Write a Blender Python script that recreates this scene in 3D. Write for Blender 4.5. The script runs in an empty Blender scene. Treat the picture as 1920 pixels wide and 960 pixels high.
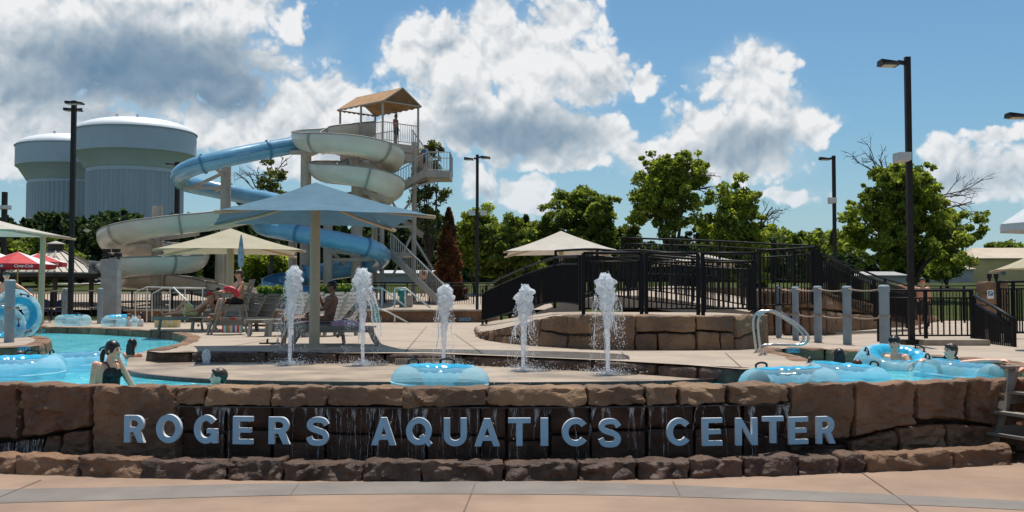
import bpy, bmesh, math, random
import numpy as np
from mathutils import Vector, Matrix, noise
from mathutils.geometry import delaunay_2d_cdt

SC = bpy.context.scene
COL = SC.collection
R = math.radians

# ------------------------------------------------------------------ camera
FPX, CX, CY, CAMZ = 2000.0, 960.0, 480.0, 1.85
PITCH = math.atan(85 / FPX)
cam = bpy.data.cameras.new('camera')
cam.sensor_width = 36.0
cam.lens = 36.0 * FPX / 1920.0
cam.clip_start = 0.1
cam.clip_end = 6000
camo = bpy.data.objects.new('camera', cam)
COL.objects.link(camo)
camo.location = (0, 0, CAMZ)
camo.rotation_euler = (math.pi / 2 + PITCH, 0, 0)
SC.camera = camo

# ------------------------------------------------------------------ light
SUN_EL, SUN_AZ = 71.0, 9.0          # azimuth from +Y (away from the camera), negative = to the left
sun = bpy.data.lights.new('sun', 'SUN')
sun.energy = 4.6
sun.angle = R(0.53)
sun.color = (1.0, 0.95, 0.87)
suno = bpy.data.objects.new('sun', sun)
COL.objects.link(suno)
_d = Vector((math.sin(R(SUN_AZ)) * math.cos(R(SUN_EL)), math.cos(R(SUN_AZ)) * math.cos(R(SUN_EL)), math.sin(R(SUN_EL))))
suno.rotation_euler = _d.to_track_quat('Z', 'Y').to_euler()
suno.location = (0, 0, 60)

SC.view_settings.view_transform = 'Standard'
SC.view_settings.look = 'None'
SC.view_settings.exposure = 0.0
SC.view_settings.gamma = 1.0
SC.render.engine = 'CYCLES'
SC.cycles.max_bounces = 7
SC.cycles.transparent_max_bounces = 12
SC.cycles.caustics_reflective = False
SC.cycles.caustics_refractive = False
SC.cycles.sample_clamp_indirect = 4.0
SC.cycles.use_denoising = True


def W(px, py, d):
    """world point seen at photo pixel (px, py) at horizontal distance d"""
    cx, cy = (px - CX) / FPX, -(py - CY) / FPX
    fy = math.cos(PITCH) - cy * math.sin(PITCH)
    fz = math.sin(PITCH) + cy * math.cos(PITCH)
    return Vector((cx * d / fy, d, CAMZ + fz / fy * d))


def G(px, py, z):
    cy = -(py - CY) / FPX
    fy = math.cos(PITCH) - cy * math.sin(PITCH)
    fz = math.sin(PITCH) + cy * math.cos(PITCH)
    return W(px, py, (z - CAMZ) * fy / fz)


def XZ(px, d):
    return W(px, 565, d).x


def S(d):
    """metres per photo pixel at distance d"""
    return d / FPX


# ------------------------------------------------------------------ world: Nishita sky with cumulus
SKY_STRENGTH = 0.10
SKY_TINT = (.64, .88, .97, 1)
wd = bpy.data.worlds.new('World')
SC.world = wd
wd.use_nodes = True
nt = wd.node_tree
nt.nodes.clear()


class N:
    """tiny helper for node graphs"""
    def __init__(s, tree):
        s.t = tree

    def node(s, typ, **kw):
        n = s.t.nodes.new(typ)
        for k, v in kw.items():
            setattr(n, k, v)
        return n

    def put(s, sock, v):
        if isinstance(v, bpy.types.NodeSocket):
            s.t.links.new(v, sock)
        else:
            sock.default_value = v

    def m(s, op, a, b=None, c=None, clamp=False):
        n = s.node('ShaderNodeMath', operation=op, use_clamp=clamp)
        s.put(n.inputs[0], a)
        if b is not None:
            s.put(n.inputs[1], b)
        if c is not None:
            s.put(n.inputs[2], c)
        return n.outputs[0]

    def v(s, op, a, b=None, out=0):
        n = s.node('ShaderNodeVectorMath', operation=op)
        s.put(n.inputs[0], a)
        if b is not None:
            s.put(n.inputs[1], b)
        return n.outputs[out]

    def ss(s, x, lo, hi, a=0.0, b=1.0):
        n = s.node('ShaderNodeMapRange', interpolation_type='SMOOTHSTEP')
        s.put(n.inputs[0], x)
        n.inputs[1].default_value = lo
        n.inputs[2].default_value = hi
        n.inputs[3].default_value = a
        n.inputs[4].default_value = b
        return n.outputs[0]

    def mix(s, f, a, b, typ='RGBA', blend='MIX'):
        n = s.node('ShaderNodeMix', data_type=typ, blend_type=blend)
        i = {'FLOAT': (2, 3, 0), 'VECTOR': (4, 5, 1), 'RGBA': (6, 7, 2)}[typ]
        s.put(n.inputs[0], f)
        s.put(n.inputs[i[0]], a)
        s.put(n.inputs[i[1]], b)
        return n.outputs[i[2]]

    def noise(s, vec, scale, detail=4, rough=.55, dist=0, lac=2.0, dim='3D'):
        n = s.node('ShaderNodeTexNoise', noise_dimensions=dim)
        s.put(n.inputs['Vector'], vec)
        n.inputs['Scale'].default_value = scale
        n.inputs['Detail'].default_value = detail
        n.inputs['Roughness'].default_value = rough
        n.inputs['Lacunarity'].default_value = lac
        n.inputs['Distortion'].default_value = dist
        return n.outputs[0]


def azel(px, py):
    p = W(px, py, 1.0) - Vector((0, 0, CAMZ))
    p.normalize()
    return math.atan2(p.x, p.y), math.asin(p.z)


w = N(nt)
sky = w.node('ShaderNodeTexSky', sky_type='NISHITA', sun_disc=False, sun_elevation=R(SUN_EL), sun_rotation=R(SUN_AZ),
             altitude=300, air_density=1.15, dust_density=0.9, ozone_density=2.6)
tc = w.node('ShaderNodeTexCoord')
sep = w.node('ShaderNodeSeparateXYZ')
nt.links.new(tc.outputs['Generated'], sep.inputs[0])
az = w.m('ARCTAN2', sep.outputs[0], sep.outputs[1])
el = w.m('ARCSINE', sep.outputs[2])
cmb = w.node('ShaderNodeCombineXYZ')
w.put(cmb.inputs[0], az)
w.put(cmb.inputs[1], el)
P = cmb.outputs[0]
# domain warp so that the cloud bodies have no ellipse outline
wn = w.node('ShaderNodeTexNoise', noise_dimensions='2D')
w.put(wn.inputs['Vector'], P)
wn.inputs['Scale'].default_value = 22
wn.inputs['Detail'].default_value = 3
PW = w.v('ADD', P, w.v('MULTIPLY', w.v('SUBTRACT', wn.outputs['Color'], (.5, .5, .5)), (.045, .030, 0)))
BLOBS = [  # photo x, y, half width, half height
    (775, 105, 70, 62), (870, 115, 105, 80), (935, 30, 52, 58), (1010, 105, 120, 90), (1075, 30, 62, 50), (1120, 0, 30, 26),
    (1115, 150, 100, 52), (1212, 152, 22, 36), (830, 205, 120, 62), (960, 235, 165, 70), (1130, 255, 58, 52),
    (560, 225, 130, 62), (640, 185, 62, 52), (455, 255, 75, 40), (715, 255, 110, 55),
    (60, 25, 150, 60), (260, 10, 190, 48), (440, 20, 110, 60), (548, 42, 40, 34), (300, 115, 250, 112), (70, 130, 130, 95),
    (25, 215, 58, 62), (120, 220, 75, 46), (30, 285, 55, 46), (200, 245, 60, 40),
    (1415, 110, 62, 42), (1395, 165, 80, 60), (1315, 240, 64, 50), (1420, 235, 105, 82), (1490, 235, 36, 44), (1545, 250, 36, 28),
    (1240, 300, 80, 34), (1360, 305, 130, 38), (900, 338, 54, 34), (975, 362, 42, 34), (1480, 362, 46, 16),
    (1880, 250, 48, 18), (1850, 320, 110, 52), (1770, 345, 80, 40), (1060, 300, 110, 20), (560, 300, 120, 36),
]
D = None
for (x, y, rx, ry) in BLOBS:
    a, e = azel(x, y)
    q = w.node('ShaderNodeVectorMath', operation='MULTIPLY_ADD')
    w.put(q.inputs[0], PW)
    q.inputs[1].default_value = (FPX / rx, FPX / ry, 0)
    q.inputs[2].default_value = (-a * FPX / rx, -e * FPX / ry, 0)
    q = q.outputs[0]
    l = w.v('LENGTH', q, out=1)
    D = l if D is None else w.m('SMOOTH_MIN', D, l, .25)
D = w.m('SUBTRACT', 1.0, D)
# generic fair-weather clouds everywhere the picture does not show
gen = w.m('MULTIPLY_ADD', w.noise(tc.outputs['Generated'], 5.0, 3, .5), 4.0, -2.25)
outw = w.m('MAXIMUM', w.ss(w.m('ABSOLUTE', az), .46, .62), w.ss(el, .24, .36))
D = w.mix(outw, D, gen, 'FLOAT')


def puff(off):
    pv = PV if off is None else w.v('ADD', PV, off)
    tot = None
    for (sc_, am) in ((17, 1.0), (39, .55), (88, .30), (190, .10)):
        n_ = w.m('MULTIPLY', w.m('ABSOLUTE', w.m('SUBTRACT', w.noise(pv, sc_, 0, .5, dim='2D'), .5)), am * 2)
        tot = n_ if tot is None else w.m('ADD', tot, n_)
    return tot


PV = w.v('ADD', P, w.v('MULTIPLY', w.v('SUBTRACT', wn.outputs['Color'], (.5, .5, .5)), (.012, .012, 0)))
fine = w.noise(P, 120, 4, .6, dim='2D')
n0 = puff(None)
n1 = puff((-.004, .0105, 0))
dens = w.m('ADD', D, w.m('MULTIPLY_ADD', n0, .85, w.m('MULTIPLY_ADD', fine, .40, -.545)))
alpha = w.ss(dens, -.06, .32)
veil = w.ss(w.m('ADD', D, w.m('MULTIPLY', w.noise(P, 14, 4, .6, dim='2D'), .9)), .05, 1.0, 0, .5)   # thin haze round the clouds
lit = w.m('MULTIPLY_ADD', w.m('SUBTRACT', n0, n1), .60, .85)
core = w.ss(dens, .5, 1.5)
DARK = [(270, 128, 270, 92, 1.0), (90, 150, 170, 70, .75), (430, 165, 110, 62, .95), (150, 215, 170, 40, .6), (970, 252, 200, 52, .88), (870, 215, 90, 30, .5), (840, 160, 60, 26, .35), (1110, 175, 80, 22, .4),
        (1400, 275, 120, 50, .72), (700, 275, 150, 40, .4), (910, 355, 50, 16, .4), (1850, 340, 130, 36, .45), (60, 250, 110, 40, .4)]
dk = None
for (x, y, rx, ry, s) in DARK:
    a, e = azel(x, y)
    l = w.v('LENGTH', w.v('MULTIPLY', w.v('SUBTRACT', PW, (a, e, 0)), (FPX / rx, FPX / ry, 0)), out=1)
    t = w.ss(l, 1.35, .25, 0, s)
    dk = t if dk is None else w.m('MAXIMUM', dk, t)
dk = w.m('MULTIPLY', dk, w.m('SUBTRACT', 1, outw))
shade = w.m('ADD', w.mix(dk, lit, w.m('MULTIPLY_ADD', lit, .16, -.02), 'FLOAT'), 0, clamp=True)
CW = 1.0 / SKY_STRENGTH
skyc = w.mix(1.0, sky.outputs[0], SKY_TINT, blend='MULTIPLY')


def cloud_ramp(f):
    r_ = w.node('ShaderNodeValToRGB')
    nt.links.new(f, r_.inputs[0])
    r_.color_ramp.elements[0].color = (.105 * CW, .215 * CW, .345 * CW, 1)
    r_.color_ramp.elements[0].position = .0
    r_.color_ramp.elements[1].color = (.86 * CW, .87 * CW, .88 * CW, 1)
    r_.color_ramp.elements[1].position = .93
    e_ = r_.color_ramp.elements.new(.45)
    e_.color = (.44 * CW, .515 * CW, .58 * CW, 1)
    return r_.outputs[0]


def background(col):
    b_ = w.node('ShaderNodeBackground')
    nt.links.new(col, b_.inputs[0])
    b_.inputs[1].default_value = SKY_STRENGTH
    return b_.outputs[0]


c = w.mix(veil, skyc, (.50 * CW, .62 * CW, .72 * CW, 1))
c = w.mix(alpha, c, cloud_ramp(shade))
c = w.mix(w.ss(el, .17, .0, 0, .62), c, (.43 * CW, .58 * CW, .70 * CW, 1))      # pale haze low on the horizon
bg_in = background(c)
# the rest of the sky: the same kind of clouds from plain noise
alpha2 = w.ss(gen, -.05, .35)
c2 = w.mix(alpha2, skyc, cloud_ramp(w.ss(gen, 1.3, .1, .35, .9)))
c2 = w.mix(w.ss(el, .17, .0, 0, .62), c2, (.43 * CW, .58 * CW, .70 * CW, 1))
bg_out = background(c2)
ms = w.node('ShaderNodeMixShader')
w.put(ms.inputs[0], w.m('GREATER_THAN', outw, .9995))
nt.links.new(bg_in, ms.inputs[1])
nt.links.new(bg_out, ms.inputs[2])
wo = w.node('ShaderNodeOutputWorld')
nt.links.new(ms.outputs[0], wo.inputs[0])
wd.cycles.sampling_method = 'MANUAL'
wd.cycles.sample_map_resolution = 512

# ------------------------------------------------------------------ materials
MATS = {}


def M(name, col, rough=.65, var=.18, scale=3.0, bump=0.0, bscale=30.0, metal=0.0, spec=.5, rnd=0.0, col2=None, alpha=1.0,
      stain=0.0, stretch=None, coat=0.0, detail=5):
    """Principled material with noise colour variation (object space), fine bump, optional per-object tone"""
    m = bpy.data.materials.new(name)
    m.use_nodes = True
    t = m.node_tree
    b = t.nodes['Principled BSDF']
    k = N(t)
    tcn = k.node('ShaderNodeTexCoord')
    vec = tcn.outputs['Object']
    if stretch:
        vec = k.v('MULTIPLY', vec, stretch)
    f = k.noise(vec, scale, detail, .6)
    c2 = col2 or tuple(x * (1 - var * 1.6) for x in col)
    c1 = col if col2 else tuple(min(1, x * (1 + var)) for x in col)
    fac = k.ss(f, .30, .70)
    cc = k.mix(fac, (*c2, 1), (*c1, 1))
    if stain:
        sn = k.ss(k.noise(vec, .55, 7, .72, dist=.4), .50, .74, 0, stain)
        cc = k.mix(sn, cc, tuple(x * .52 for x in col) + (1,))
        sp2 = k.ss(k.noise(vec, 11, 4, .75), .66, .78, 0, stain * .7)
        cc = k.mix(sp2, cc, tuple(x * .6 for x in col) + (1,))
        sl = k.ss(k.noise(vec, 1.7, 6, .7), .58, .8, 0, stain * .6)
        cc = k.mix(sl, cc, tuple(min(1, x * 1.3) for x in col) + (1,))
    if rnd:
        oi = k.node('ShaderNodeObjectInfo')
        g = k.m('MULTIPLY_ADD', oi.outputs['Random'], 2 * rnd, 1 - rnd)
        cb = k.node('ShaderNodeCombineXYZ')
        for i in range(3):
            k.put(cb.inputs[i], g)
        cc = k.mix(1.0, cc, cb.outputs[0], blend='MULTIPLY')
    k.put(b.inputs['Base Color'], cc)
    k.put(b.inputs['Roughness'], k.m('MULTIPLY_ADD', k.noise(vec, scale * 3, 3), .25, rough - .125, clamp=True))
    b.inputs['Metallic'].default_value = metal
    b.inputs['Specular IOR Level'].default_value = spec
    if coat:
        b.inputs['Coat Weight'].default_value = coat
    if alpha < 1:
        b.inputs['Alpha'].default_value = alpha
    if bump:
        bn = k.node('ShaderNodeBump')
        bn.inputs['Strength'].default_value = bump
        bn.inputs['Distance'].default_value = .02
        k.put(bn.inputs['Height'], k.noise(vec, bscale, 6, .65))
        t.links.new(bn.outputs[0], b.inputs['Normal'])
    MATS[name] = m
    return m


# ------------------------------------------------------------------ mesh builder
class MB:
    def __init__(s):
        s.v, s.f, s.mi, s.cur = [], [], [], 0

    def add(s, vs, fs):
        o = len(s.v)
        s.v.extend(tuple(p) for p in vs)
        s.f.extend(tuple(i + o for i in f) for f in fs)
        s.mi.extend([s.cur] * len(fs))
        return s

    def box(s, c, size, rz=0.0, M4=None):
        hx, hy, hz = size[0] / 2, size[1] / 2, size[2] / 2
        vs = [Vector((x, y, z)) for x in (-hx, hx) for y in (-hy, hy) for z in (-hz, hz)]
        if M4 is not None:
            vs = [M4 @ v + Vector(c) for v in vs]
        else:
            rm = Matrix.Rotation(rz, 3, 'Z')
            vs = [rm @ v + Vector(c) for v in vs]
        return s.add(vs, [(0, 1, 3, 2), (4, 6, 7, 5), (0, 4, 5, 1), (2, 3, 7, 6), (0, 2, 6, 4), (1, 5, 7, 3)])

    def beam(s, p, q, wdt, hgt, up=(0, 0, 1)):
        """box section from p to q"""
        p, q = Vector(p), Vector(q)
        z = (q - p)
        L = z.length
        if L < 1e-6:
            return s
        z.normalize()
        u = Vector(up)
        x = u.cross(z)
        if x.length < 1e-4:
            x = Vector((1, 0, 0)).cross(z)
        x.normalize()
        y = z.cross(x)
        vs = []
        for e in (p, q):
            for a, b_ in ((-1, -1), (1, -1), (1, 1), (-1, 1)):
                vs.append(e + x * a * wdt / 2 + y * b_ * hgt / 2)
        return s.add(vs, [(3, 2, 1, 0), (4, 5, 6, 7), (0, 1, 5, 4), (1, 2, 6, 5), (2, 3, 7, 6), (3, 0, 4, 7)])

    def tube(s, pts, r, n=8, cap=True, closed=False):
        pts = [Vector(p) for p in pts]
        k = len(pts)
        rr = r if hasattr(r, '__len__') else [r] * k
        vs, fs = [], []
        prev = None
        for i, p in enumerate(pts):
            if closed:
                t = pts[(i + 1) % k] - pts[i - 1]
            else:
                t = pts[min(i + 1, k - 1)] - pts[max(i - 1, 0)]
            if t.length < 1e-9:
                t = Vector((0, 0, 1))
            t.normalize()
            if prev is None:
                a = Vector((0, 0, 1)) if abs(t.z) < .9 else Vector((1, 0, 0))
                x = a.cross(t).normalized()
            else:
                x = (prev - t * prev.dot(t))
                x = x.normalized() if x.length > 1e-6 else Vector((1, 0, 0))
            prev = x
            y = t.cross(x)
            for j in range(n):
                an = 2 * math.pi * j / n
                vs.append(p + (x * math.cos(an) + y * math.sin(an)) * rr[i])
        kk = k if closed else k - 1
        for i in range(kk):
            i2 = (i + 1) % k
            for j in range(n):
                j2 = (j + 1) % n
                fs.append((i * n + j, i * n + j2, i2 * n + j2, i2 * n + j))
        if cap and not closed:
            fs.append(tuple(range(n - 1, -1, -1)))
            fs.append(tuple((k - 1) * n + j for j in range(n)))
        return s.add(vs, fs)

    def lathe(s, prof, n=24, c=(0, 0, 0), ang=2 * math.pi):
        """prof: list of (radius, z)"""
        vs, fs = [], []
        c = Vector(c)
        full = abs(ang - 2 * math.pi) < 1e-6
        m_ = n if full else n + 1
        for (r, z) in prof:
            for j in range(m_):
                a = ang * j / n
                vs.append(c + Vector((r * math.cos(a), r * math.sin(a), z)))
        for i in range(len(prof) - 1):
            for j in range(n):
                j2 = (j + 1) % m_
                fs.append((i * m_ + j, i * m_ + j2, (i + 1) * m_ + j2, (i + 1) * m_ + j))
        return s.add(vs, fs)

    def ball(s, c, r, n=10, m_=7, rot=None):
        r = r if hasattr(r, '__len__') else (r, r, r)
        vs, fs = [], []
        c = Vector(c)
        for i in range(m_ + 1):
            ph = math.pi * i / m_
            for j in range(n):
                a = 2 * math.pi * j / n
                p = Vector((r[0] * math.sin(ph) * math.cos(a), r[1] * math.sin(ph) * math.sin(a), r[2] * math.cos(ph)))
                vs.append(c + (rot @ p if rot is not None else p))
        for i in range(m_):
            for j in range(n):
                j2 = (j + 1) % n
                fs.append((i * n + j, (i + 1) * n + j, (i + 1) * n + j2, i * n + j2))
        return s.add(vs, fs)

    def prism(s, poly, z0, z1):
        """vertical prism over a polygon (list of (x, y)); convex or not"""
        n = len(poly)
        area = sum(poly[i][0] * poly[(i + 1) % n][1] - poly[(i + 1) % n][0] * poly[i][1] for i in range(n))
        if area < 0:
            poly = poly[::-1]
        vs = [(p[0], p[1], z0) for p in poly] + [(p[0], p[1], z1) for p in poly]
        fs = [(i, (i + 1) % n, n + (i + 1) % n, n + i) for i in range(n)]
        fs += [tuple(range(n, 2 * n)), tuple(range(n - 1, -1, -1))]
        return s.add(vs, fs)

    def mesh(s, name, mats, smooth=False, angle=None):
        me = bpy.data.meshes.new(name)
        me.from_pydata(s.v, [], s.f)
        mats = mats if isinstance(mats, (list, tuple)) else [mats]
        for m_ in mats:
            me.materials.append(MATS[m_] if isinstance(m_, str) else m_)
        if any(s.mi):
            me.polygons.foreach_set('material_index', s.mi)
        if smooth:
            me.polygons.foreach_set('use_smooth', [True] * len(me.polygons))
            if angle:
                try:
                    me.set_sharp_from_angle(angle=R(angle))
                except Exception:
                    pass
        me.update()
        return me

    def build(s, name, mats, parent=None, smooth=False, angle=None, world=True):
        return obj(name, s.mesh(name, mats, smooth, angle), parent, world)


def obj(name, me, parent=None, world=True):
    o = bpy.data.objects.new(name, me)
    COL.objects.link(o)
    if parent is not None:
        o.parent = parent
        if world and parent.type == 'EMPTY':
            o.matrix_parent_inverse = (Matrix.Translation(parent.location) @ parent.rotation_euler.to_matrix().to_4x4()).inverted()
    return o


def tag(o, label=None, cat=None, group=None, kind=None):
    if label:
        o['label'] = label
    if cat:
        o['category'] = cat
    if group:
        o['group'] = group
    if kind:
        o['kind'] = kind
    return o


def thing(name, label, cat, loc=(0, 0, 0), rz=0.0, group=None):
    o = bpy.data.objects.new(name, None)
    COL.objects.link(o)
    o.location = loc
    o.rotation_euler = (0, 0, rz)
    o.empty_display_size = .2
    return tag(o, label, cat, group)


def copy_tree(o, parent=None):
    c = o.copy()
    COL.objects.link(c)
    c.parent = parent
    for ch in list(o.children):
        copy_tree(ch, c)
    return c


def spline(pts, per=8, closed=False):
    """Catmull-Rom through pts"""
    pts = [Vector(p) for p in pts]
    n = len(pts)
    out = []
    rng = n if closed else n - 1
    for i in range(rng):
        if closed:
            p0, p1, p2, p3 = pts[i - 1], pts[i], pts[(i + 1) % n], pts[(i + 2) % n]
        else:
            p0, p1, p2, p3 = pts[max(i - 1, 0)], pts[i], pts[i + 1], pts[min(i + 2, n - 1)]
        for k in range(per):
            t = k / per
            out.append(.5 * ((2 * p1) + (p2 - p0) * t + (2 * p0 - 5 * p1 + 4 * p2 - p3) * t * t + (3 * p1 - p0 - 3 * p2 + p3) * t ** 3))
    if not closed:
        out.append(pts[-1])
    return out


def fill_poly(outline, z, step=None):
    """triangulated flat polygon with optional inner grid points"""
    pts = [Vector((p[0], p[1])) for p in outline]
    n = len(pts)
    edges = [(i, (i + 1) % n) for i in range(n)]
    if step:
        xs = [p.x for p in pts]
        ys = [p.y for p in pts]
        x = min(xs) + step / 2
        while x < max(xs):
            y = min(ys) + step / 2
            while y < max(ys):
                pts.append(Vector((x, y)))
                y += step
            x += step
    r_ = delaunay_2d_cdt(pts, edges, [list(range(n))], 1, 1e-5)
    return [(p.x, p.y, z) for p in r_[0]], [tuple(f) for f in r_[2]]


def rng(seed):
    return random.Random(seed)

# ------------------------------------------------------------------ material list
M('plaza_salmon', (.315, .205, .138), .8, .12, .8, stain=.45, bump=.12, bscale=55)
M('plaza_grey', (.205, .175, .150), .75, .12, 1.0, stain=.5, bump=.12, bscale=55)
M('deck_concrete', (.395, .312, .235), .8, .10, .9, stain=.4, bump=.15, bscale=40)
M('pad_concrete', (.38, .285, .195), .42, .28, 1.2, bump=.1, bscale=40)
M('joint', (.17, .12, .09), .9)
M('rock', (.30, .172, .10), .75, .0, 1.6, bump=.55, bscale=9, rnd=.16, col2=(.165, .094, .06), spec=.25)
M('rock_warm', (.29, .175, .095), .75, .0, 1.4, bump=.5, bscale=10, rnd=.2, col2=(.15, .092, .062), spec=.3)
M('rock_wet', (.15, .088, .060), .5, .0, 3.2, bump=.8, bscale=9, rnd=.15, col2=(.06, .034, .024), spec=.3)
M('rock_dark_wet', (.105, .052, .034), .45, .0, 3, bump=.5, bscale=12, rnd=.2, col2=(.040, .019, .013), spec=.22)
M('mortar', (.055, .042, .034), .9, .2, 6)
M('letter_face', (.26, .49, .68), .45, .05, 4)
M('letter_side', (.74, .77, .80), .45, .05, 4)
M('steel', (.55, .54, .52), .28, .05, 8, metal=.9)
M('grass', (.062, .078, .020), .95, .0, .6, bump=.4, bscale=60, col2=(.042, .052, .015), spec=.05)
M('tile_maroon', (.085, .03, .025), .3, .2, 8)
M('tile_white', (.75, .77, .76), .25, .05, 8)
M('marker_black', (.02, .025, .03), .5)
M('marker_blue', (.20, .36, .50), .3, .1, 6)
M('grate', (.42, .36, .26), .6, .1, 10)


def rocky(name, strength=1.0):
    """layered cracks and chips on top of the plain bump, tan and rust blotches in the colour"""
    t = MATS[name].node_tree
    k = N(t)
    b = t.nodes['Principled BSDF']
    tcn = k.node('ShaderNodeTexCoord')
    vec = tcn.outputs['Object']
    wv = k.node('ShaderNodeTexNoise')
    k.put(wv.inputs['Vector'], vec)
    wv.inputs['Scale'].default_value = 3.0
    vec2 = k.v('ADD', k.v('MULTIPLY', vec, (1, 1, 1.7)), k.v('MULTIPLY', wv.outputs['Color'], (.5, .5, .5)))
    vo = k.node('ShaderNodeTexVoronoi', feature='DISTANCE_TO_EDGE')
    k.put(vo.inputs['Vector'], vec2)
    vo.inputs['Scale'].default_value = 1.7
    crack = k.ss(vo.outputs['Distance'], .0, .07)
    vo2 = k.node('ShaderNodeTexVoronoi', feature='F1')
    k.put(vo2.inputs['Vector'], vec2)
    vo2.inputs['Scale'].default_value = 7.0
    n1_ = k.noise(vec, 6, 8, .68)
    n2_ = k.noise(vec, 38, 5, .7)
    h = k.m('ADD', k.m('MULTIPLY', crack, .12), k.m('ADD', k.m('MULTIPLY', vo2.outputs['Distance'], .75), k.m('ADD', n1_, k.m('MULTIPLY', n2_, .35))))
    bn = k.node('ShaderNodeBump')
    bn.inputs['Strength'].default_value = strength
    bn.inputs['Distance'].default_value = .045
    k.put(bn.inputs['Height'], h)
    t.links.new(bn.outputs[0], b.inputs['Normal'])
    src = b.inputs['Base Color'].links[0].from_socket
    c_ = k.mix(k.ss(n1_, .52, .75, 0, .5), src, (.30, .19, .11, 1))
    c_ = k.mix(k.ss(k.noise(vec, 2.3, 5, .7), .58, .78, 0, .6), c_, (.06, .045, .038, 1))
    k.put(b.inputs['Base Color'], c_)


rocky('rock')
rocky('rock_warm')
rocky('rock_wet')


def water_mat(name, col, rough, bump, scales, col2=None):
    m = bpy.data.materials.new(name)
    m.use_nodes = True
    t = m.node_tree
    b = t.nodes['Principled BSDF']
    k = N(t)
    tcn = k.node('ShaderNodeTexCoord')
    vec = k.v('MULTIPLY', tcn.outputs['Object'], (1, 1, 1))
    h = None
    for (s_, a_) in scales:
        n_ = k.m('MULTIPLY', k.noise(vec, s_, 3, .55, dist=.6), a_)
        h = n_ if h is None else k.m('ADD', h, n_)
    bn = k.node('ShaderNodeBump')
    bn.inputs['Strength'].default_value = 1.0
    bn.inputs['Distance'].default_value = bump
    k.put(bn.inputs['Height'], h)
    t.links.new(bn.outputs[0], b.inputs['Normal'])
    f = k.ss(k.noise(k.v('MULTIPLY', vec, (1, .22, 1)), 2.6, 5, .62, dist=.5), .36, .66)  # light and dark of the ripples put into the colour as stretched noise
    c_ = k.mix(f, (*(col2 or col), 1), (*col, 1))
    f2 = k.ss(k.noise(k.v('MULTIPLY', vec, (1, .3, 1)), 7.0, 4, .65), .56, .72, 0, .55)  # paler ripple glints mixed into the base colour
    k.put(b.inputs['Base Color'], k.mix(f2, c_, (*[min(1, x * 1.25 + .12) for x in col], 1)))
    b.inputs['Roughness'].default_value = rough
    b.inputs['IOR'].default_value = 1.33
    b.inputs['Specular IOR Level'].default_value = .35
    MATS[name] = m


water_mat('river_water', (.16, .70, .78), .07, .24, ((2.2, 1.0), (6.5, .42), (19, .13)), col2=(.07, .50, .62))
water_mat('trough_water', (.02, .02, .018), .05, .05, ((8, 1.0), (25, .3)))

# ------------------------------------------------------------------ ground, plaza
ZD, ZW, ZPAD, ZTOP = 1.0, .80, .83, .905        # deck, river water, splash pad, top of the sign wall


def terrain_z(x, y):
    prof = [(-60, -.05), (13.2, -.05), (13.4, .45), (41, .55), (46, .93), (50, 1.15), (60, 1.75), (75, 2.7), (95, 3.5), (150, 4.2), (400, 6), (3000, 8)]
    for (a, za), (b_, zb) in zip(prof, prof[1:]):
        if y <= b_:
            return za + (zb - za) * (y - a) / (b_ - a)
    return prof[-1][1]


mb = MB()
ys = [-60, 13.2, 13.4, 41, 44, 46, 50, 55, 60, 65, 70, 75, 82, 90, 95, 110, 130, 150, 200, 300, 400, 800, 1500, 3000]
xs = [-2000, -600, -250, -150, -100, -70, -50, -40, -30, -20, -10, 0, 10, 20, 30, 40, 50, 70, 100, 150, 250, 600, 2000]
vs = [(x, y, terrain_z(x, y) + (.25 * noise.noise((x * .05, y * .05, 0)) if y > 48 else 0)) for y in ys for x in xs]
nx = len(xs)
mb.add(vs, [(j * nx + i, j * nx + i + 1, (j + 1) * nx + i + 1, (j + 1) * nx + i) for j in range(len(ys) - 1) for i in range(nx - 1)])
tag(mb.build('ground', 'grass', smooth=True), 'gently rising lawn and ground behind the pool deck', kind='structure')

mb = MB()
mb.add([(-30, -12, 0), (30, -12, 0), (30, 14, 0), (-30, 14, 0)], [(0, 1, 2, 3)])
plaza = tag(mb.build('plaza', 'plaza_salmon'), 'salmon coloured concrete plaza in front of the sign wall', kind='structure')


def ribbon(far, near, z):
    m_ = MB()
    n = len(far)
    m_.add([(p.x, p.y, z) for p in far] + [(p.x, p.y, z) for p in near], [(n + i, n + i + 1, i + 1, i) for i in range(n - 1)])
    return m_


far = spline([G(*p, 0) for p in [(-500, 940), (-200, 926), (0, 918), (220, 914), (450, 908), (700, 904), (950, 903), (1180, 907), (1400, 916), (1650, 927), (1920, 940), (2300, 962)]], 6)
near = spline([G(*p, 0) for p in [(-500, 973), (-200, 955), (0, 944), (220, 938), (450, 931), (700, 927), (950, 927), (1180, 930), (1400, 936), (1650, 945), (1920, 957), (2300, 980)]], 6)
ribbon(far, near, .004).build('grey_band', 'plaza_grey', plaza)


def strip(p, q, wdt, z, name='joint', mat='joint', parent=None):
    p, q = Vector((p[0], p[1], z)), Vector((q[0], q[1], z))
    t = (q - p).normalized()
    n = Vector((-t.y, t.x, 0)) * wdt / 2
    return MB().add([p - n, q - n, q + n, p + n], [(0, 1, 2, 3)]).build(name, mat, parent)


for (a, b_) in [((-60, 958), (78, 900)), ((1612, 884), (1722, 960)), ((870, 960), (893, 903)), ((1275, 930), (1262, 903)), ((545, 928), (560, 908))]:
    strip(G(*a, 0), G(*b_, 0), .012, .007, parent=plaza)


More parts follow.
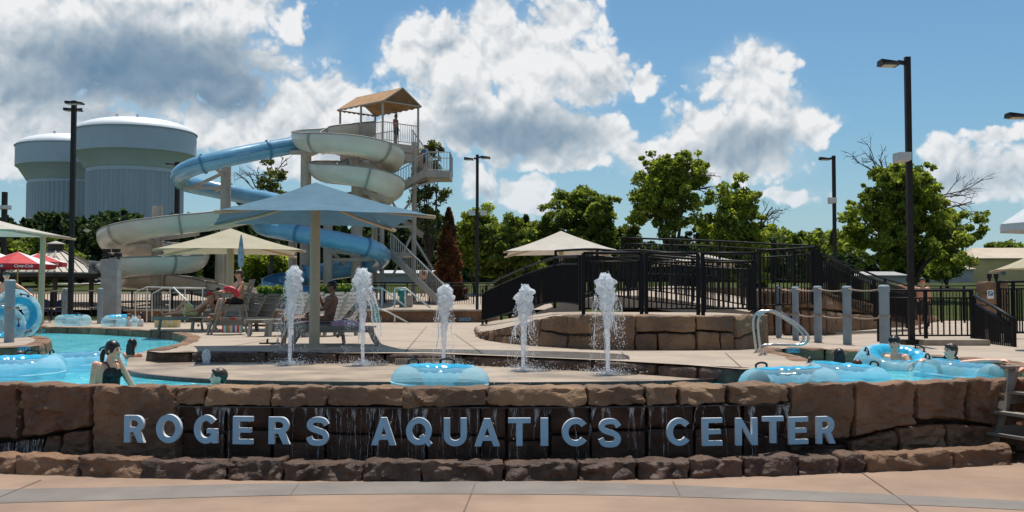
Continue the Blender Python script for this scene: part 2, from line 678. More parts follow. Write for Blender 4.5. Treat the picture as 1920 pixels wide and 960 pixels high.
# ------------------------------------------------------------------ stones
def stone_mesh(mbd, bl, br, tr, tl, inward, depth, seed, rnd=.06, amp=.035, nx=12, ny=7, nz=4, chis=.5, freq=3.2, topback=0.0):
    """a rounded, rough block whose front face is the quad bl br tr tl, going `depth` along inward"""
    bl, br, tr, tl, inw = Vector(bl), Vector(br), Vector(tr), Vector(tl), Vector(inward)
    Lx = ((br - bl).length + (tr - tl).length) / 2
    Ly = ((tl - bl).length + (tr - br).length) / 2
    Lz = depth
    rr = min(rnd, Lx * .45, Ly * .45, Lz * .45)
    idx, vs, fs = {}, [], []
    so = Vector((seed * 7.31 % 50, seed * 3.17 % 50, seed * 1.73 % 50))

    def vert(i, j, k):
        key = (i, j, k)
        if key in idx:
            return idx[key]
        c = Vector(((i / nx - .5) * Lx, (j / ny - .5) * Ly, (k / nz - .5) * Lz))
        q = Vector((max(-Lx / 2 + rr, min(Lx / 2 - rr, c.x)), max(-Ly / 2 + rr, min(Ly / 2 - rr, c.y)), max(-Lz / 2 + rr, min(Lz / 2 - rr, c.z))))
        dlt = c - q
        if dlt.length > 1e-7:
            c = q + dlt.normalized() * rr
        a, b_, e = c.x / Lx + .5, c.y / Ly + .5, c.z / Lz + .5
        p = (bl * (1 - a) + br * a) * (1 - b_) + (tl * (1 - a) + tr * a) * b_ + inw * (e * depth)
        n = Vector((c.x / Lx, c.y / Ly, c.z / Lz))
        # outward direction in world
        ux = (br - bl).normalized()
        uy = (tl - bl).normalized()
        nw = ux * (n.x ** 3) * 8 + uy * (n.y ** 3) * 8 + inw * (n.z ** 3) * 8
        nw = nw.normalized() if nw.length > 1e-6 else Vector((0, 0, 0))
        s_ = p * freq + so
        warp = Vector((noise.noise(s_ * .8), noise.noise(s_ * .8 + Vector((5, 1, 3))), noise.noise(s_ * .8 + Vector((2, 8, 6)))))
        q_ = s_ + warp * .6
        h = noise.noise(s_ * .7) * .6
        # facets: distance to the nearest scattered point gives planar chips and ledges
        fd = noise.voronoi(Vector((q_.x * .8, q_.y * .8, q_.z * 1.9)))[0]
        h += ((fd[1] - fd[0]) - .3) * 1.1 * chis
        st_ = (q_.z * 1.7 + q_.x * .35)
        h += (abs((st_ % 1.0) - .5) - .25) * .9 * chis * max(0, noise.noise(s_ * .45 + Vector((3, 3, 3))) + .25)
        h += noise.noise(s_ * 3.1) * .22 + noise.noise(s_ * 6.3) * .10
        front = max(0.0, -n.z * 2)
        topw = max(0.0, n.y * 2)
        wgt = max(front ** 2, .55 * topw ** 2, .12)
        vs.append(p + nw * h * amp * wgt)
        idx[key] = len(vs) - 1
        return idx[key]
    for k, flip in ((0, False), (nz, True)):
        if flip:
            continue
        for i in range(nx):
            for j in range(ny):
                fs.append((vert(i, j, k), vert(i + 1, j, k), vert(i + 1, j + 1, k), vert(i, j + 1, k)))
    for j, flip in ((0, True), (ny, False)):
        for i in range(nx):
            for k in range(nz):
                q = (vert(i, j, k), vert(i + 1, j, k), vert(i + 1, j, k + 1), vert(i, j, k + 1))
                fs.append(q[::-1] if flip else q)
    for i, flip in ((0, False), (nx, True)):
        for j in range(ny):
            for k in range(nz):
                q = (vert(i, j, k), vert(i, j + 1, k), vert(i, j + 1, k + 1), vert(i, j, k + 1))
                fs.append(q[::-1] if flip else q)
    mbd.add(vs, fs)


def stone(parent, bl, br, tr, tl, inward, depth, seed, mat='rock', name='stone', **kw):
    m_ = MB()
    stone_mesh(m_, bl, br, tr, tl, inward, depth, seed, **kw)
    return m_.build(name, mat, parent, smooth=True, angle=38)


def d_rim(x):
    return 11.03 + (.027 if x > -.8 else .023) * (x + .8) ** 2


def onarc(px, py, off=0.0):
    d = 11.5
    for _ in range(6):
        d = d_rim(W(px, py, d).x) + off
    return W(px, py, d)


OFF = .66     # rim front to wall face


def wallpt(px, z, off=OFF):
    d = 11.5
    for _ in range(6):
        x = XZ(px, d)
        d = d_rim(x) + off
    return Vector((x, d, z))


def arcnormal(x):
    sl = 2 * (.027 if x > -.8 else .023) * (x + .8)
    return Vector((-sl, 1, 0)).normalized()


# basin rim: one row of rough stones
rim = thing('basin_rim', 'low curved row of rough wet brown stones edging the waterfall basin', 'kerb', (0, 11.1, 0))
rj = [-330, -200, -90, 34, 152, 270, 425, 531, 682, 793, 945, 1084, 1195, 1291, 1394, 1494, 1574, 1623, 1699, 1785, 1893]
for i, (a, b_) in enumerate(zip(rj, rj[1:])):
    g = .9
    A0, B0 = wallpt(a + g, 0, 0), wallpt(b_ - g, 0, 0)
    h = .185 + .010 * math.sin(i * 2.4)
    A1, B1 = wallpt(a + g, h, .07), wallpt(b_ - g, h + .008 * math.cos(i * 3.1), .07)
    wetm = 'rock_wet' if 5 <= i <= 16 else 'rock'
    stone(rim, A0 - Vector((0, 0, .03)), B0 - Vector((0, 0, .03)), B1, A1, arcnormal((A0.x + B0.x) / 2), .30, 11 + i, wetm,
          rnd=.022, amp=.085, nx=30, ny=12, nz=9, chis=.9, freq=3.6)
# end of the rim turning back to the wall
e0 = wallpt(1893, 0, 0)
stone(rim, e0 + Vector((-.03, .05, -.03)), e0 + Vector((.16, .30, -.03)), e0 + Vector((.12, .30, .21)), e0 + Vector((-.05, .06, .21)),
      Vector((-.8, .6, 0)).normalized(), .22, 77, 'rock', rnd=.06, amp=.03)

# sign wall: core, cap stones, body stones
swall = thing('sign_wall', 'curved brown rock wall with overhanging cap stones carrying the blue letters', 'wall', (0, 11.9, 0))
m_ = MB()
fr, bk = [], []
for px in range(-340, 2101, 20):
    p = wallpt(px, 0, OFF + .26)
    fr.append((p.x, p.y))
    p = wallpt(px, 0, OFF + .55)
    bk.append((p.x, p.y))
n = len(fr)
vs = [(*p, 0) for p in fr] + [(*p, .82) for p in fr] + [(*p, .82) for p in bk] + [(*p, 0) for p in bk]
fs = []
for r_ in range(3):
    fs += [(r_ * n + i, r_ * n + i + 1, (r_ + 1) * n + i + 1, (r_ + 1) * n + i) for i in range(n - 1)]
m_.add(vs, fs).build('wall_core', 'mortar', swall)


def wall_z(px, py, off=OFF):
    return onarc(px, py, off)


def wstone(quad, seed, mat='rock', off=OFF, depth=.34, **kw):
    """quad in photo pixels: bl br tr tl; a point may be (px, py) or (px, 'top'/'bot')"""
    pts = []
    for (px, py) in quad:
        if py == 'top':
            pts.append(wallpt(px, ZTOP + kw.get('dz', 0), off + .05))
        elif py == 'bot':
            pts.append(wallpt(px, 0.02, off))
        else:
            pts.append(onarc(px, py, off))
    kw.pop('dz', None)
    xm = sum(p.x for p in pts) / 4
    stone(swall, *pts, arcnormal(xm), depth, seed, mat, **kw)


KB = dict(rnd=.03, amp=.085, nx=30, ny=20, nz=6, chis=.75, freq=3.5)
# left: big boulders
wstone([(-180, 832), (31, 824), (32, 'top'), (-180, 'top')], 201, **KB)
wstone([(-340, 834), (-184, 832), (-184, 'top'), (-340, 'top')], 207, **KB)
wstone([(37, 822), (166, 801), (173, 'top'), (36, 'top')], 202, **KB)
wstone([(176, 'bot'), (334, 'bot'), (330, 'top'), (178, 'top')], 203, depth=.34, **KB)
wstone([(-180, 'bot'), (24, 'bot'), (22, 829), (-180, 836)], 204, 'rock_wet', OFF + .05, .25, **KB)
wstone([(27, 'bot'), (80, 'bot'), (80, 818), (26, 828)], 208, 'rock_wet', OFF + .07, .25, **KB)
wstone([(84, 'bot'), (112, 'bot'), (112, 814), (84, 817)], 205, 'rock', OFF + .04, .25, **KB)
wstone([(115, 'bot'), (171, 'bot'), (167, 805), (115, 813)], 206, 'rock', OFF + .03, .25, **KB)
# right: big boulders
wstone([(1482, 826), (1598, 822), (1600, 'top'), (1482, 'top')], 211, **KB)
wstone([(1604, 822), (1714, 793), (1716, 'top'), (1604, 'top')], 212, **KB)
wstone([(1721, 786), (1813, 789), (1816, 'top'), (1720, 'top')], 213, **KB)
wstone([(1820, 790), (1876, 800), (1878, 'top'), (1820, 'top')], 214, **KB)
wstone([(1881, 798), (1990, 800), (1990, 'top'), (1881, 'top')], 215, **KB)
wstone([(1994, 800), (2100, 800), (2100, 'top'), (1994, 'top')], 216, **KB)
wstone([(1486, 'bot'), (1590, 'bot'), (1590, 833), (1486, 834)], 217, 'rock_wet', OFF + .06, .25, **KB)
wstone([(1595, 'bot'), (1685, 'bot'), (1680, 806), (1598, 829)], 218, 'rock', OFF + .03, .25, **KB)
wstone([(1689, 'bot'), (1774, 'bot'), (1770, 795), (1686, 802)], 219, 'rock', OFF + .03, .25, **KB)
wstone([(1778, 'bot'), (1872, 'bot'), (1870, 802), (1776, 795)], 220, 'rock', OFF + .03, .25, **KB)
wstone([(1876, 'bot'), (2100, 'bot'), (2100, 805), (1876, 805)], 221, 'rock', OFF + .03, .25, **KB)
# cap stones
cj = [330, 387, 508, 612, 757, 916, 1100, 1211, 1273, 1365, 1479]
for i, (a, b_) in enumerate(zip(cj, cj[1:])):
    q = [wallpt(a + 1.5, 0, OFF - .02), wallpt(b_ - 1.5, 0, OFF - .02)]
    zb = .905 - .205
    o1 = stone(swall, q[0] + Vector((0, 0, zb)), q[1] + Vector((0, 0, zb + .008)), wallpt(b_ - 1.5, ZTOP, OFF + .03), wallpt(a + 1.5, ZTOP, OFF + .03),
               arcnormal(q[0].x), .42, 301 + i * 3, 'rock_warm', name='cap_stone', rnd=.022, amp=.08, nx=28, ny=10, nz=8, chis=.7, freq=3.4)
# recessed wet stones behind the letters
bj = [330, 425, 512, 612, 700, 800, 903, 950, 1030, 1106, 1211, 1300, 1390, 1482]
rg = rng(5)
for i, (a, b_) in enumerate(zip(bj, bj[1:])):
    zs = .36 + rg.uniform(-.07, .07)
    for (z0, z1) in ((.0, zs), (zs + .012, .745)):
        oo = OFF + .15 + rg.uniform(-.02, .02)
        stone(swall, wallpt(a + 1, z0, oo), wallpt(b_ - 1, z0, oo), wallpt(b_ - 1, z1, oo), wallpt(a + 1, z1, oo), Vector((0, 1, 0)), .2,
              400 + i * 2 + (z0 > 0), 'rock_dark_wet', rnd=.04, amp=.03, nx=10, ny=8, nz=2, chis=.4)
# steel weir lip under the caps
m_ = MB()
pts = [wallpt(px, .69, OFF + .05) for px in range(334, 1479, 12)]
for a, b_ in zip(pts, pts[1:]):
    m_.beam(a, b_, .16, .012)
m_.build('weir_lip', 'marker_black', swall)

# basin water
m_ = MB()
a_ = [wallpt(px, .11, .12) for px in range(-340, 1901, 40)]
b_ = [wallpt(px, .11, OFF + .24) for px in range(-340, 1901, 40)]
n = len(a_)
m_.add([tuple(p) for p in a_ + b_], [(i, i + 1, n + i + 1, n + i) for i in range(n - 1)])
tag(m_.build('basin_water', 'trough_water'), 'dark shallow water in the basin below the letters', kind='structure')

# ------------------------------------------------------------------ letters
LET = [('R', 232, 270, 779, 830), ('O', 292, 339, 777, 831), ('G', 363, 407, 778, 832), ('E', 436, 473, 781, 833), ('R', 503, 543, 782, 833),
       ('S', 574, 616, 782, 836), ('A', 696, 742, 783, 835), ('Q', 761, 810, 783, 838), ('U', 832, 875, 784, 837), ('A', 890, 937, 785, 837),
       ('T', 953, 995, 784, 836), ('I', 1014, 1028, 784, 836), ('C', 1054, 1100, 784, 837), ('S', 1123, 1165, 785, 839), ('C', 1251, 1293, 784, 836),
       ('E', 1318, 1355, 784, 836), ('N', 1381, 1421, 784, 835), ('T', 1432, 1470, 781, 831), ('E', 1481, 1516, 782, 833), ('R', 1533, 1567, 781, 832)]
sign = thing('sign_lettering', 'row of blue raised block capitals pinned to the wet rock wall', 'sign', (0, 11.6, .3))
GLY = {}


def arc_strip(cx, cy, rx, ry, a0, a1, t, n=14):
    """quads of an elliptic stroke of width t (outer radius rx, ry)"""
    out = []
    for i in range(n):
        A = [R(a0 + (a1 - a0) * (i + k_) / n) for k_ in (0, 1)]
        o_ = [(cx + rx * math.cos(a), cy + ry * math.sin(a)) for a in A]
        i_ = [(cx + (rx - t) * math.cos(a), cy + (ry - t) * math.sin(a)) for a in A]
        out.append([o_[0], o_[1], i_[1], i_[0]])
    return out


def path_strip(pts, t):
    """quads of a constant width stroke along a smooth path"""
    pts = [Vector((p[0], p[1], 0)) for p in pts]
    L_, R_ = [], []
    for i, p in enumerate(pts):
        d_ = (pts[min(i + 1, len(pts) - 1)] - pts[max(i - 1, 0)]).normalized()
        n_ = Vector((-d_.y, d_.x, 0)) * t / 2
        L_.append(p + n_)
        R_.append(p - n_)
    return [[(L_[i].x, L_[i].y), (L_[i + 1].x, L_[i + 1].y), (R_[i + 1].x, R_[i + 1].y), (R_[i].x, R_[i].y)] for i in range(len(pts) - 1)]


def rect(x0, y0, x1, y1):
    return [[(x0, y0), (x1, y0), (x1, y1), (x0, y1)]]


def glyph_polys(ch):
    t = .21
    if ch == 'I':
        return rect(0, 0, .24, 1)
    if ch == 'E':
        return rect(0, 0, t, 1) + rect(t, 0, .72, .175) + rect(t, .825, .72, 1) + rect(t, .42, .66, .585)
    if ch == 'T':
        return rect(0, .82, .78, 1) + rect(.285, 0, .495, .82)
    if ch == 'N':
        return rect(0, 0, .2, 1) + rect(.58, 0, .78, 1) + [[(.2, 1), (.2, .70), (.58, 0), (.58, .30)]]
    if ch == 'A':
        return [[(0, 0), (.215, 0), (.535, 1), (.325, 1)], [(.86, 0), (.645, 0), (.325, 1), (.535, 1)]] + [[(.25, .2), (.61, .2), (.56, .36), (.30, .36)]]
    if ch == 'U':
        return rect(0, .36, t, 1) + rect(.57, .36, .78, 1) + arc_strip(.39, .37, .39, .37, 180, 360, .205)
    if ch in 'OQ':
        p = arc_strip(.45, .5, .45, .5, 0, 360, .21, 32)
        return p + ([[(.46, .30), (.58, .40), (.92, .06), (.80, -.06)]] if ch == 'Q' else [])
    if ch == 'C':
        return arc_strip(.44, .5, .44, .5, 38, 322, .205, 26)
    if ch == 'G':
        return arc_strip(.44, .5, .44, .5, 40, 345, .205, 26) + rect(.47, .36, .86, .52) + rect(.68, .02, .86, .40)
    if ch == 'R':
        return rect(0, 0, t, 1) + rect(t, .82, .46, 1) + rect(t, .385, .46, .56) + arc_strip(.44, .6925, .30, .3075, -90, 90, .20, 16) + \
            [[(.34, .42), (.56, .47), (.78, 0), (.54, 0)]]
    if ch == 'S':
        ctl = [(.71, .72), (.60, .865), (.39, .905), (.18, .86), (.105, .72), (.18, .60), (.39, .52), (.60, .44), (.685, .29), (.60, .135), (.39, .095), (.17, .14), (.085, .30)]
        return path_strip([(p.x, p.y) for p in spline([(a_, b2, 0) for a_, b2 in ctl], 4)], .19)
    return []


def glyph_mesh(ch):
    polys = glyph_polys(ch)
    pts, faces = [], []
    for pl_ in polys:
        ar = sum(pl_[i][0] * pl_[(i + 1) % len(pl_)][1] - pl_[(i + 1) % len(pl_)][0] * pl_[i][1] for i in range(len(pl_)))
        if ar < 0:
            pl_ = pl_[::-1]
        faces.append(list(range(len(pts), len(pts) + len(pl_))))
        pts += [Vector(p) for p in pl_]
    r_ = delaunay_2d_cdt(pts, [], faces, 1, 1e-4)
    V, F = r_[0], [tuple(f) for f, of in zip(r_[2], r_[5]) if len(of)]
    n_ = len(V)
    from collections import Counter
    cnt = Counter()
    for f in F:
        for i in range(len(f)):
            cnt[tuple(sorted((f[i], f[(i + 1) % len(f)])))] += 1
    m_ = MB()
    m_.add([(p.x, p.y, .06) for p in V] + [(p.x, p.y, -.06) for p in V], F + [tuple(n_ + i for i in f[::-1]) for f in F])
    sides = []
    for f in F:
        for i in range(len(f)):
            a_, b2 = f[i], f[(i + 1) % len(f)]
            if cnt[tuple(sorted((a_, b2)))] == 1:
                sides.append((a_, n_ + a_, n_ + b2, b2))
    m_.f += sides
    m_.mi += [0] * len(sides)
    return m_.mesh('letter', ['letter_face', 'letter_side'])


def text_mesh(body, offset=0.0, extr=.06, bevel=0.0):
    cu = bpy.data.curves.new('glyph', 'FONT')
    cu.body = body
    cu.size = 1.0
    cu.offset = offset
    cu.extrude = extr
    cu.bevel_depth = bevel
    cu.resolution_u = 6
    o = bpy.data.objects.new('glyph', cu)
    COL.objects.link(o)
    bpy.context.view_layer.update()
    me = bpy.data.meshes.new_from_object(o.evaluated_get(bpy.context.evaluated_depsgraph_get()))
    bpy.data.objects.remove(o)
    bpy.data.curves.remove(cu)
    return me


for (ch, x0, x1, y0, y1) in LET:
    if ch not in GLY:
        GLY[ch] = glyph_mesh(ch)
    src = GLY[ch]
    co = [v.co.copy() for v in src.vertices]
    gx0, gx1 = min(c_.x for c_ in co), max(c_.x for c_ in co)
    gy0, gy1 = min(c_.y for c_ in co), max(c_.y for c_ in co)
    lo = OFF - .26
    A, B = onarc(x0, y1, lo), onarc(x1, y1, lo)
    T = onarc((x0 + x1) / 2, y0, lo)
    ux = (B - A)
    ux.z = 0
    wd_ = ux.length
    ux.normalize()
    nrm = Vector((-ux.y, ux.x, 0))
    hh = T.z - (A.z + B.z) / 2
    base = Vector((A.x, A.y, (A.z + B.z) / 2))
    me = src.copy()
    for v, c_ in zip(me.vertices, co):
        v.co = base + ux * ((c_.x - gx0) / (gx1 - gx0) * wd_) + Vector((0, 0, (c_.y - gy0) / (gy1 - gy0) * hh)) + nrm * ((.06 - c_.z) / .12 * .05)
    me.materials.clear()
    me.materials.append(MATS['letter_face'])
    me.materials.append(MATS['letter_side'])
    me.update()
    for p in me.polygons:
        p.material_index = 0 if abs(p.normal.dot(nrm)) > .8 else 1
    lo_ = obj('letter', me, sign)

    for fx, fz in ((.25, .22), (.75, .80)):
        pm = MB()
        q = base + ux * wd_ * fx + Vector((0, 0, hh * fz)) + nrm * .05
        pm.tube([q, q + nrm * .32], .006, 5)
        pm.build("mounting_pin", "steel", lo_)

# ------------------------------------------------------------------ falling water on the sign wall
fw = bpy.data.materials.new('falling_water')
fw.use_nodes = True
t = fw.node_tree
k = N(t)
b = t.nodes['Principled BSDF']
b.inputs['Base Color'].default_value = (.85, .88, .9, 1)
b.inputs['Roughness'].default_value = .15
tcn = k.node('ShaderNodeTexCoord')
k.put(b.inputs['Alpha'], k.ss(k.noise(k.v('MULTIPLY', tcn.outputs['Object'], (30, 30, 8)), 1.0, 3), .42, .72, .03, .42))
MATS['falling_water'] = fw
m_ = MB()
rg = rng(12)
for i in range(92):
    px = rg.uniform(338, 1474)
    r0 = rg.uniform(.0016, .0042)
    top = wallpt(px, .692, OFF + rg.uniform(-.02, .06))
    zbot = .10 if rg.random() < .7 else rg.uniform(.2, .5)
    sl = rg.gauss(0, .05)
    pts, rad = [], []
    for j in range(15):
        f = j / 14
        pts.append(Vector((top.x + sl * f ** .6 + rg.gauss(0, .0035), top.y - .015 * f + rg.gauss(0, .003), top.z + (zbot - top.z) * f)))
        rad.append(r0 * (1.5 - .7 * f) * rg.uniform(.5, 1.5))
    m_.tube(pts, rad, 4, cap=False)
    if rg.random() < .55:                     # a narrowing veil at the top of the strand
        wv = rg.uniform(.015, .05)
        hv = rg.uniform(.06, .22)
        q = pts[0]
        m_.add([q + Vector((-wv, 0, 0)), q + Vector((wv, 0, 0)), q + Vector((sl * .4 + .003, -.004, -hv)), q + Vector((sl * .4 - .003, -.004, -hv))], [(0, 1, 2, 3)])
    for _ in range(10):                        # splashing drops
        q = wallpt(px, rg.uniform(.12, .45), OFF + rg.uniform(-.1, .05)) + Vector((rg.gauss(0, .03), 0, 0))
        s_ = rg.uniform(.0015, .004)
        m_.ball(q, s_, 4, 3)
for px in range(-60, 82, 5):                   # little fall at the left
    for _ in range(2):
        q = onarc(px + rg.uniform(-2, 2), 832 - .12 * px + rg.uniform(-2, 3), OFF - .03)
        pts = [q + Vector((rg.gauss(0, .008), -.03 * f, -f * (q.z - .1))) for f in (0, .2, .45, .7, 1)]
        m_.tube(pts, [rg.uniform(.002, .006) for _ in pts], 4, cap=False)
tag(m_.build('falling_water', 'falling_water', smooth=True), 'thin strands of water dripping down the dark wall behind the letters', 'waterfall', kind='stuff')

# ------------------------------------------------------------------ pool deck, river, splash pad
river = MB()
_b = [wallpt(px, ZW, OFF + .5) for px in range(-900, 2501, 50)]
_n = len(_b)
river.add([tuple(p) for p in _b] + [(p.x * 3, 40, ZW) for p in _b], [(i, i + 1, _n + i + 1, _n + i) for i in range(_n - 1)])
tag(river.build('river', 'river_water'), 'bright turquoise water of the lazy river', kind='structure')

edge_px = [(-420, 607), (-200, 609), (0, 611), (77, 613), (170, 615), (240, 618), (300, 621), (338, 626), (354, 633), (338, 643), (306, 651), (277, 658),
           (300, 661), (400, 659), (510, 660), (640, 662), (800, 662), (960, 668), (1150, 676), (1290, 684), (1390, 692), (1470, 693), (1516, 686),
           (1524, 678), (1500, 668), (1458, 660), (1446, 655), (1480, 653), (1560, 655), (1640, 660), (1720, 666), (1830, 673), (1900, 684), (2000, 700), (2200, 735)]
EDGE = [G(x, y, ZD) for x, y in edge_px]
outline = [(p.x, p.y) for p in EDGE] + [(30, EDGE[-1].y), (34, 60), (-60, 60), (-60, EDGE[0].y)]
# inset so the coping stones carry the edge
m_ = MB()
vs, fs = fill_poly(outline, ZD, 2.0)
m_.add(vs, fs)
deck = tag(m_.build('pool_deck', 'deck_concrete'), 'pale tan concrete pool deck', kind='structure')
# control joints in the concrete
for (a, b_) in [((300, 640), (900, 640)), ((420, 652), (640, 612)), ((760, 660), (800, 612)), ((905, 664), (850, 625)), ((1500, 650), (1660, 640)),
                ((1640, 655), (1690, 620)), ((1180, 675), (1165, 660)), ((1390, 689), (1360, 662))]:
    strip(G(*a, ZD), G(*b_, ZD), .02, ZD + .004, parent=deck)
# wet film round the jets; left half also paints in the canopy's shadow band
m_ = MB()
wet = spline([G(x, y, ZD) for x, y in [(500, 659), (640, 660.5), (800, 660), (960, 666.5), (1150, 674), (1180, 670), (1150, 663), (1000, 658), (830, 655), (640, 655), (520, 656)]], 4, True)
v2, f2 = fill_poly([(p.x, p.y) for p in wet], ZD + .004)
M('dark_concrete', (.17, .15, .135), .22, .2, 2.0, spec=.6)
m_.add(v2, f2).build('wet_shadow_patch', 'dark_concrete', deck)

# island in the river, left
isl_px = [(-200, 652), (-60, 652), (30, 651), (70, 648), (90, 642), (92, 636), (75, 631), (20, 630), (-80, 629), (-200, 629)]
ISL = spline([G(x, y, ZD) for x, y in isl_px], 3, True)
m_ = MB()
v2, f2 = fill_poly([(p.x, p.y) for p in ISL], ZD)
m_.add(v2, f2)
island = tag(m_.build('island_deck', 'deck_concrete'), 'concrete top of the rocky island in the river', kind='structure')


def coping(name, label, pts, step, zt, zb, seed, mat='rock', depth=.34, out=.06, amp=.035, keep=None, cat='coping', zfun=None):
    """row of rough stones along a polyline; the deck lies to the left of the walking direction"""
    cum = [0.0]
    for a, b_ in zip(pts, pts[1:]):
        cum.append(cum[-1] + (Vector((b_.x, b_.y, 0)) - Vector((a.x, a.y, 0))).length)
    rg = rng(seed)

    def at(s):
        for i in range(len(pts) - 1):
            if s <= cum[i + 1] + 1e-9:
                f = (s - cum[i]) / max(1e-9, cum[i + 1] - cum[i])
                return pts[i].lerp(pts[i + 1], f)
        return pts[-1]
    mid = at(cum[-1] / 2)
    root = thing(name, label, cat, (mid.x, mid.y, zb))
    s = 0.0
    k_ = 0
    while s < cum[-1] - .05:
        L = min(step * rg.uniform(.7, 1.35), cum[-1] - s)
        a, b_ = at(s + .012), at(s + L - .012)
        t_ = Vector((b_.x - a.x, b_.y - a.y, 0))
        if t_.length < .04:
            s += L
            continue
        t_.normalize()
        inw = Vector((-t_.y, t_.x, 0))
        a0, b0 = a - inw * out, b_ - inw * out
        z1 = zt + rg.uniform(-.012, .014)
        if zfun:
            z1 = zfun(a)
        stone(root, Vector((a0.x, a0.y, zb)), Vector((b0.x, b0.y, zb)), Vector((b0.x, b0.y, z1 if not zfun else zfun(b_))) + inw * .03,
              Vector((a0.x, a0.y, z1)) + inw * .03, inw, depth, seed * 13 + k_, mat, rnd=.06, amp=amp, nx=10, ny=6, nz=4, chis=.5, freq=3.4)
        s += L
        k_ += 1
    return root


coping('rock_coping', 'brown rock coping along the far bank of the river, left of the lifeguard chair', spline(EDGE[0:9], 4), 1.0, ZD + .015, .7, 3)
coping('rock_coping', 'short rock coping rounding the point beside the small bubbling jet', spline(EDGE[8:12], 4), .8, ZD + .02, .7, 4)
coping('rock_riser', 'long wet rock riser between splash pad and pool deck behind the jets', spline(EDGE[11:24], 4), 1.1, ZD - .01, .74, 5, 'rock_wet')
coping('rock_coping', 'rock coping along the bank below the grey rope posts at right', spline(EDGE[23:30], 4), .9, ZD + .01, .7, 6)
coping('rock_coping', 'rock coping along the bank beside the black gate at right', spline(EDGE[29:35], 4), .9, ZD + .01, .7, 7)
coping('island_rock', 'ring of rounded brown rocks edging the island at the left', [p for p in ISL] + [ISL[0]], .7, ZD + .02, .7, 8)

# splash pad with its maroon tile nosing
pad_front = [(236, 697), (262, 703), (330, 710), (440, 716), (600, 719), (760, 720), (960, 720.5), (1150, 719), (1260, 717), (1344, 713)]
PF = spline([G(x, y, ZPAD) for x, y in pad_front], 6)
pad_back = [(1380, 690), (1290, 680), (1150, 672), (960, 664), (800, 658), (640, 658), (510, 656), (400, 655), (277, 656), (240, 672)]
PBk = [G(x, y, ZPAD) for x, y in pad_back]
m_ = MB()
v2, f2 = fill_poly([(p.x, p.y) for p in PF + PBk], ZPAD, 1.0)
m_.add(v2, f2)
n = len(PF)
m_.add([(p.x, p.y, .6) for p in PF] + [(p.x, p.y, ZPAD) for p in PF], [(i, i + 1, n + i + 1, n + i) for i in range(n - 1)])
pad = tag(m_.build('splash_pad', 'pad_concrete'), 'wet tan concrete splash pad with jets', kind='structure')
# the nosing: single tiles
cum = 0.0
acc = 0.0
last = PF[0]
tl = []
for a, b_ in zip(PF, PF[1:]):
    seg = (b_ - a).length
    nseg = max(1, round(seg / .15))
    for i in range(nseg):
        tl.append((a.lerp(b_, i / nseg), a.lerp(b_, (i + 1) / nseg)))
tm = MB().box((0, 0, 0), (1, .07, .05)).mesh('nosing_tile', 'tile_maroon')
for a, b_ in tl:
    o = obj('nosing_tile', tm, pad)
    c_ = (a + b_) / 2
    t_ = b_ - a
    o.location = (c_.x, c_.y, ZPAD)
    o.scale = (t_.length - .007, 1, 1)
    o.rotation_euler = (0, 0, math.atan2(t_.y, t_.x))
# drain grate at the foot of the riser
g0, g1 = G(741, 684, ZPAD), G(908, 684, ZPAD)
m_ = MB()
m_.box(((g0.x + g1.x) / 2, g0.y, ZPAD + .05), (g1.x - g0.x, .03, .10))
grate = tag(m_.build('drain_grate', 'grate'), 'beige slotted drain grate at the foot of the wet riser', 'grate')
m2 = MB()
x = g0.x + .02
while x < g1.x:
    m2.box((x, g0.y - .017, ZPAD + .05), (.012, .006, .08))
    x += .03
m2.build('slots', 'joint', grate)['kind'] = 'stuff'


def marker(px, py, d_or_pt, wpx, hpx, body, label, blue=True):
    """tile plate with painted depth text, facing the camera side"""
    p = d_or_pt
    root = thing('depth_marker', label, 'marker', p)
    wm, hm = wpx * S(p.y), hpx * S(p.y)
    MB().box(p, (wm, .02, hm)).build('plate', 'marker_blue' if blue else 'tile_white', root)
    me = text_mesh(body, .01, .0)
    co = [v.co.copy() for v in me.vertices]
    x0, x1 = min(c_.x for c_ in co), max(c_.x for c_ in co)
    y0, y1 = min(c_.y for c_ in co), max(c_.y for c_ in co)
    for v, c_ in zip(me.vertices, co):
        v.co = Vector((p.x - wm * .46 + (c_.x - x0) / (x1 - x0) * wm * .92, p.y - .0135, p.z - hm * .34 + (c_.y - y0) / (y1 - y0) * hm * .68))
    me.materials.clear()
    me.materials.append(MATS['marker_black'])
    obj('text', me, root)


def onplane(px, py, y):
    return W(px, py, y)


marker(0, 0, onplane(91, 622, G(91, 613, ZD).y - .17), 26, 9, '3 FT 6 IN', 'pale blue depth tile on the far left bank beside the island')
marker(0, 0, onplane(188, 625, G(188, 615, ZD).y - .17), 24, 8, 'NO DIVING', 'pale blue no diving tile on the far left bank')
marker(0, 0, onplane(45, 655, G(45, 650.6, ZD).y - .15), 22, 11, '3 FT 6', 'pale blue depth tile on the island rock')
marker(0, 0, onplane(1487, 657, G(1487, 653, ZD).y - .19), 24, 8, '3 FT 6 IN', 'pale blue depth tile beside the steel grab rails at right')

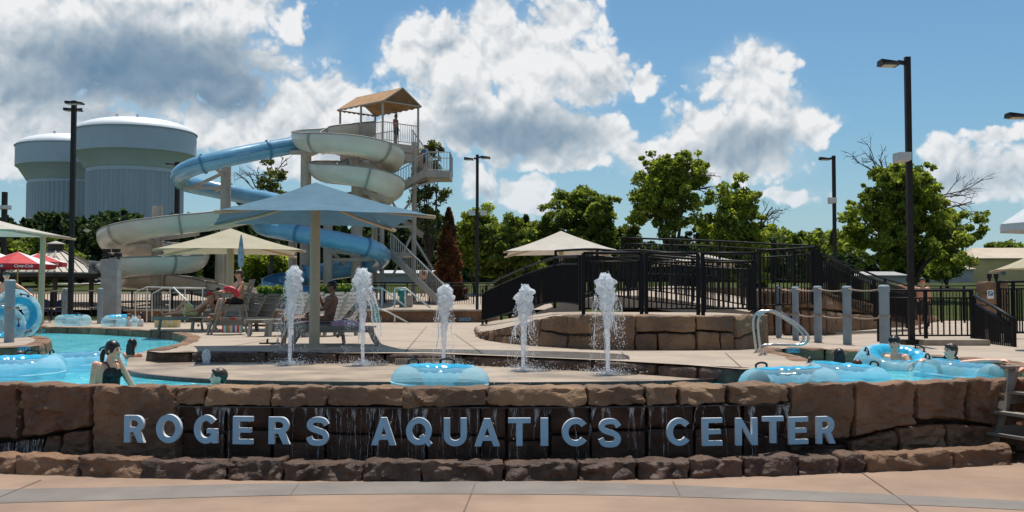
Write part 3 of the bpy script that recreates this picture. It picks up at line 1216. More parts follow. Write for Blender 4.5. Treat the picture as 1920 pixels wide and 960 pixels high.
# ------------------------------------------------------------------ raised plunge pool behind the deck
pp = thing('plunge_pool', 'raised slide landing pool with low brown wall behind the deck', 'pool', (-6, 43, 1))
m_ = MB()
m_.box((-8.2, 43.15, 1.22), (14.6, .3, .46))
m_.build('wall', 'rock', pp)
M('coping_tan', (.36, .29, .22), .75, .15, 3)
MB().box((-8.2, 43.1, 1.485), (14.8, .5, .07)).build('coping', 'coping_tan', pp)
MB().add([(-15.5, 43.3, 1.475), (-.9, 43.3, 1.475), (-.9, 50, 1.475), (-15.5, 50, 1.475)], [(0, 1, 2, 3)]).build('pool_water', 'river_water', pp)
MB().box((-.75, 46.6, 1.25), (.3, 7.2, .5)).build('wall', 'rock', pp)
marker(0, 0, W(872, 599, 42.95), 22, 6, 'NO DIVING', 'small tan no diving plate on the raised pool wall', True)

# apron added under the slides and tower so tan replaces green lawn bounce
m_ = MB()
xs_ = [-32, -26, -20, -14, -8, -2, 2]
ys_ = [50.2, 53, 56, 59, 62, 65]
m_.add([(x, y, terrain_z(x, y) + .30) for y in ys_ for x in xs_], [(j * 7 + i, j * 7 + i + 1, (j + 1) * 7 + i + 1, (j + 1) * 7 + i) for j in range(5) for i in range(6)])
tag(m_.build('bounce_apron', 'deck_concrete', smooth=True), 'added tan ground under the water slides for warm bounce light', kind='structure')

# ------------------------------------------------------------------ slides
M('flume_cream', (.66, .59, .49), .32, .06, .8, spec=.5, coat=.2)
M('flume_joint', (.30, .275, .235), .5, .1, 4)
M('tube_blue', (.15, .36, .52), .25, .08, .9, coat=.35)
M('tube_blue_joint', (.05, .20, .34), .4, .1, 4)
M('column_tan', (.48, .39, .31), .6, .08, 1.5)
M('steel_tan', (.42, .35, .29), .55, .08, 2)
M('rail_tan', (.44, .41, .37), .5, .06, 2)
M('canvas_brown', (.42, .235, .105), .85, .1, 2.5, bump=.15, bscale=120)
M('dark_bronze', (.022, .016, .014), .5, .15, 4, spec=.25)
M('lamp_glass', (.55, .52, .42), .3, .05, 4)
M('speaker_grey', (.50, .50, .49), .6, .08, 3)


def frames(path):
    out = []
    for i, p in enumerate(path):
        t_ = path[min(i + 1, len(path) - 1)] - path[max(i - 1, 0)]
        t_.normalize()
        x = Vector((t_.y, -t_.x, 0))
        x = x.normalized() if x.length > 1e-5 else Vector((1, 0, 0))
        out.append((p, x, x.cross(t_).normalized()))
    return out


def sweep(mbd, fr, a0, a1, r, n, thick=.03, lip=0.0):
    """shell swept along frames; angle measured from straight down, a0..a1"""
    prof = [(math.sin(a0 + (a1 - a0) * j / n), -math.cos(a0 + (a1 - a0) * j / n)) for j in range(n + 1)]
    m0 = n + 1
    vs = []
    for (p, x, u) in fr:
        for (sx, su) in prof:
            vs.append(p + x * sx * r + u * su * r)
        for (sx, su) in prof:
            vs.append(p + x * sx * (r - thick) + u * su * (r - thick))
    fs = []
    st = 2 * m0
    for i in range(len(fr) - 1):
        a, b_ = i * st, (i + 1) * st
        for j in range(n):
            fs.append((a + j, a + j + 1, b_ + j + 1, b_ + j))
            fs.append((a + m0 + j, b_ + m0 + j, b_ + m0 + j + 1, a + m0 + j + 1))
        fs.append((a, b_, b_ + m0, a + m0))
        fs.append((a + n, a + m0 + n, b_ + m0 + n, b_ + n))
    mbd.add(vs, fs)


def slide(root, ctrl, r, a0, a1, seg_len, mat, jmat, n=18, segname='flume_segment', rim=True):
    path = spline([W(*c_) for c_ in ctrl], 10)
    fr = frames(path)
    cum = [0]
    for a, b_ in zip(path, path[1:]):
        cum.append(cum[-1] + (b_ - a).length)
    ns = max(1, round(cum[-1] / seg_len))
    cuts = [min(range(len(cum)), key=lambda i: abs(cum[i] - cum[-1] * k_ / ns)) for k_ in range(ns + 1)]
    for a, b_ in zip(cuts, cuts[1:]):
        if b_ <= a:
            continue
        m_ = MB()
        sweep(m_, fr[a:b_ + 1], a0, a1, r, n)
        o = m_.build(segname, mat, root, smooth=True, angle=50)
        fl = MB()
        p, x, u = fr[b_]
        t_ = (fr[b_][0] - fr[max(0, b_ - 1)][0]).normalized()
        sweep(fl, [(p - t_ * .05, x, u), (p + t_ * .05, x, u)], a0, a1, r + .07, n, .085)
        fl.build('joint_flange', jmat, o, smooth=True, angle=40)
        if rim:                                 # rolled lips along both edges
            for k_, an in enumerate((a0, a1)):
                lm = MB()
                lm.tube([p + (x * math.sin(an) - u * math.cos(an)) * (r - .01) for (p, x, u) in fr[a:b_ + 1]], .045, 5)
                lm.build('rolled_lip', jmat, o, smooth=True)
    return path


base = W(300, 590, 55)
ws = thing('water_slide', 'long open cream body slide spiralling in wide loops down from the tower', 'water slide', (base.x, 55, terrain_z(0, 55)))
WHITE = [(690, 236, 58.6), (640, 241, 57.6), (596, 247, 56.8), (574, 254, 55.4), (590, 259, 54), (630, 261, 53.2), (680, 267, 53), (718, 280, 53.6),
         (731, 295, 55.3), (712, 305, 57.2), (670, 305, 58.2), (630, 306, 57.8), (606, 311, 56), (618, 316, 54.2), (650, 319, 53.3), (690, 325, 53.1),
         (722, 338, 53.8), (731, 350, 55.4), (708, 361, 57.4), (660, 368, 58), (600, 374, 57.2), (530, 382, 55.2), (470, 391, 53.4), (400, 403, 52.3), (330, 411, 51.6),
         (265, 421, 51.6), (222, 433, 52.8), (211, 446, 54.6), (236, 455, 56.6), (290, 457, 57.6), (335, 463, 57), (362, 474, 55.6), (356, 483, 53.6),
         (310, 486, 52.1), (250, 489, 51.8), (218, 495, 53), (208, 505, 54.8), (232, 514, 56.6), (290, 519, 57.4), (360, 526, 56.8), (430, 540, 55.4), (496, 557, 54)]
slide(ws, WHITE, .76, R(-100), R(104), 3.3, 'flume_cream', 'flume_joint')
bs = thing('water_slide', 'blue enclosed tube slide curling from the tower to the landing pool', 'water slide', (W(600, 590, 54).x, 54, terrain_z(0, 54)))
BLUE = [(620, 262, 57.6), (560, 271, 56.6), (480, 285, 55.6), (410, 300, 54.6), (358, 315, 54.6), (336, 331, 56), (350, 344, 58), (400, 355, 59), (460, 367, 59),
        (520, 379, 58.4), (546, 391, 57), (520, 403, 55.4), (490, 415, 54.6), (498, 426, 53.9), (560, 438, 53.2), (640, 453, 52.8), (695, 466, 53.2),
        (716, 481, 54.6), (694, 496, 56), (640, 506, 56), (570, 515, 55.4)]
slide(bs, BLUE, .46, R(-180), R(180), 3.6, 'tube_blue', 'tube_blue_joint', 20, 'tube_segment', rim=False)
BLUE2 = [(570, 515, 55.4), (525, 524, 54.6), (508, 535, 53.2), (530, 543, 52), (580, 549, 50.5)]
slide(bs, BLUE2, .50, R(-118), R(118), 2.4, 'tube_blue', 'tube_blue_joint', 16, 'open_segment')
# the moulded seam along the tube
pth = frames(spline([W(*c_) for c_ in BLUE], 10))
m_ = MB()
m_.tube([p - x * .462 for (p, x, u) in pth], .022, 5)
m_.build('side_seam', 'tube_blue_joint', bs, smooth=True)


def column(root, px, d, ytop, r, name='column', z0=None, mat='column_tan'):
    top = W(px, ytop, d)
    z0 = terrain_z(0, d) - .3 if z0 is None else z0
    m_ = MB()
    m_.lathe([(r, z0), (r, top.z), (r * .97, top.z + .04), (0.001, top.z + .05)], 20, (top.x, d, 0))
    return m_.build(name, mat, root, smooth=True, angle=40)


def brace(root, a, b_, wdt=.16, hgt=.22, mat='column_tan', name='support_arm'):
    return MB().beam(W(*a), W(*b_), wdt, hgt).build(name, mat, root)


# columns and arms of the cream slide
for (px, d, yt, r) in [(295, 54.4, 388, .26), (670, 55.6, 274, .30), (574, 55.8, 278, .28)]:
    column(ws, px, d, yt, r)
for (a, b_) in [((292, 452, 54.4), (240, 455, 53)), ((292, 446, 54.4), (232, 456, 55.6)), ((300, 448, 54.4), (372, 437, 53)), ((292, 516, 54.4), (228, 519, 53.4)),
                ((292, 508, 54.4), (250, 520, 56)), ((300, 505, 54.4), (364, 502, 53)), ((300, 470, 54.4), (345, 478, 57)), ((292, 460, 54.4), (262, 440, 52.4)),
                ((672, 300, 55.6), (690, 290, 53.4)), ((672, 305, 55.6), (716, 318, 55.4)), ((672, 298, 55.6), (612, 280, 54)), ((672, 350, 55.6), (700, 350, 53.4)),
                ((672, 356, 55.6), (720, 372, 55.4)), ((672, 340, 55.6), (615, 336, 54.4)), ((575, 292, 55.8), (612, 276, 54)), ((575, 286, 55.8), (545, 286, 56))]:
    brace(ws, a, b_)
# columns and arms of the blue slide
for (px, d, yt, r) in [(424, 56.6, 300, .27), (549, 56.6, 440, .22), (615, 55, 420, .24), (412, 55.4, 445, .22)]:
    column(bs, px, d, yt, r)
for (a, b_) in [((424, 332, 56.6), (392, 305, 54.8)), ((424, 352, 56.6), (345, 352, 56.6)), ((424, 322, 56.6), (360, 352, 57)), ((424, 345, 56.6), (400, 360, 59)),
                ((615, 487, 55), (702, 487, 55)), ((615, 466, 55), (660, 510, 56)), ((615, 470, 55), (690, 480, 53.6)), ((505, 440, 56), (505, 432, 54))]:
    brace(bs, a, b_, .12, .16)

# ------------------------------------------------------------------ slide tower
DT = 58.0
tw = thing('slide_tower', 'tall tan steel slide tower with brown canvas roof and zigzag stairs', 'tower', (W(710, 590, DT).x, DT, terrain_z(0, DT)))
TN, TL_, TR_ = Vector((-6.83, 56.0, 0)), Vector((-9.5, 58.6, 0)), Vector((-5.1, 57.6, 0))
TB_ = TL_ + TR_ - TN
zE, zR, zpl = 12.45, 13.3, 10.15
MB().prism([(p.x, p.y) for p in (TN, TR_, TB_, TL_)], zpl - .3, zpl + .12).build('platform', 'steel_tan', tw)
MB().prism([(p.x, p.y) for p in (TN.lerp(TL_, .1), TR_, TB_.lerp(TL_, .1), TL_)], zpl - .75, zpl - .32).build('platform_beam', 'column_tan', tw)
# canvas gable roof
cen = (TN + TB_) / 2
ov = lambda p: cen + (p - cen) * 1.08
eN, eL, eR, eB = [ov(p) + Vector((0, 0, zE)) for p in (TN, TL_, TR_, TB_)]
k0, k1 = (eN + eR) / 2 + Vector((0, 0, zR - zE)), (eL + eB) / 2 + Vector((0, 0, zR - zE))
m_ = MB()
A = [eN, eL, eB, eR, k0, k1]
lo = [v - Vector((0, 0, .04)) for v in A]
m_.add(A + lo, [(0, 4, 5, 1), (3, 2, 5, 4), (0, 3, 4), (6, 7, 11, 10), (9, 10, 11, 8), (6, 10, 9)])
roof = m_.build('canvas_roof', 'canvas_brown', tw)
for a, b_ in ((0, 1), (1, 2), (2, 3), (3, 0), (1, 5), (2, 5), (4, 5), (0, 4), (3, 4)):
    MB().beam(lo[a], lo[b_], .06, .06).build('roof_frame', 'steel_tan', roof)
mid0, mid1 = (lo[0] + lo[1]) / 2, (lo[2] + lo[3]) / 2
MB().beam(mid0, mid1, .06, .06).build('roof_frame', 'steel_tan', roof)
for a, b_ in ((0, 1), (2, 3), (3, 0), (1, 2)):       # scalloped valance
    m_ = MB()
    nseg = 8
    for i in range(nseg):
        p, q = A[a].lerp(A[b_], i / nseg), A[a].lerp(A[b_], (i + 1) / nseg)
        mid = (p + q) / 2
        m_.add([p, q, q - Vector((0, 0, .07)), mid - Vector((0, 0, .13)), p - Vector((0, 0, .07))], [(0, 1, 2, 3, 4)])
    m_.build('valance', 'canvas_brown', roof)
for p in (TN, TL_, TR_, TB_, (TN + TL_) / 2, (TB_ + TR_) / 2):
    MB().tube([(p.x, p.y, zpl), (p.x, p.y, zE - .02)], .06, 8).build('roof_post', 'steel_tan', tw)


def guard(root, p, q, h=1.07, step=.14, name='guard_rail', mat='rail_tan', r=.02, posts=True, thin=.012):
    """rail panel between two floor points: top rail, bottom rail, posts, balusters"""
    p, q = Vector(p), Vector(q)
    up = Vector((0, 0, h))
    L = (q - p).length
    m_ = MB()
    m_.tube([p + up, q + up], r * 1.3, 6)
    o = m_.build(name, mat, root)
    MB().tube([p + Vector((0, 0, .12)), q + Vector((0, 0, .12))], r, 5).build('bottom_rail', mat, o)
    if posts:
        for e in (p, q):
            MB().tube([e, e + up], r * 1.5, 6).build('post', mat, o)
    nb = int(L / step)
    m_ = MB()
    for i in range(1, nb):
        b_ = p.lerp(q, i / nb)
        m_.tube([b_ + Vector((0, 0, .12)), b_ + up], thin, 4, cap=False)
    if nb > 1:
        m_.build('balusters', mat, o)['kind'] = 'stuff'
    return o


zf = zpl + .12
Zf = Vector((0, 0, zf))
guard(tw, TN + Zf, TN.lerp(TL_, .45) + Zf)
guard(tw, TN + Zf, TR_ + Zf)
guard(tw, TL_ + Zf, TB_ + Zf)
guard(tw, TB_ + Zf, TB_.lerp(TR_, .55) + Zf)
guard(tw, TN.lerp(TL_, .75) + Zf, TL_ + Zf)


def flight(root, a, b_, wdt, n, mat='steel_tan', rails=True):
    """stair flight between two points (x, y, z); width along y"""
    a, b_ = Vector(a), Vector(b_)
    fl = None
    for s_ in (-1, 1):
        o_ = Vector((0, s_ * wdt / 2, 0))
        m_ = MB()
        m_.beam(a + o_, b_ + o_, .06, .32)
        o = m_.build('stringer', mat, root)
        fl = fl or o
        if rails:
            guard(root, a + o_ + Vector((0, 0, .1)), b_ + o_ + Vector((0, 0, .1)), 1.0, .16, 'stair_rail')
    for i in range(n):
        c_ = a.lerp(b_, (i + .5) / n)
        MB().box((c_.x, c_.y, c_.z + .05), (abs(b_.x - a.x) / n * 1.15, wdt - .08, .05)).build('tread', mat, root)


# upper landing right and the two flights that meet on it
zl = W(825, 328, DT).z
lx0, lx1 = W(803, 328, DT).x, W(846, 328, DT).x
MB().box(((lx0 + lx1) / 2, DT - .1, zl - .1), (lx1 - lx0, 2.5, .34)).build('landing', 'steel_tan', tw)
guard(tw, (lx0, DT - 1.3, zl), (lx1, DT - 1.3, zl))
guard(tw, (lx1, DT - 1.3, zl), (lx1, DT + 1.1, zl))
guard(tw, (lx0, DT + 1.1, zl), (lx1, DT + 1.1, zl))
flight(tw, (lx0 + .1, DT + .6, zl), (W(772, 266, DT).x, DT + .6, zpl), .95, 9)
zl2 = W(710, 372, DT).z
flight(tw, (W(722, 370, DT).x, DT - .8, zl2), (lx0 + .1, DT - .8, zl), .95, 12)
MB().box((W(700, 370, DT).x, DT, zl2 - .1), (1.7, 2.5, .28)).build('landing', 'steel_tan', tw)
guard(tw, (W(672, 370, DT).x, DT - 1.3, zl2), (W(724, 370, DT).x, DT - 1.3, zl2))
# middle flights hidden behind the shade sail, then the bottom flight to the lawn
zl3 = W(790, 440, DT).z
flight(tw, (W(790, 440, DT).x, DT + .6, zl3), (W(700, 372, DT).x, DT + .6, zl2), .95, 12, rails=False)
MB().box((W(735, 470, DT).x, DT, W(735, 478, DT).z), (2.2, 2.4, .2)).build('landing', 'steel_tan', tw)
flight(tw, (W(832, 574, 54).x, 54, W(832, 574, 54).z), (W(735, 478, 56).x, 56, W(735, 478, 56).z), 1.1, 16)
for (px, d, yt, r) in [(777, 57.5, 268, .13), (717, 56.2, 300, .12), (702, 60.0, 268, .13), (704, DT - 1.2, 372, .12)]:
    column(tw, px, d, yt, r, 'tower_column', mat='steel_tan')
for (a, b_) in [((705, 425, DT - 1.2), (772, 425, DT - 1.3)), ((772, 440, DT - 1.3), (735, 520, DT - 1.3)), ((772, 440, DT - 1.3), (812, 505, DT - 1.3)),
                ((772, 352, DT - 1.3), (835, 334, DT - 1.0)), ((772, 345, DT + 1), (815, 332, DT + .6)), ((735, 378, DT - 1), (760, 420, DT - 1)), ((770, 378, DT - 1), (738, 420, DT - 1))]:
    brace(tw, a, b_, .09, .12, 'steel_tan', 'cross_brace')

# ------------------------------------------------------------------ water towers
M('tank_grey', (.50, .56, .62), .55, .05, .15)
M('tank_white', (.78, .80, .81), .5, .04, .1)
M('tank_steel', (.40, .45, .50), .5, .10, .12, stretch=(1, 1, .15))
M('tank_logo', (.10, .28, .42), .5, .1, .2)


def water_tower(px, d, label):
    c_ = W(px, 565, d)
    sc = 12.5 / 12.5
    root = thing('water_tower', label, 'water tower', (c_.x, d, terrain_z(0, d)), group='pale water towers')
    zt = 1.85 + (565 - 222) * 227 / FPX
    r = 12.5
    zrim = zt - 3.2
    zband = zrim - 4.6
    zcol = zband - 4.1
    rc = 9.8
    prof = [(r * math.sin(a), zrim + (zt - zrim) * (math.cos(a) - math.cos(1.57)) / (1 - math.cos(1.57))) for a in [1.57 - i * .13 for i in range(13)]]
    MB().lathe(prof, 72, (c_.x, d, 0)).build('dome', 'tank_white', root, smooth=True)
    MB().lathe([(r + .02, zband), (r + .02, zrim - .01), (r + .25, zrim), (r + .25, zrim + .15), (r, zrim + .16)], 72, (c_.x, d, 0)).build('tank_band', 'tank_grey', root, smooth=True, angle=30)
    MB().lathe([(rc + .1, zcol), (rc + .1, zcol + .8), (rc + .3, zcol + .9), (r - .6, zband - .4), (r + .02, zband)], 72, (c_.x, d, 0)).build('tank_cone', 'tank_grey', root, smooth=True, angle=30)
    # fluted column
    m_ = MB()
    n_ = 240
    vs = []
    zg = terrain_z(0, d)
    for z in (zg, zcol):
        for j in range(n_):
            a = 2 * math.pi * j / n_
            rr = rc + (.16 if (j // 2) % 2 else -.02)
            vs.append((c_.x + rr * math.cos(a), d + rr * math.sin(a), z))
    m_.add(vs, [(j, (j + 1) % n_, n_ + (j + 1) % n_, n_ + j) for j in range(n_)])
    m_.build('fluted_column', 'tank_steel', root)
    m_ = MB()
    for (a0_, a1_) in ((math.pi * 1.03, math.pi * 1.09),):
        for i in range(6):
            a, b2 = a0_ + (a1_ - a0_) * i / 6, a0_ + (a1_ - a0_) * (i + 1) / 6
            rr = r + .08
            m_.add([(c_.x + rr * math.cos(t_), d + rr * math.sin(t_), z) for (t_, z) in ((a, zband + .5), (b2, zband + .5), (b2, zrim - .4), (a, zrim - .4))], [(0, 1, 2, 3)])
    m_.build('painted_emblem', 'tank_logo', root)
    for (a, h) in ((1.45 * math.pi, .5), (1.62 * math.pi, .5), (.9 * math.pi, .9)):
        rr = r * (.45 if h == .9 else .62)
        zz = zrim + (zt - zrim) * math.sqrt(max(0, 1 - (rr / r) ** 2))
        MB().lathe([(.3, zz - .2), (.3, zz + h), (.01, zz + h)], 10, (c_.x + rr * math.cos(a), d + rr * math.sin(a), 0)).build('roof_vent', 'tank_grey', root)


water_tower(250, 227, 'big pale water tower with white dome and fluted column, nearer of the two')
water_tower(133, 249, 'pale water tower half hidden behind the nearer tank')

# ------------------------------------------------------------------ lamp posts
def lamp(px, d, ytop, label, heads, z0=None, wid=.16, box=(), L=.42, arm=.10):
    top = W(px, ytop, d)
    z0 = (ZD if d < 46 else terrain_z(0, d)) if z0 is None else z0
    root = thing('lamp_post', label, 'lamp post', (top.x, d, z0), group='dark bronze lamp posts')
    MB().box((top.x, d, (z0 + top.z) / 2), (wid, wid, top.z - z0)).build('pole', 'dark_bronze', root)
    MB().box((top.x, d, z0 + .05), (.38, .38, .1)).build('base_plate', 'dark_bronze', root)
    for (dx, dy, dz) in heads:
        m_ = MB()
        s_ = 1 if dx > 0 else -1
        ax = top.x + s_ * wid / 2
        m_.beam((ax, d + dy, top.z - .12 + dz), (ax + s_ * arm, d + dy, top.z - .10 + dz), .08, .07)
        hx = ax + s_ * (arm + L / 2)
        m_.add([(hx + a * L / 2, d + dy + b_ * .17, top.z + dz + c_) for (a, b_, c_) in
                ((-1, -1, -.16), (1, -1, -.18), (1, 1, -.18), (-1, 1, -.16), (-1, -.8, -.06), (.9, -.8, -.11), (.9, .8, -.11), (-1, .8, -.06))],
               [(3, 2, 1, 0), (4, 5, 6, 7), (0, 1, 5, 4), (1, 2, 6, 5), (2, 3, 7, 6), (3, 0, 4, 7)])
        h_ = m_.build('lamp_head', 'dark_bronze', root)
        MB().box((hx, d + dy, top.z + dz - .178), (L * .72, .24, .018)).build('lamp_lens', 'lamp_glass', h_)
    for (bx, by, bw, bh) in box:
        c_ = W(bx, by, d)
        m_ = MB()
        hw, hh_ = bw * S(d) / 2, bh * S(d) / 2
        m_.add([(c_.x + a * hw, d - .1 + b_ * .2, c_.z + e * hh_ * (1 if b_ > 0 else .8)) for a in (-1, 1) for b_ in (-1, 1) for e in (-1, 1)],
               [(0, 1, 3, 2), (4, 6, 7, 5), (0, 4, 5, 1), (2, 3, 7, 6), (0, 2, 6, 4), (1, 5, 7, 3)])
        sp = m_.build('loudspeaker', 'speaker_grey', root)
        MB().beam((c_.x, d, c_.z), (top.x, d, c_.z), .04, .04).build('bracket', 'dark_bronze', sp)


lamp(1701, 21, 107, 'tallest dark lamp post at right with one head and a grey loudspeaker', [(-1, 0, 0)], wid=.105, L=.36, arm=.14, box=((1688, 296, 22, 18),))
lamp(1563, 44, 292, 'dark lamp post with one head left of the big right tree', [(-1, 0, 0)], wid=.13, box=((1559, 376, 12, 12),))
lamp(895, 47, 290, 'dark lamp post with two heads and loudspeakers beside the brown cedar', [(-1, 0, -.06), (1, 0, 0)], wid=.13, box=((885, 399, 12, 9), (907, 399, 12, 9)))
lamp(139, 40, 189, 'tall dark lamp post with two lit heads in front of the water towers', [(-1, .25, -.17), (1, -.25, 0)], L=.66, arm=-.28)
lamp(333, 62, 304, 'short dark lamp post behind the cream slide loops', [(-1, 0, 0)], wid=.24)
lamp(9, 50, 360, 'dark post with cameras at the left edge', [], box=((4, 389, 10, 8), (15, 389, 10, 8)), wid=.2)
lamp(1938, 24, 207, 'lamp post at the right edge with only its head showing', [(-1, 0, 0)])

# ------------------------------------------------------------------ shade canopies
M('shade_blue', (.075, .175, .25), .85, .08, 1.6, bump=.35, bscale=14)
M('shade_beige', (.46, .41, .285), .85, .06, 1.6, bump=.2, bscale=20)
M('shade_white', (.56, .51, .44), .85, .05, 1.6, bump=.2, bscale=20)
M('post_beige', (.50, .39, .26), .5, .06, 2)
for nm in ('shade_blue', 'shade_beige', 'shade_white'):     # cloth lets some sun through
    t = MATS[nm].node_tree
    pb = t.nodes['Principled BSDF']
    ba = pb.inputs['Base Color'].links[0].from_socket
    tr_ = t.nodes.new('ShaderNodeBsdfTranslucent')
    t.links.new(ba, tr_.inputs[0])
    mx = t.nodes.new('ShaderNodeMixShader')
    mx.inputs[0].default_value = .15
    t.links.new(pb.outputs[0], mx.inputs[1])
    t.links.new(tr_.outputs[0], mx.inputs[2])
    t.links.new(mx.outputs[0], t.nodes['Material Output'].inputs[0])


def canopy(px, d, ybase, ypk, zeave, half, label, cloth, rot=0.0, post=.075, zb=None, halfy=None, sag=.025):
    """square pyramid shade sail with a central post, four corner arms and sagging hems"""
    base = G(px, ybase, ZD) if zb is None else Vector((XZ(px, d), d, zb))
    d = d or base.y
    x0 = XZ(px, d)
    zb = ZD if zb is None else zb
    zp = W(px, ypk, d).z
    root = thing('shade_canopy', label, 'shade canopy', (x0, d, zb))
    hy = halfy or half
    rm = Matrix.Rotation(rot, 3, 'Z')
    cor = [rm @ Vector((sx * half, sy * hy, 0)) + Vector((x0, d, zeave)) for sx, sy in ((-1, -1), (1, -1), (1, 1), (-1, 1))]
    pk = Vector((x0, d, zp))
    m_ = MB()
    n_ = 10
    for k_ in range(4):
        a, b_ = cor[k_], cor[(k_ + 1) % 4]
        grid = []
        for i in range(n_ + 1):
            f = i / n_                          # 0 at the peak, 1 at the hem
            row = []
            for j in range(n_ + 1):
                g = j / n_
                hem = a.lerp(b_, g)
                inw = (pk - hem)
                inw.z = 0
                p = pk.lerp(hem, f)
                bow = 4 * g * (1 - g)
                p += inw * (.03 * bow * f * f)                 # hem curves inward between the arms
                p.z -= sag * 1.6 * math.sin(math.pi * f) * (1 - .35 * bow)     # catenary between peak and hem
                p.z += .03 * bow * f * f + noise.noise(Vector((p.x * 1.7, p.y * 1.7, k_))) * .018 * f
                row.append(p)
            grid.append(row)
        vs = [p for r_ in grid for p in r_]
        fs = [(i * (n_ + 1) + j, (i + 1) * (n_ + 1) + j, (i + 1) * (n_ + 1) + j + 1, i * (n_ + 1) + j + 1) for i in range(n_) for j in range(n_)]
        m_.add(vs, fs)
    cl = m_.build('canopy', cloth, root, smooth=True, angle=24)
    hem = MB()
    MB().tube([Vector((x0, d, zb)), pk - Vector((0, 0, .06))], [post, post * .9], 14).build('post', 'post_beige', root, smooth=True, angle=40)
    MB().lathe([(.20, zb), (.20, zb + .03), (post + .01, zb + .05)], 16, (x0, d, 0)).build('base_flange', 'post_beige', root)
    for c_ in cor:
        e = c_ + (c_ - Vector((x0, d, c_.z))).normalized() * .10
        s_ = pk - Vector((0, 0, .32))
        MB().tube([s_, s_.lerp(e - Vector((0, 0, .05)), .5) - Vector((0, 0, .04)), e - Vector((0, 0, .05))], .035, 8).build('arm', 'post_beige', root, smooth=True)
    return root


canopy(590, 20.0, 650, 342, 3.38, 1.80, 'large blue square shade canopy on a tan post behind the jets', 'shade_blue', rot=R(17), post=.10)
canopy(431, 32.0, 620, 428, 3.32, 2.0, 'beige square shade canopy behind the lifeguard chair', 'shade_beige', rot=R(15), post=.11)
canopy(1052, 38, 600, 433, 3.55, 1.95, 'cream square shade canopy behind the black bridge railing', 'shade_white', zb=1.0, post=.1)
canopy(-40, 34, 600, 404, 4.0, 2.1, 'off-white shade canopy cut by the left edge', 'shade_white', zb=1.0, post=.1)
canopy(1312, 41, 600, 474, 3.30, 1.6, 'low white shade canopy glimpsed through the bridge railings', 'shade_white', zb=1.0, post=.08)
canopy(1965, 30, 600, 462, 2.75, 1.05, 'small cream shade canopy at the right edge beside the stone pillar', 'shade_beige', zb=1.0, post=.06)
sp = thing('canopy_post', 'slim off-white post holding the corner of the left canopy', 'post', (XZ(77, 36), 36, ZD))
MB().tube([(XZ(77, 36), 36, ZD), (XZ(79, 36), 36, W(79, 438, 36).z)], .09, 10).build('shaft', 'post_beige', sp, smooth=True, angle=40)
MB().lathe([(.2, ZD), (.2, ZD + .04), (.1, ZD + .06)], 12, (XZ(77, 36), 36, 0)).build('base_flange', 'post_beige', sp)

# grey and white canopy tip at the right edge (a big umbrella seen in part)
M('umb_grey', (.55, .58, .60), .7, .08, 2)
ug = thing('large_umbrella', 'pale grey umbrella with drooping valance cut by the right edge', 'umbrella', (XZ(1960, 19), 19, ZD))
m_ = MB()
cx_, zz = XZ(1962, 19), W(1960, 420, 19).z
ring = [(cx_ + .78 * math.cos(a), 19 + .78 * math.sin(a), zz) for a in [2 * math.pi * i / 8 for i in range(8)]]
m_.add(ring + [(cx_, 19, zz + .52)] + [(p[0] * 1.0, p[1], zz - .13) for p in ring], [(i, (i + 1) % 8, 8) for i in range(8)] + [(9 + i, 9 + (i + 1) % 8, (i + 1) % 8, i) for i in range(8)])
m_.build('canopy', 'umb_grey', ug)
MB().tube([(cx_, 19, ZD), (cx_, 19, zz + .7)], .03, 8).build('pole', 'dark_bronze', ug)

# red and white market umbrellas at the left
M('umb_red', (.50, .018, .022), .7, .1, 2)
M('umb_white', (.72, .70, .70), .7, .05, 2)
M('yellow_pole', (.45, .30, .06), .5)
M('text_white', (.8, .8, .8), .6)


def red_umbrella(px, d, yeave, r, label, rot=0.0, pole_px=None):
    z = W(px, yeave, d).z
    x0 = XZ(px, d)
    root = thing('market_umbrella', label, 'umbrella', (x0, d, ZD), group='red and white market umbrellas')
    zp = z + r * .36
    n_ = 8
    ring = [Vector((x0 + r * math.cos(rot + 2 * math.pi * i / n_), d + r * math.sin(rot + 2 * math.pi * i / n_), z)) for i in range(n_)]
    pk = Vector((x0, d, zp))
    for i in range(n_):
        a, b_ = ring[i], ring[(i + 1) % n_]
        m_ = MB()
        m_.add([a, b_, pk], [(0, 1, 2)])
        mat = 'umb_white' if i % 3 == 1 else 'umb_red'
        pn = m_.build('panel', mat, root)
        v_ = MB()
        dz = Vector((0, 0, .16))
        v_.add([a, b_, b_ - dz, a - dz], [(3, 2, 1, 0)])
        v_.build('valance', 'umb_red', pn)
        mid = (a + b_) / 2
        nrm = Vector((mid.x - x0, mid.y - d, 0)).normalized()
        if nrm.y < -.2:                          # lettering on the valances that face us
            me = text_mesh('Coca-Cola', .012, 0)
            co = [v.co.copy() for v in me.vertices]
            xa, xb = min(c_.x for c_ in co), max(c_.x for c_ in co)
            ya, yb_ = min(c_.y for c_ in co), max(c_.y for c_ in co)
            u_ = (b_ - a).normalized()
            Lw = (b_ - a).length * .62
            for v, c_ in zip(me.vertices, co):
                f, g = (c_.x - xa) / (xb - xa), (c_.y - ya) / (yb_ - ya)
                v.co = mid + u_ * ((f - .5) * Lw + (g - .5) * .03) + nrm * .012 + Vector((0, 0, -.135 + g * .115))
            me.materials.clear()
            me.materials.append(MATS['text_white'])
            obj('lettering', me, pn)
    MB().tube([(x0, d, ZD), (x0, d, zp + .08)], .028, 8).build('pole', 'yellow_pole', root)


red_umbrella(32, 40, 496, 1.36, 'red and white umbrella in front, beside the off-white canopy post', .2)
red_umbrella(72, 42.5, 492, 1.05, 'red and white umbrella showing its tip behind the front one', .55)
red_umbrella(-30, 41, 486, 1.2, 'red and white umbrella cut by the left edge', .0)

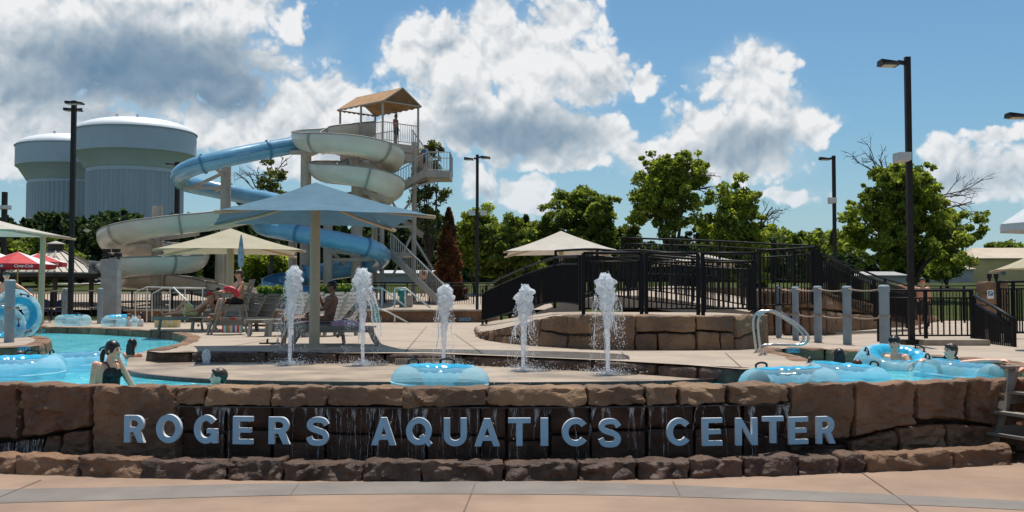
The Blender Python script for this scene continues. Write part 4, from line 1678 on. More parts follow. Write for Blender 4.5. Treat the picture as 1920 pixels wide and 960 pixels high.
# folded umbrella on the lifeguard chair
M('umb_folded', (.28, .38, .46), .8, .25, 12)
fu = thing('folded_umbrella', 'furled blue-grey umbrella standing up behind the lifeguard', 'umbrella', (XZ(451, 28), 28, ZD))
b0 = Vector((XZ(451, 28), 28, 0))
MB().tube([(b0.x, 28, ZD), (b0.x, 28, W(451, 440, 28).z)], .018, 6).build('pole', 'steel', fu)
m_ = MB()
zt, zb_ = W(451, 440, 28).z, W(451, 500, 28).z
vs, fs = [], []
for i in range(9):
    f = i / 8
    for j in range(12):
        a = 2 * math.pi * j / 12
        rr = (.012 + .075 * math.sin(math.pi * min(1, f * .62 + .02))) * (1.0 if j % 2 else .72) * (1 - .25 * (f > .9))
        vs.append((b0.x + rr * math.cos(a), 28 + rr * math.sin(a), zt + (zb_ - zt) * f))
fs = [(i * 12 + j, i * 12 + (j + 1) % 12, (i + 1) * 12 + (j + 1) % 12, (i + 1) * 12 + j) for i in range(8) for j in range(12)]
m_.add(vs, fs).build('folded_cloth', 'umb_folded', fu)

# ------------------------------------------------------------------ black bridge railings and platform
M('black_iron', (.008, .008, .009), .5, .1, 6, spec=.18)
plat = thing('rock_platform', 'low platform faced with big brown stone blocks under the black railing', 'platform', (2, 19, ZD))
ZP = 1.61
pf_px = [(889, 619), (893, 629), (908, 637), (960, 645), (1040, 651), (1130, 656), (1250, 657), (1380, 656), (1440, 652)]
PFR = spline([G(x, y, ZD) for x, y in pf_px], 6)


def ztop(p):
    """platform top falls towards the left end of the ramp"""
    f = max(0.0, min(1.0, (p.x - XZ(893, p.y)) / (XZ(1075, p.y) - XZ(893, p.y))))
    return 1.12 + (ZP - 1.12) * min(1, f * 1.25) ** .8


m_ = MB()
poly = [(p.x, p.y + .12) for p in PFR] + [(4.9, 22.5), (4.9, 27), (2.5, 27), (1.0, 28), (-.6, 33.5), (-1.1, 33.5)]
v2, f2 = fill_poly(poly, ZP - .03, .6)
v2 = [(x, y, ztop(Vector((x, y, 0))) - .03) for (x, y, z) in v2]
m_.add(v2, f2).build('ramp_floor', 'deck_concrete', plat)
# two courses of big irregular blocks along the front
cum = [0.0]
for a, b_ in zip(PFR, PFR[1:]):
    cum.append(cum[-1] + (b_ - a).length)


def pfr(s):
    for i in range(len(PFR) - 1):
        if s <= cum[i + 1] + 1e-9:
            return PFR[i].lerp(PFR[i + 1], (s - cum[i]) / max(1e-9, cum[i + 1] - cum[i]))
    return PFR[-1]


rg = rng(31)
s = 0.0
k_ = 0
while s < cum[-1] - .02:
    L = min(rg.choice((rg.uniform(.38, .6), rg.uniform(.6, 1.15), rg.uniform(.7, 1.0))), cum[-1] - s)

    def block(s0, s1, f0a, f0b, f1a, f1b):
        """one stone between arc lengths s0, s1; heights as fractions of the wall at both ends"""
        global k_
        a, b_ = pfr(s0 + .008), pfr(s1 - .008)
        t_ = b_ - a
        if t_.length < .05:
            return
        t_.normalize()
        inw = Vector((-t_.y, t_.x, 0))
        za, zb = [(lambda f, p=p: .95 + (ztop(p) - .95) * f) for p in (a, b_)]
        o_ = rg.uniform(-.03, .03)
        stone(plat, Vector((a.x, a.y, za(f0a))) + inw * o_, Vector((b_.x, b_.y, zb(f0b))) + inw * o_, Vector((b_.x, b_.y, zb(f1b))) + inw * (.03 + o_), Vector((a.x, a.y, za(f1a))) + inw * (.03 + o_), inw, .4,
              700 + k_, 'rock_warm', rnd=.045, amp=.07, nx=14, ny=10, nz=3, chis=.6, freq=2.8)
        k_ += 1
    if rg.random() < .28:
        block(s, s + L, 0, 0, 1, 1)
    else:
        ma, mb2 = rg.uniform(.36, .62), rg.uniform(.36, .62)
        if L > .75 and rg.random() < .6:
            mid = s + L * rg.uniform(.35, .65)
            mm = (ma + mb2) / 2
            block(s, mid, 0, 0, ma - .012, mm - .012)
            block(mid, s + L, 0, 0, mm - .012, mb2 - .012)
        else:
            block(s, s + L, 0, 0, ma - .012, mb2 - .012)
        block(s, s + L, ma + .012, mb2 + .012, 1, 1)
    s += L
c0 = PFR[-1]
stone(plat, Vector((c0.x - .02, c0.y, .95)), Vector((c0.x + .25, c0.y + .9, .95)), Vector((c0.x + .2, c0.y + .9, ZP)), Vector((c0.x - .04, c0.y + .05, ZP)), Vector((-1, 0, 0)), .5, 799, 'rock_warm', rnd=.1, amp=.05)
bm_ = MB()
bm_.add([(p.x, p.y + .2, .9) for p in PFR] + [(p.x, p.y + .2, ztop(p) - .05) for p in PFR], [(i, i + 1, len(PFR) + i + 1, len(PFR) + i) for i in range(len(PFR) - 1)])
bm_.build('core', 'mortar', plat)

BAL = {}


def railing(label, pts, h, posts, step=.092, second=.16, foot=.13, stuff=False, group='black iron railings', name='iron_railing', balr=.0125, mids=True, mat='black_iron'):
    """iron railing along 3-D floor points; posts at the given indices; single balusters as parts"""
    pts = [Vector(p) for p in pts]
    mid = pts[len(pts) // 2]
    root = thing(name, label, 'railing', mid, group=group)
    up = Vector((0, 0, 1))
    MB().tube([p + up * h for p in pts], .028, 8).build('top_rail', mat, root, smooth=True)
    if second:
        MB().tube([p + up * (h - second) for p in pts], .020, 6).build('rail', mat, root, smooth=True)
    MB().tube([p + up * foot for p in pts], .020, 6).build('bottom_rail', mat, root, smooth=True)
    for i in posts:
        p = pts[i]
        MB().box((p.x, p.y, p.z + h / 2), (.065, .065, h)).build('post', mat, root)
    cum_ = [0.0]
    for a, b_ in zip(pts, pts[1:]):
        cum_.append(cum_[-1] + (b_ - a).length)
    hb = h - (second or 0) - foot
    key = round(hb, 3)
    if key not in BAL:
        BAL[key] = MB().box((0, 0, hb / 2), (balr * 2, balr * 2, hb)).mesh('baluster', mat)
    s = step
    jm = MB()
    while s < cum_[-1]:
        for i in range(len(pts) - 1):
            if s <= cum_[i + 1]:
                p = pts[i].lerp(pts[i + 1], (s - cum_[i]) / (cum_[i + 1] - cum_[i]))
                break
        if stuff:
            jm.box((p.x, p.y, p.z + foot + hb / 2), (balr * 2, balr * 2, hb))
        else:
            o = obj('baluster', BAL[key], root, world=False)
            o.location = p + up * foot - mid
        s += step
    if stuff:
        jm.build('balusters', mat, root)['kind'] = 'stuff'
    return root


def Z(px, py, d):
    return W(px, py, d)


def fl(px, d, z):
    return Vector((XZ(px, d), d, z))


# front of the platform: three panels between double posts
fy = 19.45
for k_, (a, b_, lab) in enumerate([(1094, 1203, 'black iron railing panel on the stone platform, leftmost of the three straight ones'),
                                   (1212, 1309, 'black iron railing panel on the stone platform, middle of the three straight ones'),
                                   (1318, 1415, 'black iron railing panel on the stone platform, next to the steel grab rails')]):
    d0 = fy + .06 * k_
    railing(lab, [fl(a, d0, ZP - .02), fl((a + b_) / 2, d0, ZP - .02), fl(b_, d0, ZP - .02)], 1.14, (0, 2))
# ramp railing sweeping from the deck up to the platform
rampA = spline([fl(905, 33, 1.13), fl(912, 30.5, 1.2), fl(940, 28, 1.36), fl(985, 25.6, 1.56), fl(1040, 23.4, 1.70), fl(1088, 21.4, 1.66)], 5)
railing('long curved black railing sweeping down the left side of the footbridge', rampA, 1.10, range(0, len(rampA), 5))
# far side of the ramp
rampB = spline([fl(955, 34, 1.15), fl(985, 32, 1.4), fl(1040, 29.5, 1.75), fl(1110, 28, 1.98), fl(1200, 27, 2.02), fl(1300, 26.5, 1.85), fl(1405, 26, 1.62)], 4)
railing('arched black railing on the far side of the footbridge', rampB, 1.12, range(0, len(rampB), 4))
rampC = spline([fl(1042, 26.0, 1.98), fl(1120, 24, 1.92), fl(1210, 22.8, 1.74), fl(1320, 22.2, 1.62), fl(1412, 22, 1.56)], 4)
railing('black railing sloping across behind the three straight panels', rampC, 1.1, range(0, len(rampC), 4))
rampD = spline([fl(1166, 31, 2.55), fl(1260, 31, 2.5), fl(1350, 31, 2.45), fl(1450, 31, 2.36), fl(1535, 31, 2.30)], 2)
railing('highest black railing running level behind the footbridge', rampD, 1.15, (0, 2, 4, 6, 8))
rampE = spline([fl(1425, 25, 1.62), fl(1490, 25, 1.66), fl(1528, 25.3, 1.72)], 3)
railing('black railing with dark end panel above the rock planter', rampE, 1.42, (0, 3, 6))
MB().box((XZ(1530, 25.3), 25.3, 2.42), (.22, .05, 1.3)).build('dark_panel', 'black_iron', bpy.data.objects['iron_railing.006'] if 'iron_railing.006' in bpy.data.objects else plat)
rampF = spline([fl(1540, 27, 1.95), fl(1590, 28, 1.62), fl(1640, 29, 1.32), fl(1700, 30.5, 1.08)], 4)
railing('black railing descending to the right past the rope posts', rampF, 1.12, (0, 4, 8, 12))
rampG = spline([fl(1540, 30, 2.1), fl(1600, 31, 1.75), fl(1660, 32, 1.4), fl(1740, 34, 1.05)], 4)
railing('farther black railing descending to the right towards the lawn fence', rampG, 1.12, (0, 4, 8, 12))
# bridge deck slabs under those railings
bd = thing('footbridge', 'arched concrete footbridge between the black railings', 'footbridge', fl(1250, 29, 1))
m_ = MB()
L1 = [p - Vector((0, 0, .03)) for p in rampB]
L2 = [fl(975 + 460 * i / (len(rampB) - 1), 36.5 - 5.0 * i / (len(rampB) - 1), p.z + (.3 if i > 8 else 0)) for i, p in enumerate(rampB)]
n = len(L1)
m_.add(L1 + L2 + [p - Vector((0, 0, .3)) for p in L1], [(i, i + 1, n + i + 1, n + i) for i in range(n - 1)] + [(2 * n + i, 2 * n + i + 1, i + 1, i) for i in range(n - 1)])
m_.build('slab', 'deck_concrete', bd)
MB().box((XZ(1350, 31.6), 31.6, 1.6), (XZ(1535, 31) - XZ(1166, 31), .9, 1.3)).build('pier_wall', 'rock_warm', bd)
MB().prism([(p.x, p.y) for p in (fl(1540, 27, 0), fl(1640, 29, 0), fl(1700, 30.5, 0), fl(1740, 34, 0), fl(1660, 32, 0), fl(1540, 30, 0))], .95, 1.06).build('ramp_end', 'deck_concrete', bd)

# gate section at the right
gy = 22.6
railing('black iron railing with square corners in front of the standing boy', [fl(1647, gy, 1.0), fl(1735, gy, 1.0), fl(1822, gy, 1.0)], 1.08, (0, 1, 2), step=.125)
railing('black stair railing sloping down at the right of the square railing', [fl(1826, gy - .2, .98), fl(1900, gy - 2.6, .52)], 1.0, (0, 1), step=.12)
railing('black stair railing, farther of the sloping pair at right', [fl(1822, gy + 1.2, 1.0), fl(1896, gy - .9, .55)], 1.0, (0, 1), step=.12)
railing('black railing at the right edge below the small cream canopy', [fl(1872, 24.5, 1.0), fl(1900, 24.5, 1.0), fl(1945, 24.5, 1.0)], 1.3, (0, 1, 2), step=.06)
# concrete kerb below the square railing
kb = thing('concrete_kerb', 'low concrete step below the square black railing', 'step', fl(1785, 20.6, 1.0))
MB().box((XZ(1790, 20.6), 20.9, 1.03), (1.25, .8, .16)).build('slab', 'coping_tan', kb)

# ------------------------------------------------------------------ rope posts
M('post_bluegrey', (.26, .31, .34), .6, .1, 2)
M('rope_tan', (.36, .28, .22), .9, .15, 20)


def rope_post(px, ybase, ytop, label, r, z0=ZD, grp='grey rope posts'):
    b_ = G(px, ybase, z0)
    zt = W(px, ytop, b_.y).z
    root = thing('rope_post', label, 'post', b_, group=grp)
    MB().lathe([(r, z0 - .02), (r, zt - .12)], 16, (b_.x, b_.y, 0)).build('shaft', 'post_bluegrey', root, smooth=True)
    MB().lathe([(r + .012, zt - .14), (r + .012, zt - .03), (r * .8, zt), (.001, zt)], 16, (b_.x, b_.y, 0)).build('cap', 'post_bluegrey', root, smooth=True, angle=40)
    MB().lathe([(r + .008, zt - .62), (r + .016, zt - .60), (r + .008, zt - .58)], 16, (b_.x, b_.y, 0)).build('rope_collar', 'rope_tan', root)
    return Vector((b_.x, b_.y, zt))


def rope(a, b_, dz, label, sag=.05):
    pts = []
    for i in range(13):
        f = i / 12
        p = a.lerp(b_, f)
        pts.append(Vector((p.x, p.y - .09, p.z - dz - sag * 4 * f * (1 - f))))
    tag(MB().tube(pts, .017, 6).build('rope', 'rope_tan', smooth=True), label, 'rope', 'ropes between the grey posts')


rp = [rope_post(1460, 633, 535, 'grey rope post nearest the steel grab rails', .065), rope_post(1492, 638, 537, 'second grey rope post from the steel grab rails', .07),
      rope_post(1534, 642, 536, 'third grey rope post from the steel grab rails', .08), rope_post(1589, 646, 536, 'fourth grey rope post from the steel grab rails', .085),
      rope_post(1659, 649, 534, 'grey rope post behind the corner of the square black railing', .095)]
for i, w_ in enumerate(('first', 'second', 'third', 'fourth')):
    rope(rp[i], rp[i + 1], .06, 'upper rope in the %s gap between rope posts right of the grab rails' % w_)
    rope(rp[i], rp[i + 1], .60, 'lower rope in the %s gap between rope posts right of the grab rails' % w_)
lp = [rope_post(-60, 630, 525, 'grey rope post outside the left edge', .1), rope_post(17, 642, 524, 'thick grey rope post on the island at the left', .10)]
rope(lp[0], lp[1], .5, 'rope running off the left edge from the island post')
lq = [rope_post(54, 608, 540, 'grey rope post behind the big upright tube', .10), rope_post(121, 606, 540, 'pale grey rope post left of the concrete pillar', .11),
      rope_post(187, 607, 540, 'pale grey rope post touching the concrete pillar', .10)]
for i, w_ in enumerate(('left', 'right')):
    rope(lq[i], lq[i + 1], .08, 'upper rope across the %s gap before the black lawn fence' % w_)
    rope(lq[i], lq[i + 1], .72, 'lower rope across the %s gap before the black lawn fence' % w_)

# rock planter behind the posts
rp_px = [(1425, 629), (1470, 629), (1520, 629), (1570, 627), (1640, 621), (1705, 613), (1765, 602)]
tops = [541, 541, 541, 549, 566, 580, 592]
RP = [G(x, y, ZD) for x, y in rp_px]
pr = thing('rock_planter', 'tall brown rock bank sloping down behind the grey rope posts', 'rock bank', RP[2])
RPs = spline(RP, 3)
TZ = [W(x, y, p.y).z for (x, _), y, p in zip(rp_px, tops, RP)]
TZs = [v.x for v in spline([(z, 0, 0) for z in TZ], 3)]
for i in range(len(RPs) - 1):
    a, b_ = RPs[i], RPs[i + 1]
    t_ = (b_ - a).normalized()
    inw = Vector((-t_.y, t_.x, 0))
    za, zb2 = TZs[i], TZs[i + 1]
    mdl = .5 if za > 1.7 else 0
    if mdl:
        za5, zb5 = 1.0 + (za - 1) * .55, 1.0 + (zb2 - 1) * .55
        stone(pr, Vector((a.x, a.y, .95)), Vector((b_.x, b_.y, .95)), Vector((b_.x, b_.y, zb5)), Vector((a.x, a.y, za5)), inw, .6, 900 + i, 'rock_warm', rnd=.1, amp=.06, nx=8, ny=8, nz=3)
        stone(pr, Vector((a.x, a.y, za5 + .02)) + inw * .04, Vector((b_.x, b_.y, zb5 + .02)) + inw * .04, Vector((b_.x, b_.y, zb2)) + inw * .12, Vector((a.x, a.y, za)) + inw * .12, inw, .6, 950 + i, 'rock_warm', rnd=.1, amp=.06, nx=8, ny=8, nz=3)
    else:
        stone(pr, Vector((a.x, a.y, .95)), Vector((b_.x, b_.y, .95)), Vector((b_.x, b_.y, zb2)) + inw * .1, Vector((a.x, a.y, za)) + inw * .1, inw, .6, 900 + i, 'rock_warm', rnd=.1, amp=.06, nx=8, ny=8, nz=3)

# ------------------------------------------------------------------ steel grab rails beside the river steps
for k_, (dx, dd, lab) in enumerate(((0, 0, 'bent stainless steel grab rail at the river steps, nearer of the pair'), (-9, .55, 'bent stainless steel grab rail at the river steps, farther of the pair'))):
    b0 = G(1428 + dx, 666 - 5 * k_, ZD)
    d = b0.y
    s1 = 1.02 if k_ == 0 else 1.0
    pts = [b0, W(1424 + dx, 640 - 4 * k_, d), W(1421 + dx, 608 - 2 * k_, d), W(1425 + dx, 591 - k_, d), W(1440 + dx, 583, d), W(1460 + dx, 587, d), W(1488 + dx, 603, d), W(1507 + dx, 619, d), W(1516 + dx, 633, d),
           W(1510 + dx, 644, d), W(1494 + dx, 647, d), W(1462 + dx, 646, d), W(1436 + dx, 649, d), G(1434 + dx, 664 - 5 * k_, ZD)]
    root = thing('grab_rail', lab, 'handrail', b0, group='steel grab rails')
    MB().tube(spline(pts, 5), .021, 10).build('tube', 'steel', root, smooth=True)
    for e in (pts[0], pts[-1]):
        MB().lathe([(.05, ZD), (.05, ZD + .015), (.025, ZD + .02)], 12, (e.x, e.y, 0)).build('floor_flange', 'steel', root)

# slim rails by the landing pool and the left steps
M('rail_white', (.62, .62, .60), .4, .05, 4)


def slim_rail(label, pts, posts, r=.022, group='slim pale handrails'):
    root = thing('handrail', label, 'handrail', pts[0], group=group)
    MB().tube(pts, r, 6).build('rail', 'rail_white', root, smooth=True)
    for (p, z) in posts:
        MB().tube([p, Vector((p.x, p.y, z))], r, 6).build('post', 'rail_white', root)


d = 41
slim_rail('pale steel handrail at the left steps, longer of the two', [W(254, 604, d), W(254, 547, d), W(276, 538, d), W(330, 539, d), W(386, 540, d)],
          [(W(319, 539, d), ZD), (W(347, 539.5, d), ZD), (W(276, 538, d), ZD)])
slim_rail('pale steel handrail at the left steps, shorter of the two', [W(285, 602, d + .8), W(285, 551, d + .8), W(305, 540, d + .8), W(380, 541, d + .8)], [(W(380, 541, d + .8), ZD)])
d = 41.5
for k_, (x0, lab) in enumerate(((706, 'pale handrail slanting down in front of the landing pool'),)):
    slim_rail(lab, [W(706, 577, d), W(728, 585, d), W(776, 611, d)], [(W(740, 591, d), ZD), (W(708, 578, d), ZD)], .03)
d = 51.5
for (x0, x1, lab) in ((716, 765, 'pale stair handrail left of the teal pump behind the jets'), (760, 808, 'pale stair handrail right of the teal pump behind the jets')):
    slim_rail(lab, [W(x0 - 20, 541, d), W(x0, 540, d), W(x1, 578, d)], [(W(x0, 540, d), 1.3), (W(x0 - 20, 541, d), 1.3)], .045)
pu = thing('teal_pump', 'slim teal coloured pump column between the pale handrails', 'pump', W(753, 575, 52))
b0 = W(753, 575, 52)
MB().lathe([(.12, b0.z - .3), (.12, b0.z + .5), (.2, b0.z + .55), (.2, b0.z + .8), (.1, b0.z + .85), (.001, b0.z + .86)], 10, (b0.x, 52, 0)).build('column', 'teal' if 'teal' in MATS else M('teal', (.03, .22, .20), .5), pu)
MB().box((b0.x + .38, 52, b0.z + .25), (.3, .3, .6)).build('cabinet', 'coping_tan', pu)

# ------------------------------------------------------------------ vegetation
def leaf_mat(name, c1, c2, trans=.35, scale=.55):
    m = bpy.data.materials.new(name)
    m.use_nodes = True
    t = m.node_tree
    t.nodes.clear()
    k = N(t)
    tcn = k.node('ShaderNodeTexCoord')
    f = k.ss(k.noise(tcn.outputs['Object'], scale, 3, .6), .32, .68)
    f2 = k.noise(tcn.outputs['Object'], 9.0, 2, .6)
    c_ = k.mix(f, (*c2, 1), (*c1, 1))
    geo = k.node('ShaderNodeNewGeometry')
    g = k.m('MULTIPLY_ADD', geo.outputs['Random Per Island'], 1.25, .45)
    cb = k.node('ShaderNodeCombineXYZ')
    k.put(cb.inputs[0], k.m('MULTIPLY', g, 1.08))
    k.put(cb.inputs[1], g)
    k.put(cb.inputs[2], g)
    c_ = k.mix(1.0, c_, cb.outputs[0], blend='MULTIPLY')
    df = k.node('ShaderNodeBsdfPrincipled')
    k.put(df.inputs['Base Color'], c_)
    df.inputs['Roughness'].default_value = .55
    df.inputs['Specular IOR Level'].default_value = .25
    tr_ = k.node('ShaderNodeBsdfTranslucent')
    k.put(tr_.inputs[0], k.mix(1.0, c_, (1.65, 1.6, .75, 1), blend='MULTIPLY'))
    mx = k.node('ShaderNodeMixShader')
    mx.inputs[0].default_value = trans
    t.links.new(df.outputs[0], mx.inputs[1])
    t.links.new(tr_.outputs[0], mx.inputs[2])
    o = k.node('ShaderNodeOutputMaterial')
    t.links.new(mx.outputs[0], o.inputs[0])
    MATS[name] = m


leaf_mat('leaf_fresh', (.27, .34, .055), (.11, .16, .034), .5)
leaf_mat('leaf_mid', (.20, .26, .05), (.08, .125, .03), .5)
leaf_mat('leaf_dark', (.045, .08, .03), (.02, .04, .018), .3)
leaf_mat('leaf_cedar', (.17, .065, .028), (.055, .042, .018), .3, .9)
leaf_mat('leaf_olive', (.11, .14, .04), (.05, .075, .025), .4)
M('bark', (.075, .055, .042), .9, .25, 6, bump=.5, bscale=20)
M('bark_dead', (.16, .13, .11), .9, .2, 6)


def leaf_cloud(pts, size, seed, mat, name, parent, up=.35):
    """one quad per point, random orientation"""
    rs = np.random.RandomState(seed)
    n_ = len(pts)
    nrm = rs.normal(size=(n_, 3))
    nrm[:, 2] = nrm[:, 2] + up * 1.5
    nrm /= np.linalg.norm(nrm, axis=1)[:, None]
    a = np.cross(nrm, rs.normal(size=(n_, 3)))
    a /= np.linalg.norm(a, axis=1)[:, None] + 1e-9
    b_ = np.cross(nrm, a)
    sz = size * rs.uniform(.55, 1.3, (n_, 1))
    a, b_ = a * sz, b_ * sz * .62
    V = np.empty((n_, 4, 3))
    V[:, 0] = pts - a
    V[:, 1] = pts - b_ + a * .15
    V[:, 2] = pts + a
    V[:, 3] = pts + b_ + a * .15
    V = V.reshape(-1, 3)
    me = bpy.data.meshes.new(name)
    me.vertices.add(n_ * 4)
    me.vertices.foreach_set('co', V.astype(np.float32).ravel())
    me.loops.add(n_ * 4)
    me.loops.foreach_set('vertex_index', np.arange(n_ * 4, dtype=np.int32))
    me.polygons.add(n_)
    me.polygons.foreach_set('loop_start', np.arange(0, n_ * 4, 4, dtype=np.int32))
    me.polygons.foreach_set('loop_total', np.full(n_, 4, dtype=np.int32))
    me.materials.append(MATS[mat])
    me.update()
    me.validate()
    return obj(name, me, parent)


def tree(name, label, px, d, ytop, half_px, mat, seed, ncl=130, per=90, leaf=.17, cl=.55, zfrac=.30, bare=(), sparse=0.0, trunk=.16, group='trees behind the pool',
         lobes=None, cat='tree'):
    """tapered trunk with limbs; leaf clumps spread through an uneven crown. bare: directions of dead twigs (px, py tips)"""
    rg = rng(seed)
    rs = np.random.RandomState(seed)
    top = W(px, ytop, d)
    x0, z0 = top.x, terrain_z(0, d)
    H = top.z - z0
    hw = half_px * S(d)
    root = thing(name, label, cat, (x0, d, z0), group=group)
    zc = z0 + H * (zfrac + (1 - zfrac) * .5)
    rz = H * (1 - zfrac) * .5
    # lobes: sub crowns make the outline uneven
    if lobes is None:
        lobes = []
        for i in range(9):
            a = rg.uniform(0, 2 * math.pi)
            q = rg.uniform(.25, .62)
            zz = rg.uniform(-.55, .55)
            lobes.append((math.cos(a) * q, math.sin(a) * q, zz, rg.uniform(.34, .52)))
        lobes.append((rg.uniform(-.15, .15), 0, .62, .38))
        lobes.append((-.62, 0, -.1, .38))
        lobes.append((.62, 0, -.15, .38))
    C = []
    while len(C) < ncl:
        l = lobes[rg.randrange(len(lobes))]
        v = Vector((rg.gauss(0, 1), rg.gauss(0, 1), rg.gauss(0, 1))).normalized() * (rg.random() ** .38)
        p = Vector((x0 + (l[0] + v.x * l[3]) * hw, d + (l[1] + v.y * l[3]) * hw * .9, zc + (l[2] + v.z * l[3]) * rz))
        if rg.random() < sparse:
            continue
        C.append(p)
    for i in range(int(ncl * .22)):              # sprigs standing out of the outline
        l = lobes[rg.randrange(len(lobes))]
        v = Vector((rg.gauss(0, 1), rg.gauss(0, 1), rg.gauss(.35, 1))).normalized() * rg.uniform(1.0, 1.28)
        C.append(Vector((x0 + (l[0] + v.x * l[3]) * hw, d + (l[1] + v.y * l[3]) * hw * .9, zc + (l[2] + v.z * l[3]) * rz)))
    C_ = np.array([tuple(c) for c in C])
    k_ = rs.poisson(per * 1.7, len(C)) + 8
    k_[ncl:] = k_[ncl:] // 3
    pts = np.repeat(C_, k_, axis=0)
    cs_ = rs.uniform(.5, 1.15, len(C)) * cl
    cs_[ncl:] *= .55
    rad = np.repeat(cs_, k_)[:, None]
    off = rs.normal(size=pts.shape)
    off /= np.linalg.norm(off, axis=1)[:, None] + 1e-9
    off *= rs.uniform(0, 1, (len(pts), 1)) ** .5
    pts = pts + off * rad * np.array([1, 1, .72])
    leaf_cloud(pts, leaf * .74, seed, mat, 'crown', root)
    # trunk and limbs
    m_ = MB()
    fork = Vector((x0 + rg.gauss(0, .1), d, z0 + H * zfrac * .75))
    m_.tube([(x0, d, z0 - .3), (x0 + rg.gauss(0, .05), d, z0 + (fork.z - z0) * .5), fork], [trunk * 1.25, trunk, trunk * .85], 8)
    limbs = []
    for i in range(7):
        l = lobes[i % len(lobes)]
        e = Vector((x0 + l[0] * hw * 1.1, d + l[1] * hw, zc + (l[2] + .2) * rz))
        mid = fork.lerp(e, .5) + Vector((rg.gauss(0, .2), rg.gauss(0, .2), rg.uniform(-.1, .4)))
        sp_ = spline([fork, fork.lerp(mid, .5) + Vector((rg.gauss(0, .1), 0, .1)), mid, e], 4)
        m_.tube(sp_, [trunk * (.62 - .52 * j / (len(sp_) - 1)) for j in range(len(sp_))], 6)
        limbs += sp_
    for c_ in C[::2]:
        b_ = min(limbs, key=lambda q: (q - c_).length)
        mid = b_.lerp(c_, .5) + Vector((rg.gauss(0, .12), rg.gauss(0, .12), rg.gauss(0, .12)))
        m_.tube([b_, mid, c_], [.035, .022, .010], 4, cap=False)
    m_.build('trunk', 'bark', root, smooth=True)
    if bare:
        m_ = MB()

        def twig(p, dirv, L, r, depth):
            q = p + dirv * L
            mid = p + dirv * L * .5 + Vector((rg.gauss(0, .08), rg.gauss(0, .08), rg.gauss(0, .08))) * L
            m_.tube([p, mid, q], [r, r * .8, r * .6], 4, cap=False)
            if depth > 0:
                for _ in range(3 if depth > 1 else 2):
                    b2 = p.lerp(q, rg.uniform(.35, 1.0))
                    nd = (dirv + Vector((rg.gauss(0, .55), rg.gauss(0, .4), rg.gauss(0, .5)))).normalized()
                    twig(b2, nd, L * rg.uniform(.45, .7), r * .55, depth - 1)
        for (bx, by) in bare:
            tip = W(bx, by, d + rg.uniform(-.8, .8))
            b_ = min(limbs, key=lambda q: (q - tip).length)
            v = tip - b_
            L = v.length
            twig(b_, v.normalized(), L * .72, .05, 3)
        m_.build('bare_twigs', 'bark', root)['kind'] = 'stuff'
    return root


tree('leafy_tree', 'big fresh green tree at right with dead twigs on both sides', 1712, 62, 303, 140, 'leaf_fresh', 21, 330, 85, .16, .50, .16,
     bare=((1618, 272), (1600, 300), (1640, 282), (1660, 300), (1845, 360), (1858, 372), (1830, 350)), trunk=.26)
tree('leafy_tree', 'open green tree with dark forked trunk right of the cream canopy', 1258, 60, 279, 86, 'leaf_fresh', 34, 150, 80, .15, .50, .26, sparse=.0,
     bare=((1332, 330), (1345, 352), (1300, 322), (1222, 310), (1310, 372), (1185, 400)), trunk=.24)
tree('leafy_tree', 'rounded green tree with grey dead twigs, right of the forked tree', 1390, 57, 330, 70, 'leaf_fresh', 47, 150, 90, .15, .48, .12,
     bare=((1462, 372), (1455, 395), (1466, 420)), trunk=.2)
tree('leafy_tree', 'dense dome-shaped green tree behind the cream canopy', 1085, 68, 345, 100, 'leaf_mid', 58, 260, 85, .18, .55, .10)
tree('leafy_tree', 'green tree between the two-headed lamp post and the dome-shaped tree', 958, 63, 402, 58, 'leaf_mid', 61, 130, 90, .18, .58, .06)
tree('leafy_tree', 'green tree directly behind the two-headed lamp post', 893, 64, 385, 55, 'leaf_fresh', 66, 120, 85, .17, .55, .06)
tree('leafy_tree', 'thin twiggy tree behind the right side of the slide tower', 806, 68, 248, 36, 'leaf_olive', 72, 60, 50, .14, .45, .25, sparse=.2,
     bare=((838, 330), (845, 365), (830, 300), (825, 390)), trunk=.15)
tree('leafy_tree', 'thin twiggy tree between the blue tube and the tower columns', 508, 72, 288, 66, 'leaf_olive', 79, 70, 44, .15, .45, .30, sparse=.2,
     bare=((440, 320), (455, 305), (540, 292), (470, 330)), trunk=.16)
tree('leafy_tree', 'broad green tree behind the red umbrellas at left', 75, 82, 440, 78, 'leaf_mid', 85, 170, 90, .24, .8, .08)
tree('leafy_tree', 'small olive tree in the gap left of the forked tree', 1188, 64, 408, 22, 'leaf_olive', 91, 40, 60, .15, .42, .1)
tree('leafy_tree', 'low bushy tree beside the grey shed', 1776, 80, 462, 40, 'leaf_mid', 95, 60, 70, .2, .55, .05)
tree('leafy_tree', 'green tree behind the tan building at the right edge', 1880, 150, 452, 40, 'leaf_mid', 96, 60, 70, .4, 1.1, .05)
tree('leafy_tree', 'green tree behind the beige canopy and slide columns', 480, 84, 452, 62, 'leaf_fresh', 97, 110, 80, .24, .75, .08)
tree('leafy_tree', 'dark green tree behind the bridge, under the rounded tree', 1310, 66, 420, 60, 'leaf_dark', 98, 90, 80, .2, .6, .05)
tree('leafy_tree', 'dark green tree behind the top railing at its right end', 1430, 70, 440, 42, 'leaf_dark', 99, 70, 80, .2, .6, .05)

